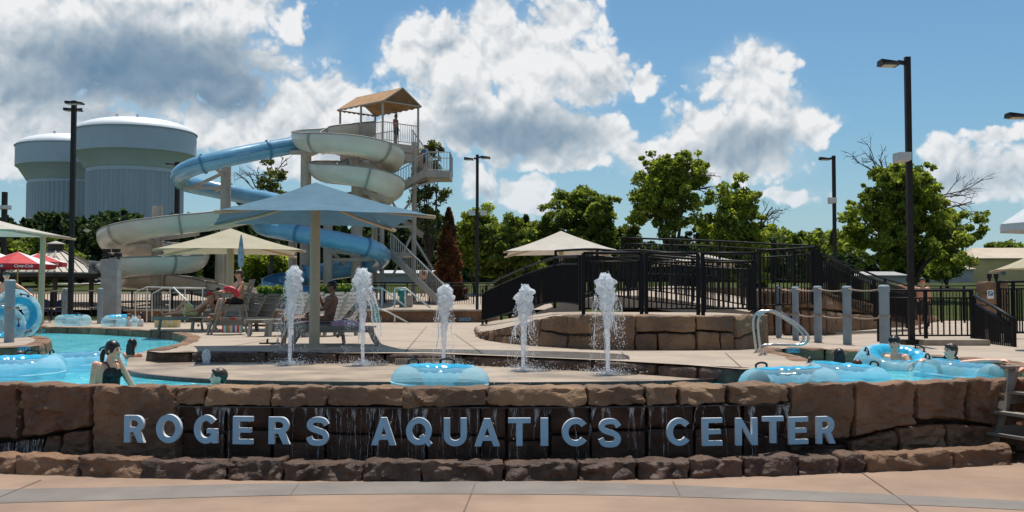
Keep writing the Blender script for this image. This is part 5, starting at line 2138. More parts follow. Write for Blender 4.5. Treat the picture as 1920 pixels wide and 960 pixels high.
# rust-brown cedar: narrow cone of sprays
cd = thing('cedar_tree', 'narrow rust-brown dying cedar left of the two-headed lamp post', 'tree', (XZ(841, 58), 58, terrain_z(0, 58)))
rs = np.random.RandomState(4)
zb, zt = terrain_z(0, 58), W(841, 398, 58).z
n_ = 15000
f = rs.uniform(0, 1, n_) ** 1.25
an = rs.uniform(0, 2 * math.pi, n_)
lob = 1 + .28 * np.sin(an * 3 + f * 17) + .18 * np.sin(an * 5 - f * 31)
rad = (1 - f) ** .72 * .84 * lob * rs.uniform(.25, 1, n_) ** .5
pts = np.stack([XZ(841, 58) + rad * np.cos(an), 58 + rad * np.sin(an), zb + .2 + f * (zt - zb)], 1)
leaf_cloud(pts, .12, 4, 'leaf_cedar', 'crown', cd, up=.1)
MB().tube([(XZ(841, 58), 58, zb - .2), (XZ(841, 58), 58, zt - .3)], [.13, .02], 7).build('trunk', 'bark', cd)


def wood(name, label, x0, x1, d, ytop, seed, mat, n_tr, wob=10, leaf=.5, conif=.7, per=330, zbase=None):
    """far wood that reads as one mass"""
    rs = np.random.RandomState(seed)
    P_ = []
    for i in range(n_tr):
        px = x0 + (x1 - x0) * (i + rs.uniform(-.4, .4)) / n_tr
        dd = d + rs.uniform(-6, 10)
        top = W(px, ytop(px) + rs.uniform(-wob, wob), dd)
        zb = terrain_z(0, dd) if zbase is None else zbase
        H = top.z - zb
        f = rs.uniform(0, 1, per)
        an = rs.uniform(0, 2 * math.pi, per)
        if rs.rand() < conif:
            r_ = (1 - f) ** .8 * H * .26 * rs.uniform(.3, 1, per) ** .5
        else:
            r_ = np.sqrt(np.maximum(0, 1 - (2 * f - 1) ** 2)) * H * .34 * rs.uniform(.4, 1, per) ** .4
        P_.append(np.stack([top.x + r_ * np.cos(an), dd + r_ * np.sin(an), zb + f * H], 1))
    o = leaf_cloud(np.concatenate(P_), leaf, seed, mat, name, None, up=.2)
    return tag(o, label, 'wood', kind='stuff')


wood('woodland', 'dark pine wood behind the slides and water towers', -260, 330, 112, lambda x: 410 + 8 * math.sin(x * .05), 1, 'leaf_dark', 95, 9, .45, .8)
wood('woodland', 'dark wood behind the slide tower and lamp post', 300, 1010, 118, lambda x: 418 + 9 * math.sin(x * .03) + max(0, (x - 800) * .01), 2, 'leaf_dark', 100, 9, .45, .75)
wood('woodland', 'distant row of trees behind the highest railing at right', 1430, 1600, 210, lambda x: 438 + 6 * math.sin(x * .2), 3, 'leaf_mid', 22, 7, .7, .2, 420)
wood('woodland', 'distant low wood beyond the lawn in the middle', 960, 1480, 150, lambda x: 462, 5, 'leaf_dark', 60, 9, .5, .3)
wood('woodland', 'distant low wood beyond the lawn at right', 1560, 2050, 170, lambda x: 482, 6, 'leaf_dark', 50, 7, .6, .2)

# hedges
def hedge(name, label, x0, x1, d, y0, y1, dep, seed, mat='leaf_mid', n=9000):
    rs = np.random.RandomState(seed)
    a, b_ = W(x0, y1, d), W(x1, y0, d)
    t_ = rs.uniform(0, 1, (n, 3))
    t_[:, 2] = t_[:, 2] ** .7
    pts = np.stack([a.x + (b_.x - a.x) * t_[:, 0], d + dep * (t_[:, 1] - .5), a.z + (b_.z - a.z) * (t_[:, 2] * (.86 + .14 * np.sin(t_[:, 0] * 37) * np.sin(t_[:, 0] * 11)))], 1)
    root = thing(name, label, 'hedge', ((a.x + b_.x) / 2, d, a.z))
    leaf_cloud(pts, .07, seed, mat, 'foliage', root)
    MB().box(((a.x + b_.x) / 2, d, (a.z * .55 + b_.z * .45)), ((b_.x - a.x) * .97, dep * .7, (b_.z - a.z) * .7)).build('inner_branches', 'bark', root)


hedge('hedge', 'clipped green hedge below the blue tube end', 487, 562, 49.3, 535, 566, 1.0, 3)
hedge('hedge', 'green hedge right of the canopy post, behind the lounge chairs', 600, 664, 49.6, 533, 566, 1.0, 4)

# ------------------------------------------------------------------ lawn fences
def lawn_fence(label, x0, d0, x1, d1, h, nposts, z0=None):
    p, q = fl(x0, d0, 0), fl(x1, d1, 0)
    pts = []
    for i in range(nposts + 1):
        v = p.lerp(q, i / nposts)
        v.z = z0 if z0 is not None else terrain_z(v.x, v.y)
        pts.append(v)
    return railing(label, pts, h, range(nposts + 1), step=.12, second=.14, stuff=True, group='black lawn fences', name='lawn_fence', balr=.013)


lawn_fence('black picket fence behind the left rope posts', 20, 47, 470, 48, 1.35, 12, .98)
lawn_fence('black picket fence behind the landing pool and cedar', 640, 55.5, 930, 54.5, 1.35, 7)
lawn_fence('black picket fence on the lawn behind the standing boy', 1640, 44, 1852, 42, 1.5, 5, .97)
lawn_fence('black picket fence right of the stone pillar', 1890, 42, 2050, 40, 1.5, 4, .97)

# ------------------------------------------------------------------ pavilion, vehicles, buildings
M('roof_tan', (.40, .345, .28), .5, .08, 1)
M('roof_seam', (.22, .19, .155), .5, .08, 1)
M('wood_dark', (.05, .035, .025), .7, .2, 3)
pv = thing('pavilion', 'open pavilion with tan standing-seam hip roof and dark cupola', 'pavilion', (XZ(105, 54), 54, terrain_z(0, 54)))
cx_ = XZ(103, 54)
zE_, zA = W(100, 512, 54).z, W(100, 471, 54).z
r_e, r_a = 2.75, .42
n_ = 8
rot0 = math.pi / 8
for i in range(n_):
    a0_, a1_ = rot0 + 2 * math.pi * i / n_, rot0 + 2 * math.pi * (i + 1) / n_
    E0, E1 = [Vector((cx_ + r_e * math.cos(a), 54 + r_e * math.sin(a), zE_)) for a in (a0_, a1_)]
    A0, A1 = [Vector((cx_ + r_a * math.cos(a), 54 + r_a * math.sin(a), zA)) for a in (a0_, a1_)]
    dn = Vector((0, 0, .12))
    pn = MB().add([E0, E1, A1, A0, E0 - dn, E1 - dn, A1 - dn, A0 - dn], [(0, 1, 2, 3), (4, 7, 6, 5), (0, 4, 5, 1)]).build('roof_panel', 'roof_tan', pv)
    for k_ in range(1, 6):
        f = k_ / 6
        b0 = E0.lerp(E1, f)
        # seams run straight up the slope until they meet the hip
        tdir = ((A0 + A1) / 2 - (E0 + E1) / 2)
        lim = 1 - abs(f - .5) * 2 * (1 - r_a / r_e)
        e0 = b0 + tdir * min(1, lim + .02)
        MB().beam(b0 + Vector((0, 0, .02)), e0 + Vector((0, 0, .02)), .035, .05).build('seam', 'roof_seam', pn)
    MB().beam(E0 + Vector((0, 0, .03)), A0 + Vector((0, 0, .03)), .07, .06).build('hip_cap', 'roof_seam', pv)
    MB().tube([(cx_ + 2.4 * math.cos(a0_), 54 + 2.4 * math.sin(a0_), terrain_z(0, 54) - .4), (cx_ + 2.4 * math.cos(a0_), 54 + 2.4 * math.sin(a0_), zE_ + .1)], .09, 8).build('pillar', 'wood_dark', pv)
    MB().beam(E0 - dn * 1.3, E1 - dn * 1.3, .1, .18).build('fascia', 'wood_dark', pv)
cu = MB().lathe([(.40, zA - .05), (.40, zA + .34)], 8, (cx_, 54, 0)).build('cupola', 'wood_dark', pv)
MB().lathe([(.5, zA + .33), (.5, zA + .37), (.02, zA + .52)], 8, (cx_, 54, 0)).build('cupola_roof', 'roof_tan', cu)

M('road_grey', (.30, .28, .25), .85, .1, .5)
p0, p1 = fl(120, 90, terrain_z(0, 90) + .06), fl(230, 90, terrain_z(0, 90) + .06)
tag(MB().add([p0 - Vector((0, 3.2, .12)), p1 - Vector((0, 3.2, .12)), p1 + Vector((0, 3, .14)), p0 + Vector((0, 3, .14))], [(0, 1, 2, 3)]).build('road', 'road_grey'), kind='structure', label='short stretch of pale road beyond the fence')

M('truck_paint', (.035, .045, .065), .25, .1, 2, coat=.6)
M('glass_dark', (.05, .07, .09), .1, .1, 2)
M('tyre', (.015, .015, .015), .8)
M('chrome', (.6, .6, .6), .2, metal=.9)


def pickup(px, d, rz):
    z0 = terrain_z(0, d) + .08
    root = thing('pickup_truck', 'dark blue pickup truck parked beyond the fence left of the pillar', 'truck', (XZ(px, d), d, z0), rz)
    # local frame: length along x, front at +x
    prof = [(-2.7, .45), (2.6, .45), (2.72, .75), (2.65, 1.05), (1.35, 1.2), (.75, 1.78), (-.75, 1.82), (-1.0, 1.25), (-2.72, 1.22)]
    m_ = MB()
    hw = .98
    n2 = len(prof)
    vs = [(x, -hw + (.1 if z > 1.3 else 0), z) for x, z in prof] + [(x, hw - (.1 if z > 1.3 else 0), z) for x, z in prof]
    m_.add(vs, [tuple(range(n2)), tuple(range(2 * n2 - 1, n2 - 1, -1))] + [((i + 1) % n2, i, n2 + i, n2 + (i + 1) % n2) for i in range(n2)])
    m_.build('body', 'truck_paint', root, world=False)
    for s_ in (-1, 1):
        w_ = MB().add([(1.2, s_ * .93, 1.25), (.72, s_ * .90, 1.70), (-.68, s_ * .90, 1.74), (-.86, s_ * .93, 1.28)], [(0, 1, 2, 3)])
        w_.build('side_window', 'glass_dark', root, world=False)
        for x in (-1.75, 1.75):
            t_ = MB()
            t_.lathe([(.2, -.12), (.39, -.12), (.41, -.06), (.41, .06), (.39, .12), (.2, .12)], 18)
            t_.v = [(v[0] + x, v[2] + s_ * .9, v[1] + .41) for v in t_.v]
            tt = t_.build('wheel', 'tyre', root, world=False)
            h_ = MB()
            h_.lathe([(.01, .125), (.2, .125), (.21, .1)], 12)
            h_.v = [(v[0] + x, (v[2] * s_) + s_ * .9, v[1] + .41) for v in h_.v]
            h_.build('rim', 'chrome', tt, world=False)
        MB().box((2.66, s_ * .72, .92), (.1, .38, .2)).build('headlight', 'tile_white', root, world=False)
    MB().add([(1.30, -.82, 1.24), (1.30, .82, 1.24), (.80, .76, 1.74), (.80, -.76, 1.74)], [(0, 1, 2, 3)]).build('windscreen', 'glass_dark', root, world=False)
    MB().box((2.70, 0, .88), (.06, 1.0, .26)).build('grille', 'chrome', root, world=False)
    MB().box((2.74, 0, .56), (.1, 1.9, .2)).build('bumper', 'chrome', root, world=False)


pickup(196, 88, R(-118))
M('trailer_white', (.55, .55, .54), .5, .06, 1)
tr = thing('trailer', 'white box trailer parked beside the dark pickup', 'trailer', fl(156, 93, terrain_z(0, 93)))
c_ = fl(156, 93, terrain_z(0, 93))
MB().box((c_.x, 93, c_.z + 1.2), (2.0, 4, 1.5)).build('box', 'trailer_white', tr)
for s_ in (-1, 1):
    t_ = MB().lathe([(.1, -.1), (.32, -.1), (.32, .1), (.1, .1)], 14)
    t_.v = [(v[2] + c_.x + s_ * .85, v[0] + 92, v[1] + c_.z + .33) for v in t_.v]
    t_.build('wheel', 'tyre', tr)

M('wall_tan', (.58, .44, .20), .75, .08, .4)
M('wall_grey', (.36, .35, .33), .75, .08, .4)
M('roof_beige', (.50, .40, .29), .7, .08, .4)


def house(name, label, x0, x1, d, yw, yr, dep, wall, roofm, hip=2.2, windows=()):
    a, b_ = XZ(x0, d), XZ(x1, d)
    z0, zw, zr = terrain_z(0, d) - .3, W(x0, yw, d).z, W(x0, yr, d).z
    root = thing(name, label, 'building', ((a + b_) / 2, d, z0))
    MB().box(((a + b_) / 2, d + dep / 2, (z0 + zw) / 2), (b_ - a, dep, zw - z0)).build('wall', wall, root)
    o = .25
    A = [(a - o, d - o, zw), (b_ + o, d - o, zw), (b_ + o, d + dep + o, zw), (a - o, d + dep + o, zw), (a + hip, d + dep / 2, zr), (b_ - hip, d + dep / 2, zr)]
    A2 = [(x, y, z - .12) for x, y, z in A[:4]]
    MB().add(A + A2, [(0, 1, 5, 4), (2, 3, 4, 5), (1, 2, 5), (3, 0, 4), (0, 6, 7, 1), (1, 7, 8, 2), (2, 8, 9, 3), (3, 9, 6, 0), (9, 8, 7, 6)]).build('roof', roofm, root)
    for (wx, wy, ww, wh) in windows:
        c = W(wx, wy, d)
        fr_ = MB().box((c.x, d - .02, c.z), (ww * S(d), .1, wh * S(d))).build('window', 'trailer_white', root)
        for s_ in (-1, 1):
            MB().box((c.x + s_ * ww * S(d) * .23, d - .06, c.z), (ww * S(d) * .38, .06, wh * S(d) * .8)).build('pane', 'glass_dark', fr_)


house('tan_building', 'mustard tan building with beige hip roof at the right edge', 1830, 2010, 120, 484, 461, 9, 'wall_tan', 'roof_beige', 1.6, windows=((1881, 512, 9, 8),))
house('grey_shed', 'small grey shed left of the tan building', 1771, 1826, 116, 504, 497, 4, 'wall_grey', 'roof_beige', .3)
house('low_building', 'long low pale building beyond the stairs of the slide tower', 700, 850, 97, 512, 505, 6, 'wall_grey', 'trailer_white', .5,
      windows=((800, 522, 8, 8), (822, 522, 8, 8)))
house('low_house', 'low pale house beyond the lawn left of the tall right lamp post', 1620, 1700, 118, 516, 508, 5, 'wall_grey', 'wall_grey', .5)

# concrete pillar with floodlights
pc = thing('concrete_pillar', 'square grey concrete pillar with black floodlights on top', 'pillar', fl(208, 42, ZD))
zt = W(208, 486, 42).z
MB().box((XZ(208, 42), 42, (ZD + zt) / 2), (.64, .5, zt - ZD)).build('shaft', M('block_grey', (.34, .33, .31), .85, .1, 2, bump=.2), pc)
for i in range(1, 7):
    MB().box((XZ(208, 42), 42, ZD + (zt - ZD) * i / 7), (.646, .506, .012)).build('block_joint', 'road_grey', pc)
for (px, py) in ((200, 470), (218, 470), (199, 478), (221, 478)):
    c = W(px, py, 41.8)
    f_ = MB().box(c, (.27, .2, .13)).build('floodlight', 'dark_bronze', pc)
    MB().beam(c, Vector((c.x, 42, zt)), .04, .04).build('bracket', 'dark_bronze', f_)

# stone pillar with sign at the right
ps = thing('stone_pillar', 'square brown stone pillar with small blue sign and black spotlights', 'pillar', fl(1870, 33, ZD))
zt = W(1870, 527, 33).z
for k_ in range(4):
    z0_, z1_ = ZD + (zt - ZD) * k_ / 4, ZD + (zt - ZD) * (k_ + 1) / 4
    for s_ in (0, 1):
        xa = XZ(1848, 33) + s_ * .38 * (1 if k_ % 2 else 1.1)
        xb = xa + (.37 if s_ == 0 else XZ(1892, 33) - xa)
        xb = min(xb, XZ(1892, 33))
        stone(ps, Vector((xa, 33, z0_)), Vector((xb, 33, z0_)), Vector((xb, 33, z1_ - .01)), Vector((xa, 33, z1_ - .01)), Vector((0, 1, 0)), .7, 1200 + k_ * 2 + s_, 'rock_warm', rnd=.05, amp=.03, nx=6, ny=5, nz=3)
for (px, h) in ((1855, .2), (1868, .2)):
    c = W(px, 521, 33.3)
    MB().lathe([(.03, c.z - .12), (.04, c.z - .05), (.075, c.z + .02), (.07, c.z + .13), (.02, c.z + .15)], 10, (c.x, 33.3, 0)).build('spotlight', 'dark_bronze', ps)
c = W(1857, 552, 32.85)
sg = MB().box(c, (.19, .02, .27)).build('sign_plate', 'tile_white', ps)
m_ = MB()
m_.box(c + Vector((0, -.012, .03)), (.15, .004, .14))
m_.build('sign_field', M('sign_blue', (.05, .16, .34), .4), sg)
m_ = MB()
m_.beam(c + Vector((-.06, -.0165, -.02)), c + Vector((.06, -.0165, .09)), .022, .004, up=(0, 1, 0))
m_.ball(c + Vector((-.02, -.017, .065)), (.018, .003, .018), 8, 5)
m_.build('sign_symbol', 'text_white', sg)

# ------------------------------------------------------------------ inflatable river tubes
def vinyl():
    m = bpy.data.materials.new('vinyl')
    m.use_nodes = True
    t = m.node_tree
    t.nodes.clear()
    k = N(t)
    tcn = k.node('ShaderNodeTexCoord')
    f = k.ss(k.noise(tcn.outputs['Object'], 3.0, 3, .6), .3, .7)
    col = k.mix(f, (.50, .80, .90, 1), (.72, .90, .95, 1))
    pb = k.node('ShaderNodeBsdfPrincipled')
    k.put(pb.inputs['Base Color'], col)
    pb.inputs['Roughness'].default_value = .12
    tl_ = k.node('ShaderNodeBsdfTranslucent')
    k.put(tl_.inputs[0], col)
    tp = k.node('ShaderNodeBsdfTransparent')
    tp.inputs[0].default_value = (.80, .95, 1, 1)
    m1 = k.node('ShaderNodeMixShader')
    m1.inputs[0].default_value = .6
    t.links.new(pb.outputs[0], m1.inputs[1])
    t.links.new(tl_.outputs[0], m1.inputs[2])
    m2 = k.node('ShaderNodeMixShader')
    fr_ = k.node('ShaderNodeLayerWeight')
    fr_.inputs[0].default_value = .35
    k.put(m2.inputs[0], k.m('MULTIPLY_ADD', fr_.outputs['Facing'], .50, .30, clamp=True))
    t.links.new(tp.outputs[0], m2.inputs[1])
    t.links.new(m1.outputs[0], m2.inputs[2])
    o = k.node('ShaderNodeOutputMaterial')
    t.links.new(m2.outputs[0], o.inputs[0])
    MATS['vinyl'] = m


vinyl()
M('vinyl_seam', (.62, .82, .88), .3, .05, 4)
M('vinyl_blue', (.03, .42, .66), .2, .1, 4)
M('handle_black', (.015, .015, .018), .5)


def torus_mesh(mb_, R0, r, n=40, m=16, a0=0.0, a1=2 * math.pi, puck=.0, b0=0.0, b1=2 * math.pi):
    vs, fs = [], []
    full = abs(b1 - b0 - 2 * math.pi) < 1e-6
    mm = m if full else m + 1
    for i in range(n):
        a = a0 + (a1 - a0) * i / n
        pk = 1 + puck * math.sin(a * 12) * .5 + .012 * math.sin(a * 3 + 1)
        for j in range(mm):
            b_ = b0 + (b1 - b0) * j / m
            inner = max(0, -math.cos(b_))
            rr = r * (1 + (pk - 1) * (1 + 2 * inner))
            vs.append(((R0 + rr * math.cos(b_)) * math.cos(a), (R0 + rr * math.cos(b_)) * math.sin(a), rr * math.sin(b_)))
    for i in range(n):
        i2 = (i + 1) % n
        for j in range(m):
            j2 = (j + 1) % mm
            fs.append((i * mm + j, i2 * mm + j, i2 * mm + j2, i * mm + j2))
    mb_.add(vs, fs)


R0, RT = .405, .205
_t = MB()
torus_mesh(_t, R0, RT, 48, 18, puck=.05)
TUBE_ME = _t.mesh('vinyl_ring', 'vinyl', smooth=True)
_t = MB()
_t.tube([((R0 + RT + .001) * math.cos(a), (R0 + RT + .001) * math.sin(a), 0) for a in [2 * math.pi * i / 48 for i in range(48)]], .008, 5, closed=True)
SEAM_ME = _t.mesh('outer_seam', 'vinyl_seam', smooth=True)
_t = MB()
torus_mesh(_t, R0, RT + .002, 48, 4, puck=.05, b0=R(92), b1=R(140))
BAND_ME = _t.mesh('blue_band', 'vinyl_blue', smooth=True)
_t = MB()
_t.tube(spline([(-.09, 0, 0), (-.085, 0, .045), (0, 0, .065), (.085, 0, .045), (.09, 0, 0)], 4), .014, 6)
_t.box((-.09, 0, -.002), (.05, .05, .012))
_t.box((.09, 0, -.002), (.05, .05, .012))
HAND_ME = _t.mesh('handle', 'handle_black')


def river_tube(label, loc, rot=(0, 0, 0), hands=(R(-90), R(90)), sc=1.0, group='clear blue river tubes'):
    root = thing('river_tube', label, 'river tube', loc, group=group)
    root.rotation_euler = rot
    root.scale = (sc, sc, sc)
    obj('vinyl_ring', TUBE_ME, root, world=False)
    obj('outer_seam', SEAM_ME, root, world=False)
    obj('blue_band', BAND_ME, root, world=False)
    for a in hands:
        h_ = obj('handle', HAND_ME, root, world=False)
        h_.location = (R0 * 1.12 * math.cos(a), R0 * 1.12 * math.sin(a), RT * .965)
        h_.rotation_euler = (0, 0, a + math.pi / 2)
    return root


def wat(px, d, z=ZW + .085):
    return Vector((XZ(px, d), d, z))


river_tube('empty clear blue tube floating behind the letters in front of the splash pad', wat(826, 13.25, .85), (R(1), R(1), .4), (R(60), R(120)))
river_tube('clear blue tube lying against the wall, foremost of the tubes at right', wat(1478, 12.95, .84), (R(-2), 0, .9), (R(70),))
river_tube('clear blue tube with a dark-haired swimmer behind it at right', wat(1580, 14.4, .80), (R(3), R(-2), 2.0), (R(-100), R(40)))
river_tube('clear blue tube holding the curly-haired man', wat(1677, 16.6, .86), (R(17), R(-2), R(8)), (R(168), R(14)))
river_tube('clear blue tube under the arms of the brown-haired boy', wat(1797, 15.0, .81), (R(5), R(1), 1.3), (R(10), R(100)))
river_tube('clear blue tube cut by the left edge in the foreground', wat(36, 14.6), (R(2), R(-1), .2), (R(80),))
river_tube('clear blue tube behind the woman with the ponytail', wat(158, 16.4, .87), (R(-3), R(2), 1.7), (R(90), R(-30)))
river_tube('clear blue tube lying on the far left bank', G(128, 611, ZD) + Vector((0, .4, .17)), (R(1), 0, .3), (R(-60), R(80)))
river_tube('clear blue tube of the playing children on the far bank', wat(226, 36.5, ZW + .35), (R(6), R(-4), .9), (R(-60),))
river_tube('big clear blue tube held upright at the left', Vector((XZ(32, 25.5), 25.5, W(40, 590, 25.5).z)), (R(82), R(14), R(52)), (R(90), R(-60)), 1.0)
river_tube('clear blue tube leaning behind the thick island post', Vector((XZ(-2, 25.0), 25.0, W(0, 612, 25.0).z)), (R(62), R(8), R(20)), (R(10), R(-80)), .95)

# ------------------------------------------------------------------ fountain jets
jm = bpy.data.materials.new('spray')
jm.use_nodes = True
t = jm.node_tree
t.nodes.clear()
k = N(t)
tcn = k.node('ShaderNodeTexCoord')
pb = k.node('ShaderNodeBsdfPrincipled')
pb.inputs['Base Color'].default_value = (.90, .93, .95, 1)
pb.inputs['Roughness'].default_value = .18
tl_ = k.node('ShaderNodeBsdfTranslucent')
tl_.inputs[0].default_value = (.95, .97, 1, 1)
tp = k.node('ShaderNodeBsdfTransparent')
m1 = k.node('ShaderNodeMixShader')
m1.inputs[0].default_value = .55
t.links.new(pb.outputs[0], m1.inputs[1])
t.links.new(tl_.outputs[0], m1.inputs[2])
m2 = k.node('ShaderNodeMixShader')
k.put(m2.inputs[0], k.ss(k.noise(tcn.outputs['Object'], 30, 4, .7), .36, .60, .35, 1.0))
t.links.new(tp.outputs[0], m2.inputs[1])
t.links.new(m1.outputs[0], m2.inputs[2])
o = k.node('ShaderNodeOutputMaterial')
t.links.new(m2.outputs[0], o.inputs[0])
MATS['spray'] = jm


def jet(label, px, ytop, ybase, seed, wtop=.13, lean=0.0, small=False):
    rg = rng(seed)
    base = G(px, ybase, ZPAD)
    d = base.y
    H = W(px, ytop, d).z - ZPAD
    root = thing('fountain_jet', label, 'fountain jet', base, group='water jets on the splash pad')
    # rising core: lumpy column that widens into a foaming head
    prof = [(0, .026), (.25, .030), (.45, .040), (.6, .060), (.75, .095), (.86, .115), (.94, .10), (1.0, .04)] if not small else [(0, .05), (.4, .065), (.75, .06), (1, .025)]
    m_ = MB()
    nz, na = (46, 16) if not small else (14, 12)
    vs, fs = [], []
    for i in range(nz + 1):
        f = i / nz
        r_ = 0
        for (f0, r0), (f1, r1) in zip(prof, prof[1:]):
            if f <= f1 + 1e-9:
                r_ = r0 + (r1 - r0) * (f - f0) / (f1 - f0)
                break
        for j in range(na):
            a = 2 * math.pi * j / na
            q = Vector((math.cos(a) * 2, math.sin(a) * 2, f * H * 7 + seed))
            bump = 1 + .8 * noise.noise(q * 1.1) * (.3 + f) + .6 * noise.noise(q * 2.9) * (.3 + f) + .4 * noise.noise(q * 6.1) * f
            rr = max(.006, r_ * bump)
            vs.append((base.x + lean * f * f + rr * math.cos(a), d + rr * math.sin(a), ZPAD + f * H))
    fs = [(i * na + j, i * na + (j + 1) % na, (i + 1) * na + (j + 1) % na, (i + 1) * na + j) for i in range(nz) for j in range(na)]
    fs.append(tuple(nz * na + j for j in range(na)))
    m_.add(vs, fs).build('water_column', 'spray', root, smooth=True)
    # drops thrown up and falling round the column
    m_ = MB()
    nd = 3400 if not small else 60
    for i in range(nd):
        f = rg.random() ** .55
        spread = (.05 + .22 * (1 - f) ** .8 + .06 * math.sin(f * 3)) * (wtop / .15)
        a = rg.uniform(0, 2 * math.pi)
        # drops gather in curved sheets rather than evenly
        sheet = .55 + .45 * math.sin(a * 3 + f * 9 + seed)
        if rg.random() > .25 + .75 * sheet:
            continue
        rr = spread * (.35 + .65 * rg.random() ** .5) * (.5 if small else 1)
        s_ = rg.uniform(.0018, .0056) * (1.6 if rg.random() < .1 else 1) * (1.2 if f > .7 else .85)
        c = Vector((base.x + lean * f * f + rr * math.cos(a), d + rr * math.sin(a) * .9, ZPAD + f * H * 1.01 + rg.gauss(0, .01)))
        e = rg.uniform(.8, 2.4)
        m_.add([c + Vector(v) for v in ((s_, 0, 0), (-s_, 0, 0), (0, s_, 0), (0, -s_, 0), (0, 0, s_ * e), (0, 0, -s_ * e))],
               [(0, 2, 4), (2, 1, 4), (1, 3, 4), (3, 0, 4), (2, 0, 5), (1, 2, 5), (3, 1, 5), (0, 3, 5)])
    for i in range(900 if not small else 20):          # splash on the pad
        a = rg.uniform(0, 2 * math.pi)
        rr = abs(rg.gauss(0, .24))
        s_ = rg.uniform(.002, .006)
        c = Vector((base.x + rr * math.cos(a) * 1.3, d + rr * math.sin(a), ZPAD + abs(rg.gauss(0, .045))))
        m_.add([c + Vector(v) for v in ((s_, 0, 0), (-s_, 0, 0), (0, s_, 0), (0, -s_, 0), (0, 0, s_ * 1.5), (0, 0, -s_))],
               [(0, 2, 4), (2, 1, 4), (1, 3, 4), (3, 0, 4), (2, 0, 5), (1, 2, 5), (3, 1, 5), (0, 3, 5)])
    m_.build('drops', 'spray', root)['kind'] = 'stuff'
    if not small:                                    # strands peeling off the head
        st = MB()
        for i in range(9):
            a = rg.uniform(0, 2 * math.pi)
            f0 = rg.uniform(.55, .95)
            L = rg.uniform(.25, .6)
            out = rg.uniform(.08, .20) * (wtop / .13)
            pts = []
            for j in range(8):
                g = j / 7
                pts.append(Vector((base.x + lean * f0 + (.05 + out * g ** .7) * math.cos(a) + rg.gauss(0, .011), d + (.05 + out * g ** .7) * math.sin(a), ZPAD + (f0 * H + .06 * g - L * H * g * g))))
            st.tube(pts, [rg.uniform(.001, .009) for _ in pts], 4)
        st.build('strands', 'spray', root, smooth=True)['kind'] = 'stuff'
    # flat dark disc on the pad, just right of the jet foot
    MB().lathe([(.001, ZPAD + .0045), (.30, ZPAD + .0045)], 24, (base.x + .12, d - .05, 0)).build('dark_disc', 'dark_concrete', root)


jet('tall white jet in front of the white lounge chairs, leftmost of the tall five', 543, 500, 683, 1, .15, .07)
jet('widest white jet just right of the blue canopy post', 680, 504, 684, 2, .19, -.02)
jet('shortest of the tall jets, above the floating tube', 832, 535, 686, 3, .12, .03)
jet('white jet in front of the left end of the stone platform', 981, 536, 694, 4, .13, .03)
jet('white jet in front of the black railing, rightmost and tallest', 1140, 514, 701, 5, .16, -.04)
jet('tiny bubbling jet near the rock point at left', 387, 655, 681, 6, .07, 0, True)

# ------------------------------------------------------------------ people
M('skin_light', (0.9, 0.47, 0.3), .5, .08, 6)
M('skin_tan', (0.66, 0.32, 0.19), .5, .08, 6)
M('skin_brown', (0.28, 0.13, 0.075), .5, .08, 6)
M('skin_pale', (0.94, 0.52, 0.37), .5, .08, 6)
M('hair_black', (.010, .008, .008), .38, .3, 20)
M('hair_brown', (.055, .028, .014), .45, .3, 20)
M('hair_red', (.10, .025, .014), .45, .3, 20)
M('cloth_black', (.010, .010, .012), .6, .1, 8)
M('cloth_yellow', (.62, .50, .22), .8, .1, 8)
M('cloth_red', (.50, .02, .03), .5, .08, 8)
M('cloth_blue', (.05, .13, .30), .8, .1, 8)
M('cloth_orange', (.40, .10, .05), .8, .1, 8)
M('cloth_floral', (.04, .05, .03), .8, .0, 22, col2=(.35, .12, .10))
M('eye_dark', (.012, .010, .010), .2)
M('lip', (.28, .08, .06), .5)
M('lens_black', (.006, .006, .008), .1)
M('lens_orange', (.55, .16, .02), .15)
M('lens_teal', (.02, .30, .38), .15)


for _n in ('skin_light', 'skin_tan', 'skin_brown', 'skin_pale'):
    _b = MATS[_n].node_tree.nodes['Principled BSDF']
    _b.inputs['Subsurface Weight'].default_value = .25
    _b.inputs['Subsurface Radius'].default_value = (1.0, .35, .2)
    _b.inputs['Subsurface Scale'].default_value = .03


def fuse(mb_, voxel, smooth=5, jitter=0.0, seed=0):
    """voxel-fuse overlapping shapes into one continuous surface"""
    me = bpy.data.meshes.new('tmp')
    me.from_pydata(mb_.v, [], mb_.f)
    o = bpy.data.objects.new('tmp', me)
    COL.objects.link(o)
    r_ = o.modifiers.new('r', 'REMESH')
    r_.mode = 'VOXEL'
    r_.voxel_size = voxel
    s_ = o.modifiers.new('s', 'SMOOTH')
    s_.factor = .5
    s_.iterations = smooth
    bpy.context.view_layer.update()
    out = bpy.data.meshes.new_from_object(o.evaluated_get(bpy.context.evaluated_depsgraph_get()))
    bpy.data.objects.remove(o)
    bpy.data.meshes.remove(me)
    return out


def cap(mb_, p, q, r0, r1, n=10):
    p, q = Vector(p), Vector(q)
    mb_.ball(p, r0, n, 6)
    mb_.ball(q, r1, n, 6)
    if (q - p).length > 1e-4:
        mb_.tube([p, q], [r0, r1], n)


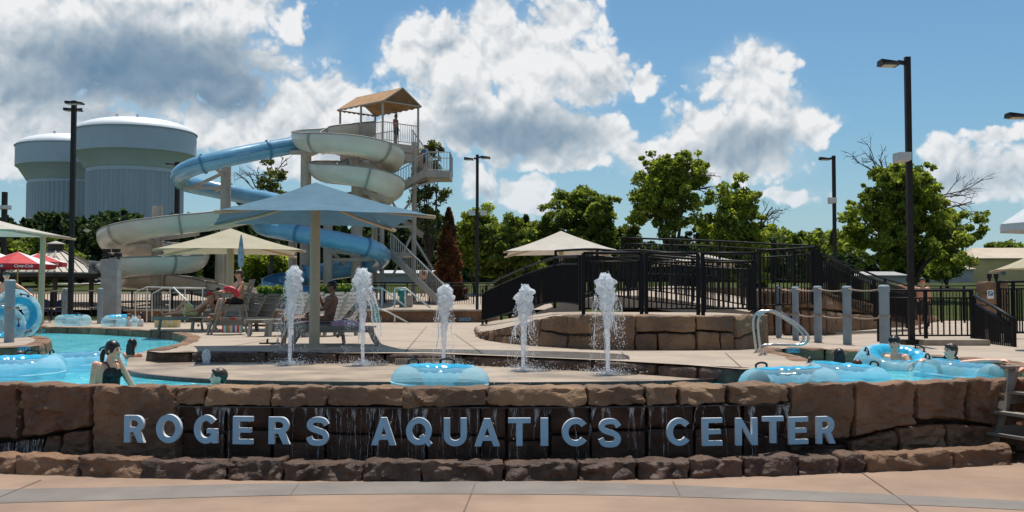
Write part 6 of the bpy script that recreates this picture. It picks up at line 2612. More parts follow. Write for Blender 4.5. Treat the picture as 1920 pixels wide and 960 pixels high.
STAND = dict(pel=(0, 0, .95), chest=(0, .01, 1.28), neck=(0, 0, 1.46), head=(0, .02, 1.61),
             shL=(-.175, 0, 1.40), shR=(.175, 0, 1.40), elL=(-.235, -.02, 1.12), elR=(.235, -.02, 1.12), wrL=(-.25, .07, .89), wrR=(.25, .07, .89),
             hiL=(-.085, 0, .92), hiR=(.085, 0, .92), knL=(-.10, .02, .50), knR=(.10, .02, .50), anL=(-.10, -.02, .09), anR=(.10, -.02, .09))
SIT = dict(STAND, pel=(0, 0, .10), chest=(0, -.02, .43), neck=(0, -.02, .61), head=(0, .0, .775),
           shL=(-.175, -.02, .55), shR=(.175, -.02, .55), elL=(-.23, .02, .28), elR=(.23, .02, .28), wrL=(-.18, .25, .20), wrR=(.18, .25, .20),
           hiL=(-.09, .02, .09), hiR=(.09, .02, .09), knL=(-.12, .45, .12), knR=(.12, .45, .12), anL=(-.12, .50, -.30), anR=(.12, .50, -.30))


def person(label, loc, yaw, pose, height=1.72, skin='skin_light', hair=None, hairstyle='short', wear=(), look=(0, 0), voxel=.013, legs=True, face=True,
           glasses=None, female=False, cap_hat=None, group=None, **over):
    """one continuous body; local x = right, y = forward, z = up; yaw turns forward (+y) about z"""
    s = height / 1.75
    J = {k_: Vector(v) * s for k_, v in dict(pose, **over).items()}
    root = thing('person', label, 'person', loc, yaw, group=group)
    b_ = MB()
    # trunk
    for a in 'LR':
        cap(b_, J['hi' + a], (J['sh' + a] * .62 + J['chest'] * .38), .088 * s, .082 * s)
        cap(b_, J['chest'], J['sh' + a] * .9 + J['chest'] * .1, .105 * s, .058 * s)
    cap(b_, J['pel'], J['chest'], .105 * s, .112 * s, 12)
    cap(b_, J['hiL'], J['hiR'], .098 * s, .098 * s)
    cap(b_, J['chest'].lerp(J['neck'], .6), J['neck'], .075 * s, .055 * s)
    fw_ = Vector((0, 1, 0))
    if female:
        for sx in (-1, 1):
            b_.ball(J['chest'] + Vector((sx * .075 * s, .085 * s, .02 * s)), .062 * s, 10, 7)
    # head frame
    rm = Matrix.Rotation(look[0], 3, 'Z') @ Matrix.Rotation(look[1], 3, 'X')
    hc = J['head']

    def H(x, y, z):
        return hc + rm @ (Vector((x, y, z)) * s)
    cap(b_, J['neck'], hc + rm @ Vector((0, -.015 * s, -.06 * s)), .053 * s, .048 * s)
    b_.ball(H(0, -.012, .022), (.079 * s, .094 * s, .090 * s), 14, 10, rm)
    b_.ball(H(0, .018, -.035), (.066 * s, .070 * s, .072 * s), 12, 8, rm)
    b_.ball(H(0, .045, -.082), (.030 * s, .028 * s, .026 * s), 8, 6, rm)           # chin
    cap(b_, H(0, .080, .012), H(0, .104, -.022), .011 * s, .016 * s, 8)             # nose
    for sx in (-1, 1):
        b_.ball(H(sx * .076, -.008, -.008), (.012 * s, .022 * s, .032 * s), 8, 6, rm)  # ears
        b_.ball(H(sx * .03, .066, -.02), (.022 * s, .018 * s, .02 * s), 8, 5, rm)      # cheeks
    # limbs
    for a, sx in (('L', -1), ('R', 1)):
        cap(b_, J['sh' + a], J['el' + a], .053 * s, .040 * s)
        cap(b_, J['el' + a], J['wr' + a], .040 * s, .027 * s)
        d_ = (J['wr' + a] - J['el' + a]).normalized()
        side = d_.cross(Vector((0, 0, 1)))
        side = side.normalized() if side.length > .1 else Vector((1, 0, 0))
        nrm = side.cross(d_)
        palm = J['wr' + a] + d_ * .075 * s
        cap(b_, J['wr' + a], palm, .027 * s, .030 * s)
        for k_, (o_, L) in enumerate(((-.030, .058), (-.010, .072), (.011, .068), (.031, .052))):
            r0 = palm + side * o_ * s
            kn = r0 + d_ * L * .55 * s - nrm * .004 * s
            cap(b_, r0, kn, .0115 * s, .0105 * s, 6)
            cap(b_, kn, kn + (d_ * .8 - nrm * .6).normalized() * L * .5 * s, .0105 * s, .009 * s, 6)
        th = J['wr' + a] + d_ * .03 * s - side * sx * .022 * s
        cap(b_, th, th + (d_ * .6 - side * sx * .75).normalized() * .055 * s, .014 * s, .011 * s, 6)
        if legs:
            cap(b_, J['hi' + a], J['kn' + a], .088 * s, .056 * s)
            cap(b_, J['kn' + a], J['an' + a], .056 * s, .036 * s)
            mid = J['kn' + a].lerp(J['an' + a], .3)
            b_.ball(mid + Vector((0, -.016 * s, 0)), .052 * s, 8, 6)
            sh_ = (J['an' + a] - J['kn' + a]).normalized()
            ft = Vector((0, 1, 0)) - sh_ * sh_.y
            ft = ft.normalized() if ft.length > .25 else Vector((0, .3, 1)).normalized()
            heel = J['an' + a] + sh_ * .045 * s - ft * .03 * s
            toe = J['an' + a] + sh_ * .065 * s + ft * .15 * s
            cap(b_, J['an' + a], heel, .036 * s, .034 * s)
            cap(b_, heel, toe, .036 * s, .026 * s)
            cap(b_, toe - Vector((.022 * s, 0, 0)), toe + Vector((.026 * s, 0, 0)), .022 * s, .020 * s)
    me = fuse(b_, voxel, 4)
    me.materials.append(MATS[skin])
    me.polygons.foreach_set('use_smooth', [True] * len(me.polygons))
    obj('body', me, root, world=False)
    # face
    if face:
        for sx in (-1, 1):
            MB().ball(H(sx * .030, .079, .014), (.014 * s, .007 * s, .008 * s), 8, 5, rm).build('eye', 'eye_dark', root, True, world=False)
            MB().ball(H(sx * .031, .083, .034), (.020 * s, .006 * s, .0045 * s), 8, 5, rm).build('eyebrow', hair or 'hair_brown', root, True, world=False)
        MB().ball(H(0, .083, -.052), (.023 * s, .009 * s, .007 * s), 8, 5, rm).build('mouth', 'lip', root, True, world=False)
    if glasses:
        g = MB()
        for sx in (-1, 1):
            g.ball(H(sx * .034, .088, .012), (.030 * s, .010 * s, .021 * s), 10, 6, rm)
            g.tube([H(sx * .06, .085, .018), H(sx * .080, .0, .014)], .005 * s, 5)
        g.tube([H(-.02, .094, .016), H(.02, .094, .016)], .005 * s, 5)
        g.build('sunglasses', glasses, root, True, world=False)
    # hair
    if hair:
        h_ = MB()
        h_.ball(H(0, -.024, .038), (.088 * s, .102 * s, .092 * s), 14, 10, rm)
        h_.ball(H(0, -.062, -.005), (.072 * s, .052 * s, .080 * s), 12, 8, rm)
        if hairstyle in ('short', 'curly'):
            for sx in (-1, 1):
                h_.ball(H(sx * .060, .0, .045), (.026 * s, .055 * s, .045 * s), 8, 6, rm)
            h_.ball(H(.0, .058, .082), (.060 * s, .034 * s, .026 * s), 10, 6, rm)
        if hairstyle == 'curly':
            rg = rng(int(abs(loc[0]) * 1000))
            for _ in range(70):
                v = Vector((rg.gauss(0, 1), rg.gauss(-.3, 1), abs(rg.gauss(.4, 1)))).normalized()
                h_.ball(H(v.x * .085, -.015 + v.y * .10, .04 + v.z * .085), .020 * s, 6, 5)
        if hairstyle in ('pony', 'long'):
            for sx in (-1, 1):
                h_.ball(H(sx * .062, -.01, .012), (.024 * s, .060 * s, .062 * s), 8, 6, rm)
        if hairstyle == 'pony':
            pts = [H(0, -.105, -.005), H(0, -.145, -.03), H(.005, -.165, -.085), H(.012, -.155, -.15), H(.02, -.14, -.20)]
            for (a, c_), r_ in zip(zip(pts, pts[1:]), (.030, .036, .034, .024)):
                cap(h_, a, c_, r_ * s, (r_ - .004) * s, 8)
        if hairstyle == 'long':
            for ox in (-.045, 0, .045):
                cap(h_, H(ox, -.07, -.01), H(ox * 1.3, -.085, -.17), .046 * s, .036 * s, 8)
        me = fuse(h_, max(.010, voxel * .8), 2)
        me.materials.append(MATS[hair])
        me.polygons.foreach_set('use_smooth', [True] * len(me.polygons))
        obj('hair', me, root, world=False)
    if cap_hat:
        h_ = MB()
        h_.ball(H(0, -.012, .048), (.088 * s, .104 * s, .085 * s), 14, 8, rm)
        h_.add([H(-.07, .07, .05), H(.07, .07, .05), H(.05, .165, .035), H(-.05, .165, .035), H(-.07, .07, .04), H(.07, .07, .04), H(.05, .165, .028), H(-.05, .165, .028)],
               [(0, 1, 2, 3), (7, 6, 5, 4), (0, 4, 5, 1), (1, 5, 6, 2), (2, 6, 7, 3), (3, 7, 4, 0)])
        h_.build('cap', cap_hat, root, True, 40, world=False)
    # clothing: slightly fuller copies of the body regions
    for (kind, mat) in wear:
        c_ = MB()
        e = .013 * s
        if kind == 'shorts':
            cap(c_, J['hiL'], J['hiR'], .098 * s + e, .098 * s + e)
            cap(c_, J['pel'] + (J['chest'] - J['pel']) * .05, J['pel'] + (J['chest'] - J['pel']) * .22, .112 * s + e, .106 * s + e)
            for a in 'LR':
                cap(c_, J['hi' + a], J['hi' + a].lerp(J['kn' + a], .72), .090 * s + e, .074 * s + e)
        elif kind == 'brief':
            cap(c_, J['hiL'], J['hiR'], .100 * s + e * .6, .100 * s + e * .6)
        elif kind == 'shirt':
            for a in 'LR':
                cap(c_, J['hi' + a] + (J['sh' + a] - J['hi' + a]) * .12, (J['sh' + a] * .62 + J['chest'] * .38), .092 * s + e, .084 * s + e)
                cap(c_, J['chest'], J['sh' + a] * .9 + J['chest'] * .1, .107 * s + e, .060 * s + e)
                cap(c_, J['sh' + a], J['sh' + a].lerp(J['el' + a], .55), .056 * s + e, .050 * s + e)
            cap(c_, J['pel'].lerp(J['chest'], .1), J['chest'], .108 * s + e, .114 * s + e)
        elif kind in ('suit', 'bra'):
            lo_ = .0 if kind == 'suit' else .82
            e *= .55
            for a in 'LR':
                if kind == 'suit':
                    cap(c_, J['hi' + a], (J['sh' + a] * .45 + J['chest'] * .55) - (J['chest'] - J['pel']) * .12, .089 * s + e, .084 * s + e)
            cap(c_, J['pel'].lerp(J['chest'], lo_), J['chest'] + (J['chest'] - J['pel']) * .02, (.107 if kind == 'suit' else .113) * s + e, .114 * s + e, 12)
            for sx in (-1, 1):
                c_.ball(J['chest'] + Vector((sx * .075 * s, .085 * s, .02 * s)), .062 * s + e, 10, 7)
        me = fuse(c_, voxel, 3)
        me.materials.append(MATS[mat])
        me.polygons.foreach_set('use_smooth', [True] * len(me.polygons))
        obj({'brief': 'swim_brief', 'suit': 'swimsuit', 'bra': 'bikini_top'}.get(kind, kind), me, root, world=False)
        if kind in ('suit', 'bra'):
            for sx in (-1, 1):
                t_ = MB()
                t_.tube(spline([J['chest'] + Vector((sx * .085 * s, .135 * s, .05 * s)), J['chest'] + Vector((sx * .10 * s, .09 * s, .13 * s)), J['neck'] + Vector((sx * .085 * s, .0, -.02 * s)),
                                J['chest'] + Vector((sx * .07 * s, -.10 * s, .10 * s)), J['chest'] + Vector((0, -.118 * s, -.02 * s))], 4), .011 * s, 6)
                t_.build('strap', mat, root, True, world=False)
    return root


def yaw_to(fx, fy):
    """yaw that turns local +y into direction (fx, fy)"""
    return math.atan2(-fx, fy)


def at(px, d, ztop, height):
    """feet position so that the top of the head is at height ztop"""
    return Vector((XZ(px, d), d, ztop - height * 1.005))


def ztop_of(py, d):
    return W(960, py, d).z


# swimmers
d = 13.2
person('woman with black ponytail in a black swimsuit, hand raised to her mouth', at(203, d, ztop_of(631, d), 1.66), yaw_to(.86, -.5), STAND, 1.66, 'skin_light', 'hair_black', 'pony',
       (('suit', 'cloth_black'),), look=(R(12), R(-6)), voxel=.010, legs=False, female=True,
       elL=(-.17, .26, 1.14), wrL=(-.06, .17, 1.44), elR=(.25, .02, 1.12), wrR=(.22, .22, .95), chest=(0, .04, 1.27), neck=(0, .06, 1.45), head=(0, .12, 1.585))
d = 19.6
person('swimmer with wet black hair seen from behind, beside the ponytail woman', at(249, d, ztop_of(632, d), 1.6), yaw_to(.25, .97), STAND, 1.6, 'skin_tan', 'hair_black', 'long', legs=False)
d = 13.35
person('brown-haired swimmer with head above water, facing left below the small jet', at(413, d, ztop_of(686, d), 1.7), yaw_to(-.93, -.36), STAND, 1.7, 'skin_pale', 'hair_brown', 'short',
       legs=False, voxel=.010, look=(0, R(8)))
d = 19
person('swimmer with only brown hair showing behind the left tube', at(40, d, ztop_of(655, d), 1.6), yaw_to(.5, .86), STAND, 1.6, 'skin_tan', 'hair_brown', 'short', legs=False)
d = 18
person('swimmer with red-brown hair just above the water at left', at(86, d, ztop_of(666, d), 1.6), yaw_to(.1, 1), STAND, 1.6, 'skin_pale', 'hair_red', 'short', legs=False)
d = 18.4
person('swimmer with brown hair behind the second left tube', at(169, d, ztop_of(656, d), 1.6), yaw_to(.3, .95), STAND, 1.6, 'skin_light', 'hair_brown', 'short', legs=False)
d = 15.6
person('swimmer with long wet black hair seen from behind in the right tubes', at(1572, d, ztop_of(650, d), 1.65), yaw_to(.15, 1), STAND, 1.65, 'skin_light', 'hair_black', 'long', legs=False)
d = 16.2
person('child with dark red hair low in the water between the right tubes', at(1606, d, ztop_of(671, d), 1.4), yaw_to(-.2, 1), STAND, 1.4, 'skin_light', 'hair_red', 'short', legs=False)
d = 16.7
person('curly black-haired man sitting in his tube', at(1676, d, ztop_of(627, d), 1.7), yaw_to(-.62, -.78), STAND, 1.7, 'skin_light', 'hair_black', 'curly', legs=False, voxel=.011,
       elL=(-.30, .12, 1.2), wrL=(-.24, .32, 1.12), elR=(.30, .12, 1.2), wrR=(.24, .32, 1.12))
d = 15.25
person('brown-haired boy in profile resting both arms on his tube', at(1780, d, ztop_of(640, d), 1.65), yaw_to(-.35, -.93), STAND, 1.65, 'skin_pale', 'hair_brown', 'short', legs=False, voxel=.011, look=(R(-52), R(4)),
       shL=(-.19, .02, 1.43), shR=(.19, .02, 1.43), elR=(.36, .24, 1.475), wrR=(.40, .48, 1.49), elL=(-.45, .10, 1.475), wrL=(-.66, .22, 1.49))
# tube carrier at the far left
d = 25.6
person('person in teal goggles carrying the big upright tube at the left edge', at(11, d, ztop_of(506, d), 1.62), yaw_to(.55, -.83), STAND, 1.62, 'skin_light', 'hair_brown', 'short',
       (('shorts', 'cloth_black'),), glasses='lens_teal', elL=(-.36, .16, 1.28), wrL=(-.52, .30, 1.14), elR=(.3, .1, 1.15), wrR=(.2, .3, 1.1))
# children on the far bank
for (px, py, h, hr, hs, lab) in ((215, 598, 1.25, 'hair_brown', 'short', 'child peeking out of the tube on the far bank'),
                                 (243, 587, 1.35, 'hair_brown', 'short', 'child in the middle of the three on the far bank'),
                                 (264, 585, 1.4, 'hair_black', 'long', 'dark-haired child at the right of the three on the far bank')):
    d = 36.2
    person(lab, at(px, d, ztop_of(py, d), h), yaw_to(.5 if px < 230 else -.8, -.6), STAND, h, 'skin_light', hr, hs, (('shirt', 'cloth_blue' if px < 230 else 'umb_white'),) if 'umb_white' in MATS else (), voxel=.016, legs=False)
# standing boy at the right
d = 28.5
person('shirtless boy in black shorts with orange goggles, arm held out', Vector((XZ(1730, d), d, ZD)), yaw_to(-.15, -1), STAND, 1.5, 'skin_tan', 'hair_brown', 'short', (('shorts', 'cloth_black'),),
       glasses='lens_orange', elR=(.42, .05, 1.38), wrR=(.62, .12, 1.46))
# slide tower people
person('boy in an orange shirt standing on the top platform of the slide tower', Vector((-6.25, 57.0, zpl + .13)), yaw_to(.9, -.4), STAND, 1.62, 'skin_brown', 'hair_black', 'short',
       (('shirt', 'cloth_orange'), ('shorts', 'cloth_black')), voxel=.02, look=(0, R(-12)))
person('person in a blue shirt on the upper stair landing of the tower', Vector((W(798, 320, DT).x, DT - .2, zl + .05)), yaw_to(-.6, .5), STAND, 1.6, 'skin_tan', 'hair_black', 'short',
       (('shirt', 'cloth_blue'), ('shorts', 'cloth_black')), voxel=.02)
q = W(793, 549, 54.9)
person('dark-haired bather in black on the bottom stairs of the tower', Vector((q.x, 54.9, q.z - .2)), yaw_to(-.5, .85), STAND, 1.62, 'skin_tan', 'hair_black', 'short', (('brief', 'cloth_black'), ('bra', 'cloth_black')), voxel=.02, female=True)

# ------------------------------------------------------------------ furniture
M('lumber_grey', (.245, .215, .175), .7, .1, 2, stretch=(1, 1, 4), rnd=.06)
M('lumber_pale', (.40, .37, .32), .7, .08, 2, rnd=.05)


def lifeguard_chair(label, loc, rz):
    """tall recycled-lumber guard chair, front towards local +y"""
    root = thing('lifeguard_chair', label, 'lifeguard chair', loc, rz, group='lifeguard chairs')

    def bd(a, b_, w_, h_, name, up=(0, 0, 1)):
        return MB().beam(a, b_, w_, h_, up).build(name, 'lumber_grey', root, world=False)
    for s_ in (-1, 1):
        bd((s_ * .40, .58, 0), (s_ * .36, .22, 1.04), .045, .14, 'leg', (1, 0, 0))
        bd((s_ * .40, -.42, 0), (s_ * .36, -.24, .78), .045, .14, 'leg', (1, 0, 0))
        bd((s_ * .34, .50, .30), (s_ * .34, -.38, .30), .04, .13, 'side_stretcher')
        bd((s_ * .34, .33, .68), (s_ * .34, -.36, .68), .04, .13, 'seat_rail')
        bd((s_ * .38, .36, 1.05), (s_ * .38, -.38, 1.05), .12, .035, 'armrest')
        bd((s_ * .30, -.28, .62), (s_ * .30, -.50, 1.42), .04, .10, 'back_post', (1, 0, 0))
    for i in range(5):
        y = .30 - i * .125
        bd((-.34, y, .755), (.34, y, .755), .105, .03, 'seat_slat')
    for i in range(6):
        f = (i + .6) / 6.2
        y, z = -.255 - .22 * f, .74 + .70 * f
        bd((-.33, y, z), (.33, y, z), .03, .085, 'back_slat')
    for z in (.27, .52):
        y = .58 - .36 * z / 1.04 + .06
        bd((-.40, y, z), (.40, y, z), .17, .035, 'step')
    return root


lc0 = G(436, 627, ZD)
lifeguard_chair('grey lifeguard chair with a seated guard left of the jets', lc0, yaw_to(-.93, -.36))
lifeguard_chair('grey lifeguard chair at the right edge beside the sign wall', Vector((XZ(1925, 12.55) + .36, 12.7, .0)), yaw_to(-.95, -.3))


def chair_pt(loc, yaw, p):
    return Vector(loc) + Matrix.Rotation(yaw, 3, 'Z') @ Vector(p)


y1 = yaw_to(-.93, -.36)
person('lifeguard in black shorts and sunglasses sitting in the grey chair', chair_pt(lc0, y1, (0, -.14, .76)), yaw_to(-.80, -.60), SIT, 1.78, 'skin_tan', 'hair_brown', 'short', (('shorts', 'cloth_black'),),
       glasses='lens_black', look=(R(-10), 0), elL=(-.27, .12, .33), wrL=(-.22, .36, .32), elR=(.27, .10, .33), wrR=(.20, .34, .34), anL=(-.10, .55, -.33), anR=(.12, .58, -.30))
y2 = yaw_to(-.95, -.3)
person('lifeguard cut by the right edge, elbow and hand showing', chair_pt(Vector((XZ(1925, 12.55) + .42, 12.7, 0)), y2, (0, -.12, .77)), yaw_to(-.9, -.43), SIT, 1.75, 'skin_tan', 'hair_brown', 'short',
       (('shorts', 'cloth_red'),), elR=(.30, -.02, .30), wrR=(.34, .24, .27), elL=(-.27, .1, .33), wrL=(-.2, .3, .3), voxel=.011)
# red rescue tube on the lap
rt = thing('rescue_tube', 'red foam rescue tube lying on the lap of the lifeguard', 'rescue tube', W(437, 548, 27.2))
m_ = MB()
c0 = W(422, 543, 27.05)
m_.tube(spline([c0, W(430, 541, 27.0), W(441, 546, 27.0), W(445, 556, 27.05)], 5), [.03] + [.075] * 14 + [.04], 10)
m_.build('foam_body', 'cloth_red', rt, True)
MB().tube(spline([W(458, 520, 27.25), W(449, 535, 27.0), W(437, 549, 27.0)], 4), .014, 6).build('strap', 'cloth_black', rt, True)
MB().tube([W(431, 556, 27.0), W(431, 575, 27.0)], .014, 6).build('trailing_strap', 'cloth_black', rt)


def lounge(label, loc, rz, back=52, mat='lumber_grey', group='slatted lounge chairs', z=.36):
    """slatted lounger; head end towards local +x"""
    root = thing('lounge_chair', label, 'lounge chair', loc, rz, group=group)
    for s_ in (-1, 1):
        MB().beam((-.95, s_ * .31, z), (.45, s_ * .31, z), .04, .09).build('side_rail', mat, root, world=False)
        e = Vector((.35 + .78 * math.cos(R(back)), s_ * .29, z + .78 * math.sin(R(back))))
        MB().beam((.35, s_ * .29, z), e, .04, .07, (0, 1, 0)).build('back_stile', mat, root, world=False)
        for x in (-.78, .42):
            MB().beam((x, s_ * .33, 0), (x + (.05 if x < 0 else -.05), s_ * .33, z), .045, .09, (0, 1, 0)).build('leg', mat, root, world=False)
    for i in range(11):
        x = -.92 + i * .125
        MB().box((x, 0, z + .045), (.10, .64, .022)).build('seat_slat', mat, root, world=False)
    for i in range(7):
        f = .10 + i * .112
        wdt = .60 if i < 6 else .44
        c_ = Vector((.35 + f * math.cos(R(back)), 0, z + f * math.sin(R(back))))
        m_ = MB()
        m_.box((0, 0, 0), (.088, wdt, .022), M4=Matrix.Rotation(-R(back), 3, 'Y'))
        m_.v = [(v[0] + c_.x - .03 * math.sin(R(back)), v[1], v[2] + c_.z + .03 * math.cos(R(back))) for v in m_.v]
        m_.build('back_slat', mat, root, world=False)
    MB().beam((.30, -.3, z * .45), (.30, .3, z * .45), .04, .06).build('stretcher', mat, root, world=False)
    return root


def head_yaw(fx, fy):
    """rotation that turns local +x (head end) into (fx, fy)"""
    return math.atan2(fy, fx)


for i, (px, d, lab) in enumerate(((449, 30.4, 'grey slatted lounge chair right behind the lifeguard chair'), (478, 30.6, 'grey slatted lounge chair second right of the lifeguard chair'),
                                  (507, 30.8, 'grey slatted lounge chair third right of the lifeguard chair'))):
    lounge(lab, fl(px, d, ZD) + Vector((-.35, -.5, 0)), head_yaw(.55, .83), 58)
for i, (px, d, lab) in enumerate(((566, 27.0, 'pale slatted lounge chair left of the canopy post'), (596, 27.2, 'pale slatted lounge chair hidden by the canopy post'),
                                  (634, 26.6, 'pale slatted lounge chair right of the canopy post'), (664, 26.8, 'pale slatted lounge chair behind the widest jet'))):
    lounge(lab, fl(px, d, ZD) + Vector((-.4, -.5, 0)), head_yaw(.50, .86), 60, 'lumber_pale')
lr = fl(352, 30.6, ZD)
lounge('grey lounge chair under the sunbather at left', lr, head_yaw(.95, .25), 35)
lw = fl(606, 21.4, ZD)
lounge('grey lounge chair in front with a striped towel over its back', lw, head_yaw(.96, .12), 48)
# curved rear legs of the near lounger are a low bench beside it
bn = thing('low_bench', 'low grey slatted bench behind the two left jets', 'bench', fl(628, 20.6, ZD))
for i in range(4):
    MB().box((XZ(628, 20.6), 20.45 + i * .11, 1.36), (1.55, .09, .03)).build('slat', 'lumber_grey', bn)
for s_ in (-1, 1):
    for dy in (-.1, .3):
        x = XZ(628, 20.6) + s_ * .68
        MB().tube(spline([(x, 20.5 + dy, 1.35), (x + s_ * .06, 20.5 + dy, 1.18), (x + s_ * .17, 20.5 + dy, 1.0)], 4), .035, 6).build('leg', 'lumber_grey', bn)
MB().box((XZ(628, 20.6), 20.42, 1.30), (1.5, .03, .09)).build('apron', 'lumber_grey', bn)

# people on the loungers
ub = lr + Vector((.22, .06, .42))
person('sunbather in yellow with red cap lying on the lounge chair at left', ub, yaw_to(-.95, -.25), SIT, 1.72, 'skin_tan', None, 'short', (('shorts', 'cloth_yellow'),), glasses='lens_black', cap_hat='cloth_red',
       pel=(0, 0, .08), chest=(0, -.22, .30), neck=(0, -.33, .44), head=(0, -.37, .60), shL=(-.175, -.28, .40), shR=(.175, -.28, .40), elL=(-.24, -.08, .22), wrL=(-.2, .16, .16),
       elR=(.24, -.08, .22), wrR=(.2, .16, .16), knL=(-.1, .44, .12), anL=(-.1, .86, .06), knR=(.1, .36, .40), anR=(.1, .62, .06), look=(R(35), 0))
person('woman in a black bikini sitting beside the sunbather', fl(408, 31.2, ZD + .40), yaw_to(.4, -.9), SIT, 1.66, 'skin_tan', 'hair_black', 'pony', (('bra', 'cloth_black'), ('brief', 'cloth_black')), female=True, look=(R(-35), 0))
person('woman in sunglasses and floral swimsuit sitting behind the canopy post', lw + Vector((.12, -.02, .42)), yaw_to(-.93, -.3), SIT, 1.66, 'skin_brown', 'hair_black', 'short', (('suit', 'cloth_floral'),), glasses='lens_black', female=True,
       chest=(0, -.06, .42), neck=(0, -.08, .60), head=(0, -.05, .765), shL=(-.17, -.07, .54), shR=(.17, -.07, .54), elR=(.22, .10, .36), wrR=(.10, .20, .60), elL=(-.2, .12, .30), wrL=(-.12, .40, .22),
       knL=(-.1, .46, .10), anL=(-.1, .90, .05), knR=(.1, .44, .14), anR=(.1, .86, .06))


# towels, bags, sandals
def striped(name, cols, scale, axis):
    m = bpy.data.materials.new(name)
    m.use_nodes = True
    t = m.node_tree
    k = N(t)
    b = t.nodes['Principled BSDF']
    tcn = k.node('ShaderNodeTexCoord')
    sp_ = k.node('ShaderNodeSeparateXYZ')
    k.put(sp_.inputs[0], tcn.outputs['Object'])
    f = k.m('FRACT', k.m('MULTIPLY', sp_.outputs[axis], scale))
    r_ = k.node('ShaderNodeValToRGB')
    r_.color_ramp.interpolation = 'CONSTANT'
    k.put(r_.inputs[0], f)
    for i, c_ in enumerate(cols):
        e = r_.color_ramp.elements[i] if i < 2 else r_.color_ramp.elements.new(i / len(cols))
        e.position = i / len(cols)
        e.color = (*c_, 1)
    k.put(b.inputs['Base Color'], r_.outputs[0])
    b.inputs['Roughness'].default_value = .9
    MATS[name] = m


striped('towel_stripes', [(.62, .60, .58), (.55, .08, .10), (.62, .60, .58), (.05, .36, .33), (.65, .28, .05), (.62, .60, .58), (.10, .12, .30)], 2.4, 0)
M('towel_pink', (.55, .20, .30), .9, .0, 16, col2=(.45, .42, .5))
M('towel_lilac', (.40, .36, .52), .9, .0, 14, col2=(.10, .09, .16))


def towel(label, mat, grid):
    """grid: rows of world points"""
    m_ = MB()
    nr, nc = len(grid), len(grid[0])
    rows = [spline(r_, 4) for r_ in grid]
    nc2 = len(rows[0])
    cols = [spline([rows[i][j] for i in range(nr)], 4) for j in range(nc2)]
    nr2 = len(cols[0])
    vs = [cols[j][i] + Vector((0, 0, .012 * noise.noise(cols[j][i] * 14))) for i in range(nr2) for j in range(nc2)]
    lo_ = [v - Vector((0, -.006, .012)) for v in vs]
    n0_ = len(vs)
    fs = [(i * nc2 + j, i * nc2 + j + 1, (i + 1) * nc2 + j + 1, (i + 1) * nc2 + j) for i in range(nr2 - 1) for j in range(nc2 - 1)]
    m_.add(vs + lo_, fs + [tuple(n0_ + a for a in f[::-1]) for f in fs])
    return tag(m_.build('towel', mat, smooth=True), label, 'towel')


def tz(dx, dy, z):
    return lw + Vector((dx, dy, z))


towel('striped beach towel hanging over the back of the front lounge chair', 'towel_stripes',
      [[tz(.40, -.34, .46), tz(.42, 0, .48), tz(.45, .3, .46)], [tz(.66, -.33, .78), tz(.68, 0, .80), tz(.7, .3, .78)], [tz(.92, -.33, 1.02), tz(.94, 0, 1.04), tz(.95, .3, 1.02)],
       [tz(1.03, -.36, .80), tz(1.05, 0, .8), tz(1.05, .3, .8)], [tz(1.07, -.38, .45), tz(1.08, 0, .45), tz(1.08, .3, .45)]])
towel('pink towel bunched on the bench under the widest jet', 'towel_pink',
      [[tz(.30, -.68, .45), tz(.30, -.8, .43), tz(.32, -.92, .30)], [tz(.52, -.66, .50), tz(.55, -.80, .47), tz(.55, -.93, .28)], [tz(.82, -.66, .44), tz(.85, -.8, .43), tz(.86, -.93, .32)]])
towel('lilac patterned towel under the woman on the front lounge chair', 'towel_lilac',
      [[tz(-.5, -.33, .43), tz(-.5, 0, .43), tz(-.5, .3, .43)], [tz(-.1, -.36, .44), tz(-.1, 0, .45), tz(-.1, .3, .44)], [tz(.33, -.36, .45), tz(.33, 0, .46), tz(.33, .3, .45)]])
M('bag_pattern', (.62, .60, .54), .85, .0, 9, col2=(.62, .46, .05))
bg_ = thing('beach_bag', 'white and yellow patterned beach bag below the feet of the sunbather', 'bag', G(314, 614, ZD))
c_ = G(314, 614, ZD)
m_ = MB()
m_.add([(c_.x + a * .40 * (1 if z else .92), c_.y + b2 * .14, ZD + z * .27 + .02 * a * z) for a in (-1, -.3, .4, 1) for b2 in (-1, 1) for z in (0, 1)],
       [(0, 4, 5, 1), (4, 8, 9, 5), (8, 12, 13, 9), (2, 3, 7, 6), (6, 7, 11, 10), (10, 11, 15, 14), (0, 1, 3, 2), (12, 14, 15, 13), (1, 5, 7, 3), (5, 9, 11, 7), (9, 13, 15, 11)])
m_.build('bag_body', 'bag_pattern', bg_)
for y in (-.15, .15):
    MB().tube(spline([(c_.x - .2, c_.y + y, ZD + .26), (c_.x - .1, c_.y + y, ZD + .36), (c_.x + .1, c_.y + y, ZD + .35), (c_.x + .2, c_.y + y, ZD + .26)], 4), .012, 6).build('bag_handle', 'bag_pattern', bg_)
tt = thing('tote_bag', 'colourful bag on the ground behind the lifeguard chair', 'bag', fl(438, 29, ZD))
c_ = fl(438, 29, ZD)
MB().prism([(c_.x - .28, c_.y - .1), (c_.x + .28, c_.y - .1), (c_.x + .22, c_.y + .12), (c_.x - .22, c_.y + .12)], ZD, ZD + .3).build('bag_body', 'towel_stripes', tt)
MB().tube(spline([(c_.x - .15, c_.y, ZD + .29), (c_.x, c_.y, ZD + .42), (c_.x + .15, c_.y, ZD + .29)], 4), .012, 6).build('bag_handle', 'cloth_red', tt)
M('sandal', (.05, .03, .022), .7)
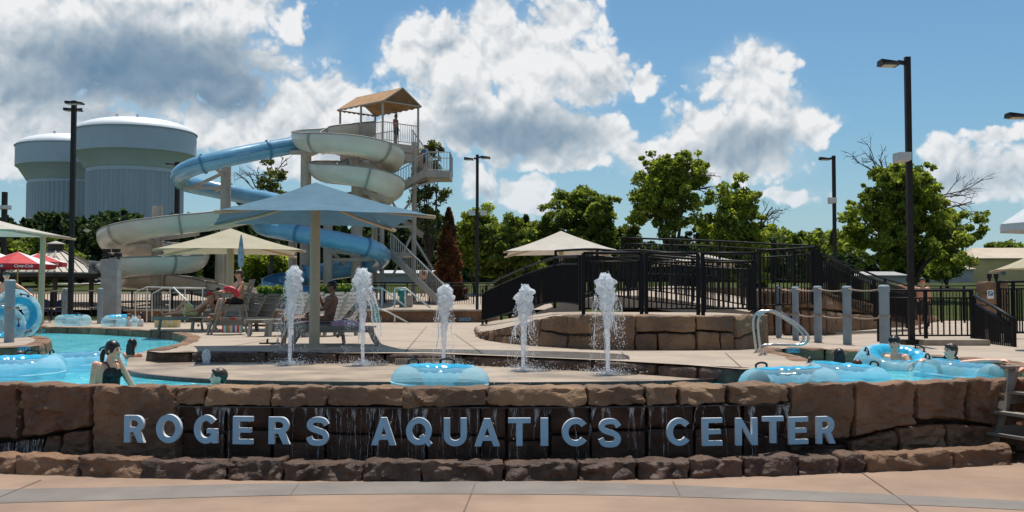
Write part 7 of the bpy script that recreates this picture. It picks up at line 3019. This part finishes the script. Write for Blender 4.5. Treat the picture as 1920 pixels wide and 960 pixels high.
for k_, (px, lab) in enumerate(((498, 'brown sandal on the deck edge, left of the pair'), (517, 'brown sandal on the deck edge, right of the pair'))):
    c_ = G(px, 645, ZD)
    sd = thing('sandal', lab, 'sandal', c_, group='sandals on the deck')
    m_ = MB()
    ring = [(c_.x + .13 * math.cos(a), c_.y + .05 * math.sin(a) * (1.2 if math.cos(a) > 0 else .9)) for a in [2 * math.pi * i / 14 for i in range(14)]]
    m_.prism(ring, ZD, ZD + .03)
    m_.build('sole', 'sandal', sd)
    MB().tube(spline([(c_.x + .03, c_.y - .05, ZD + .02), (c_.x + .04, c_.y - .02, ZD + .09), (c_.x + .04, c_.y + .02, ZD + .09), (c_.x + .03, c_.y + .05, ZD + .02)], 4), .014, 6).build('strap', 'sandal', sd)
lp_ = thing('leaning_pole', 'thin white rescue pole leaning behind the sunbather', 'pole', W(363, 576, 33))
MB().tube([W(325, 539, 33.4), W(363, 576, 33)], .022, 8).build('shaft', 'rail_white', lp_)
MB().tube([W(363, 576, 33), W(365, 578, 33)], .035, 8).build('grip', 'cloth_black', lp_)

# navy chairs under the pavilion side
M('navy_plastic', (.012, .02, .06), .4)
for k_, (px, lab) in enumerate(((76, 'navy plastic chair behind the off-white canopy post'), (112, 'navy plastic chair behind the pale rope post'))):
    c_ = fl(px, 43.5, ZD)
    ch = thing('plastic_chair', lab, 'chair', c_, group='navy plastic chairs')
    MB().box((c_.x, c_.y, ZD + .45), (.5, .48, .05)).build('seat', 'navy_plastic', ch)
    m_ = MB()
    ring = []
    for i in range(9):
        a = math.pi * (i / 8)
        ring.append((c_.x + .27 * math.cos(a), c_.y + .20 + .08 * math.sin(a)))
    m_.add([(x, y, ZD + .47) for x, y in ring] + [(x * 1.0, y + .08, ZD + .95 - .12 * abs(i - 4) / 4) for i, (x, y) in enumerate(ring)], [(i, i + 1, 10 + i, 9 + i) for i in range(8)])
    m_.build('backrest', 'navy_plastic', ch)
    for sx in (-1, 1):
        for sy in (-1, 1):
            MB().tube([(c_.x + sx * .22, c_.y + sy * .2, ZD + .44), (c_.x + sx * .26, c_.y + sy * .24, ZD)], .018, 6).build('leg', 'navy_plastic', ch)
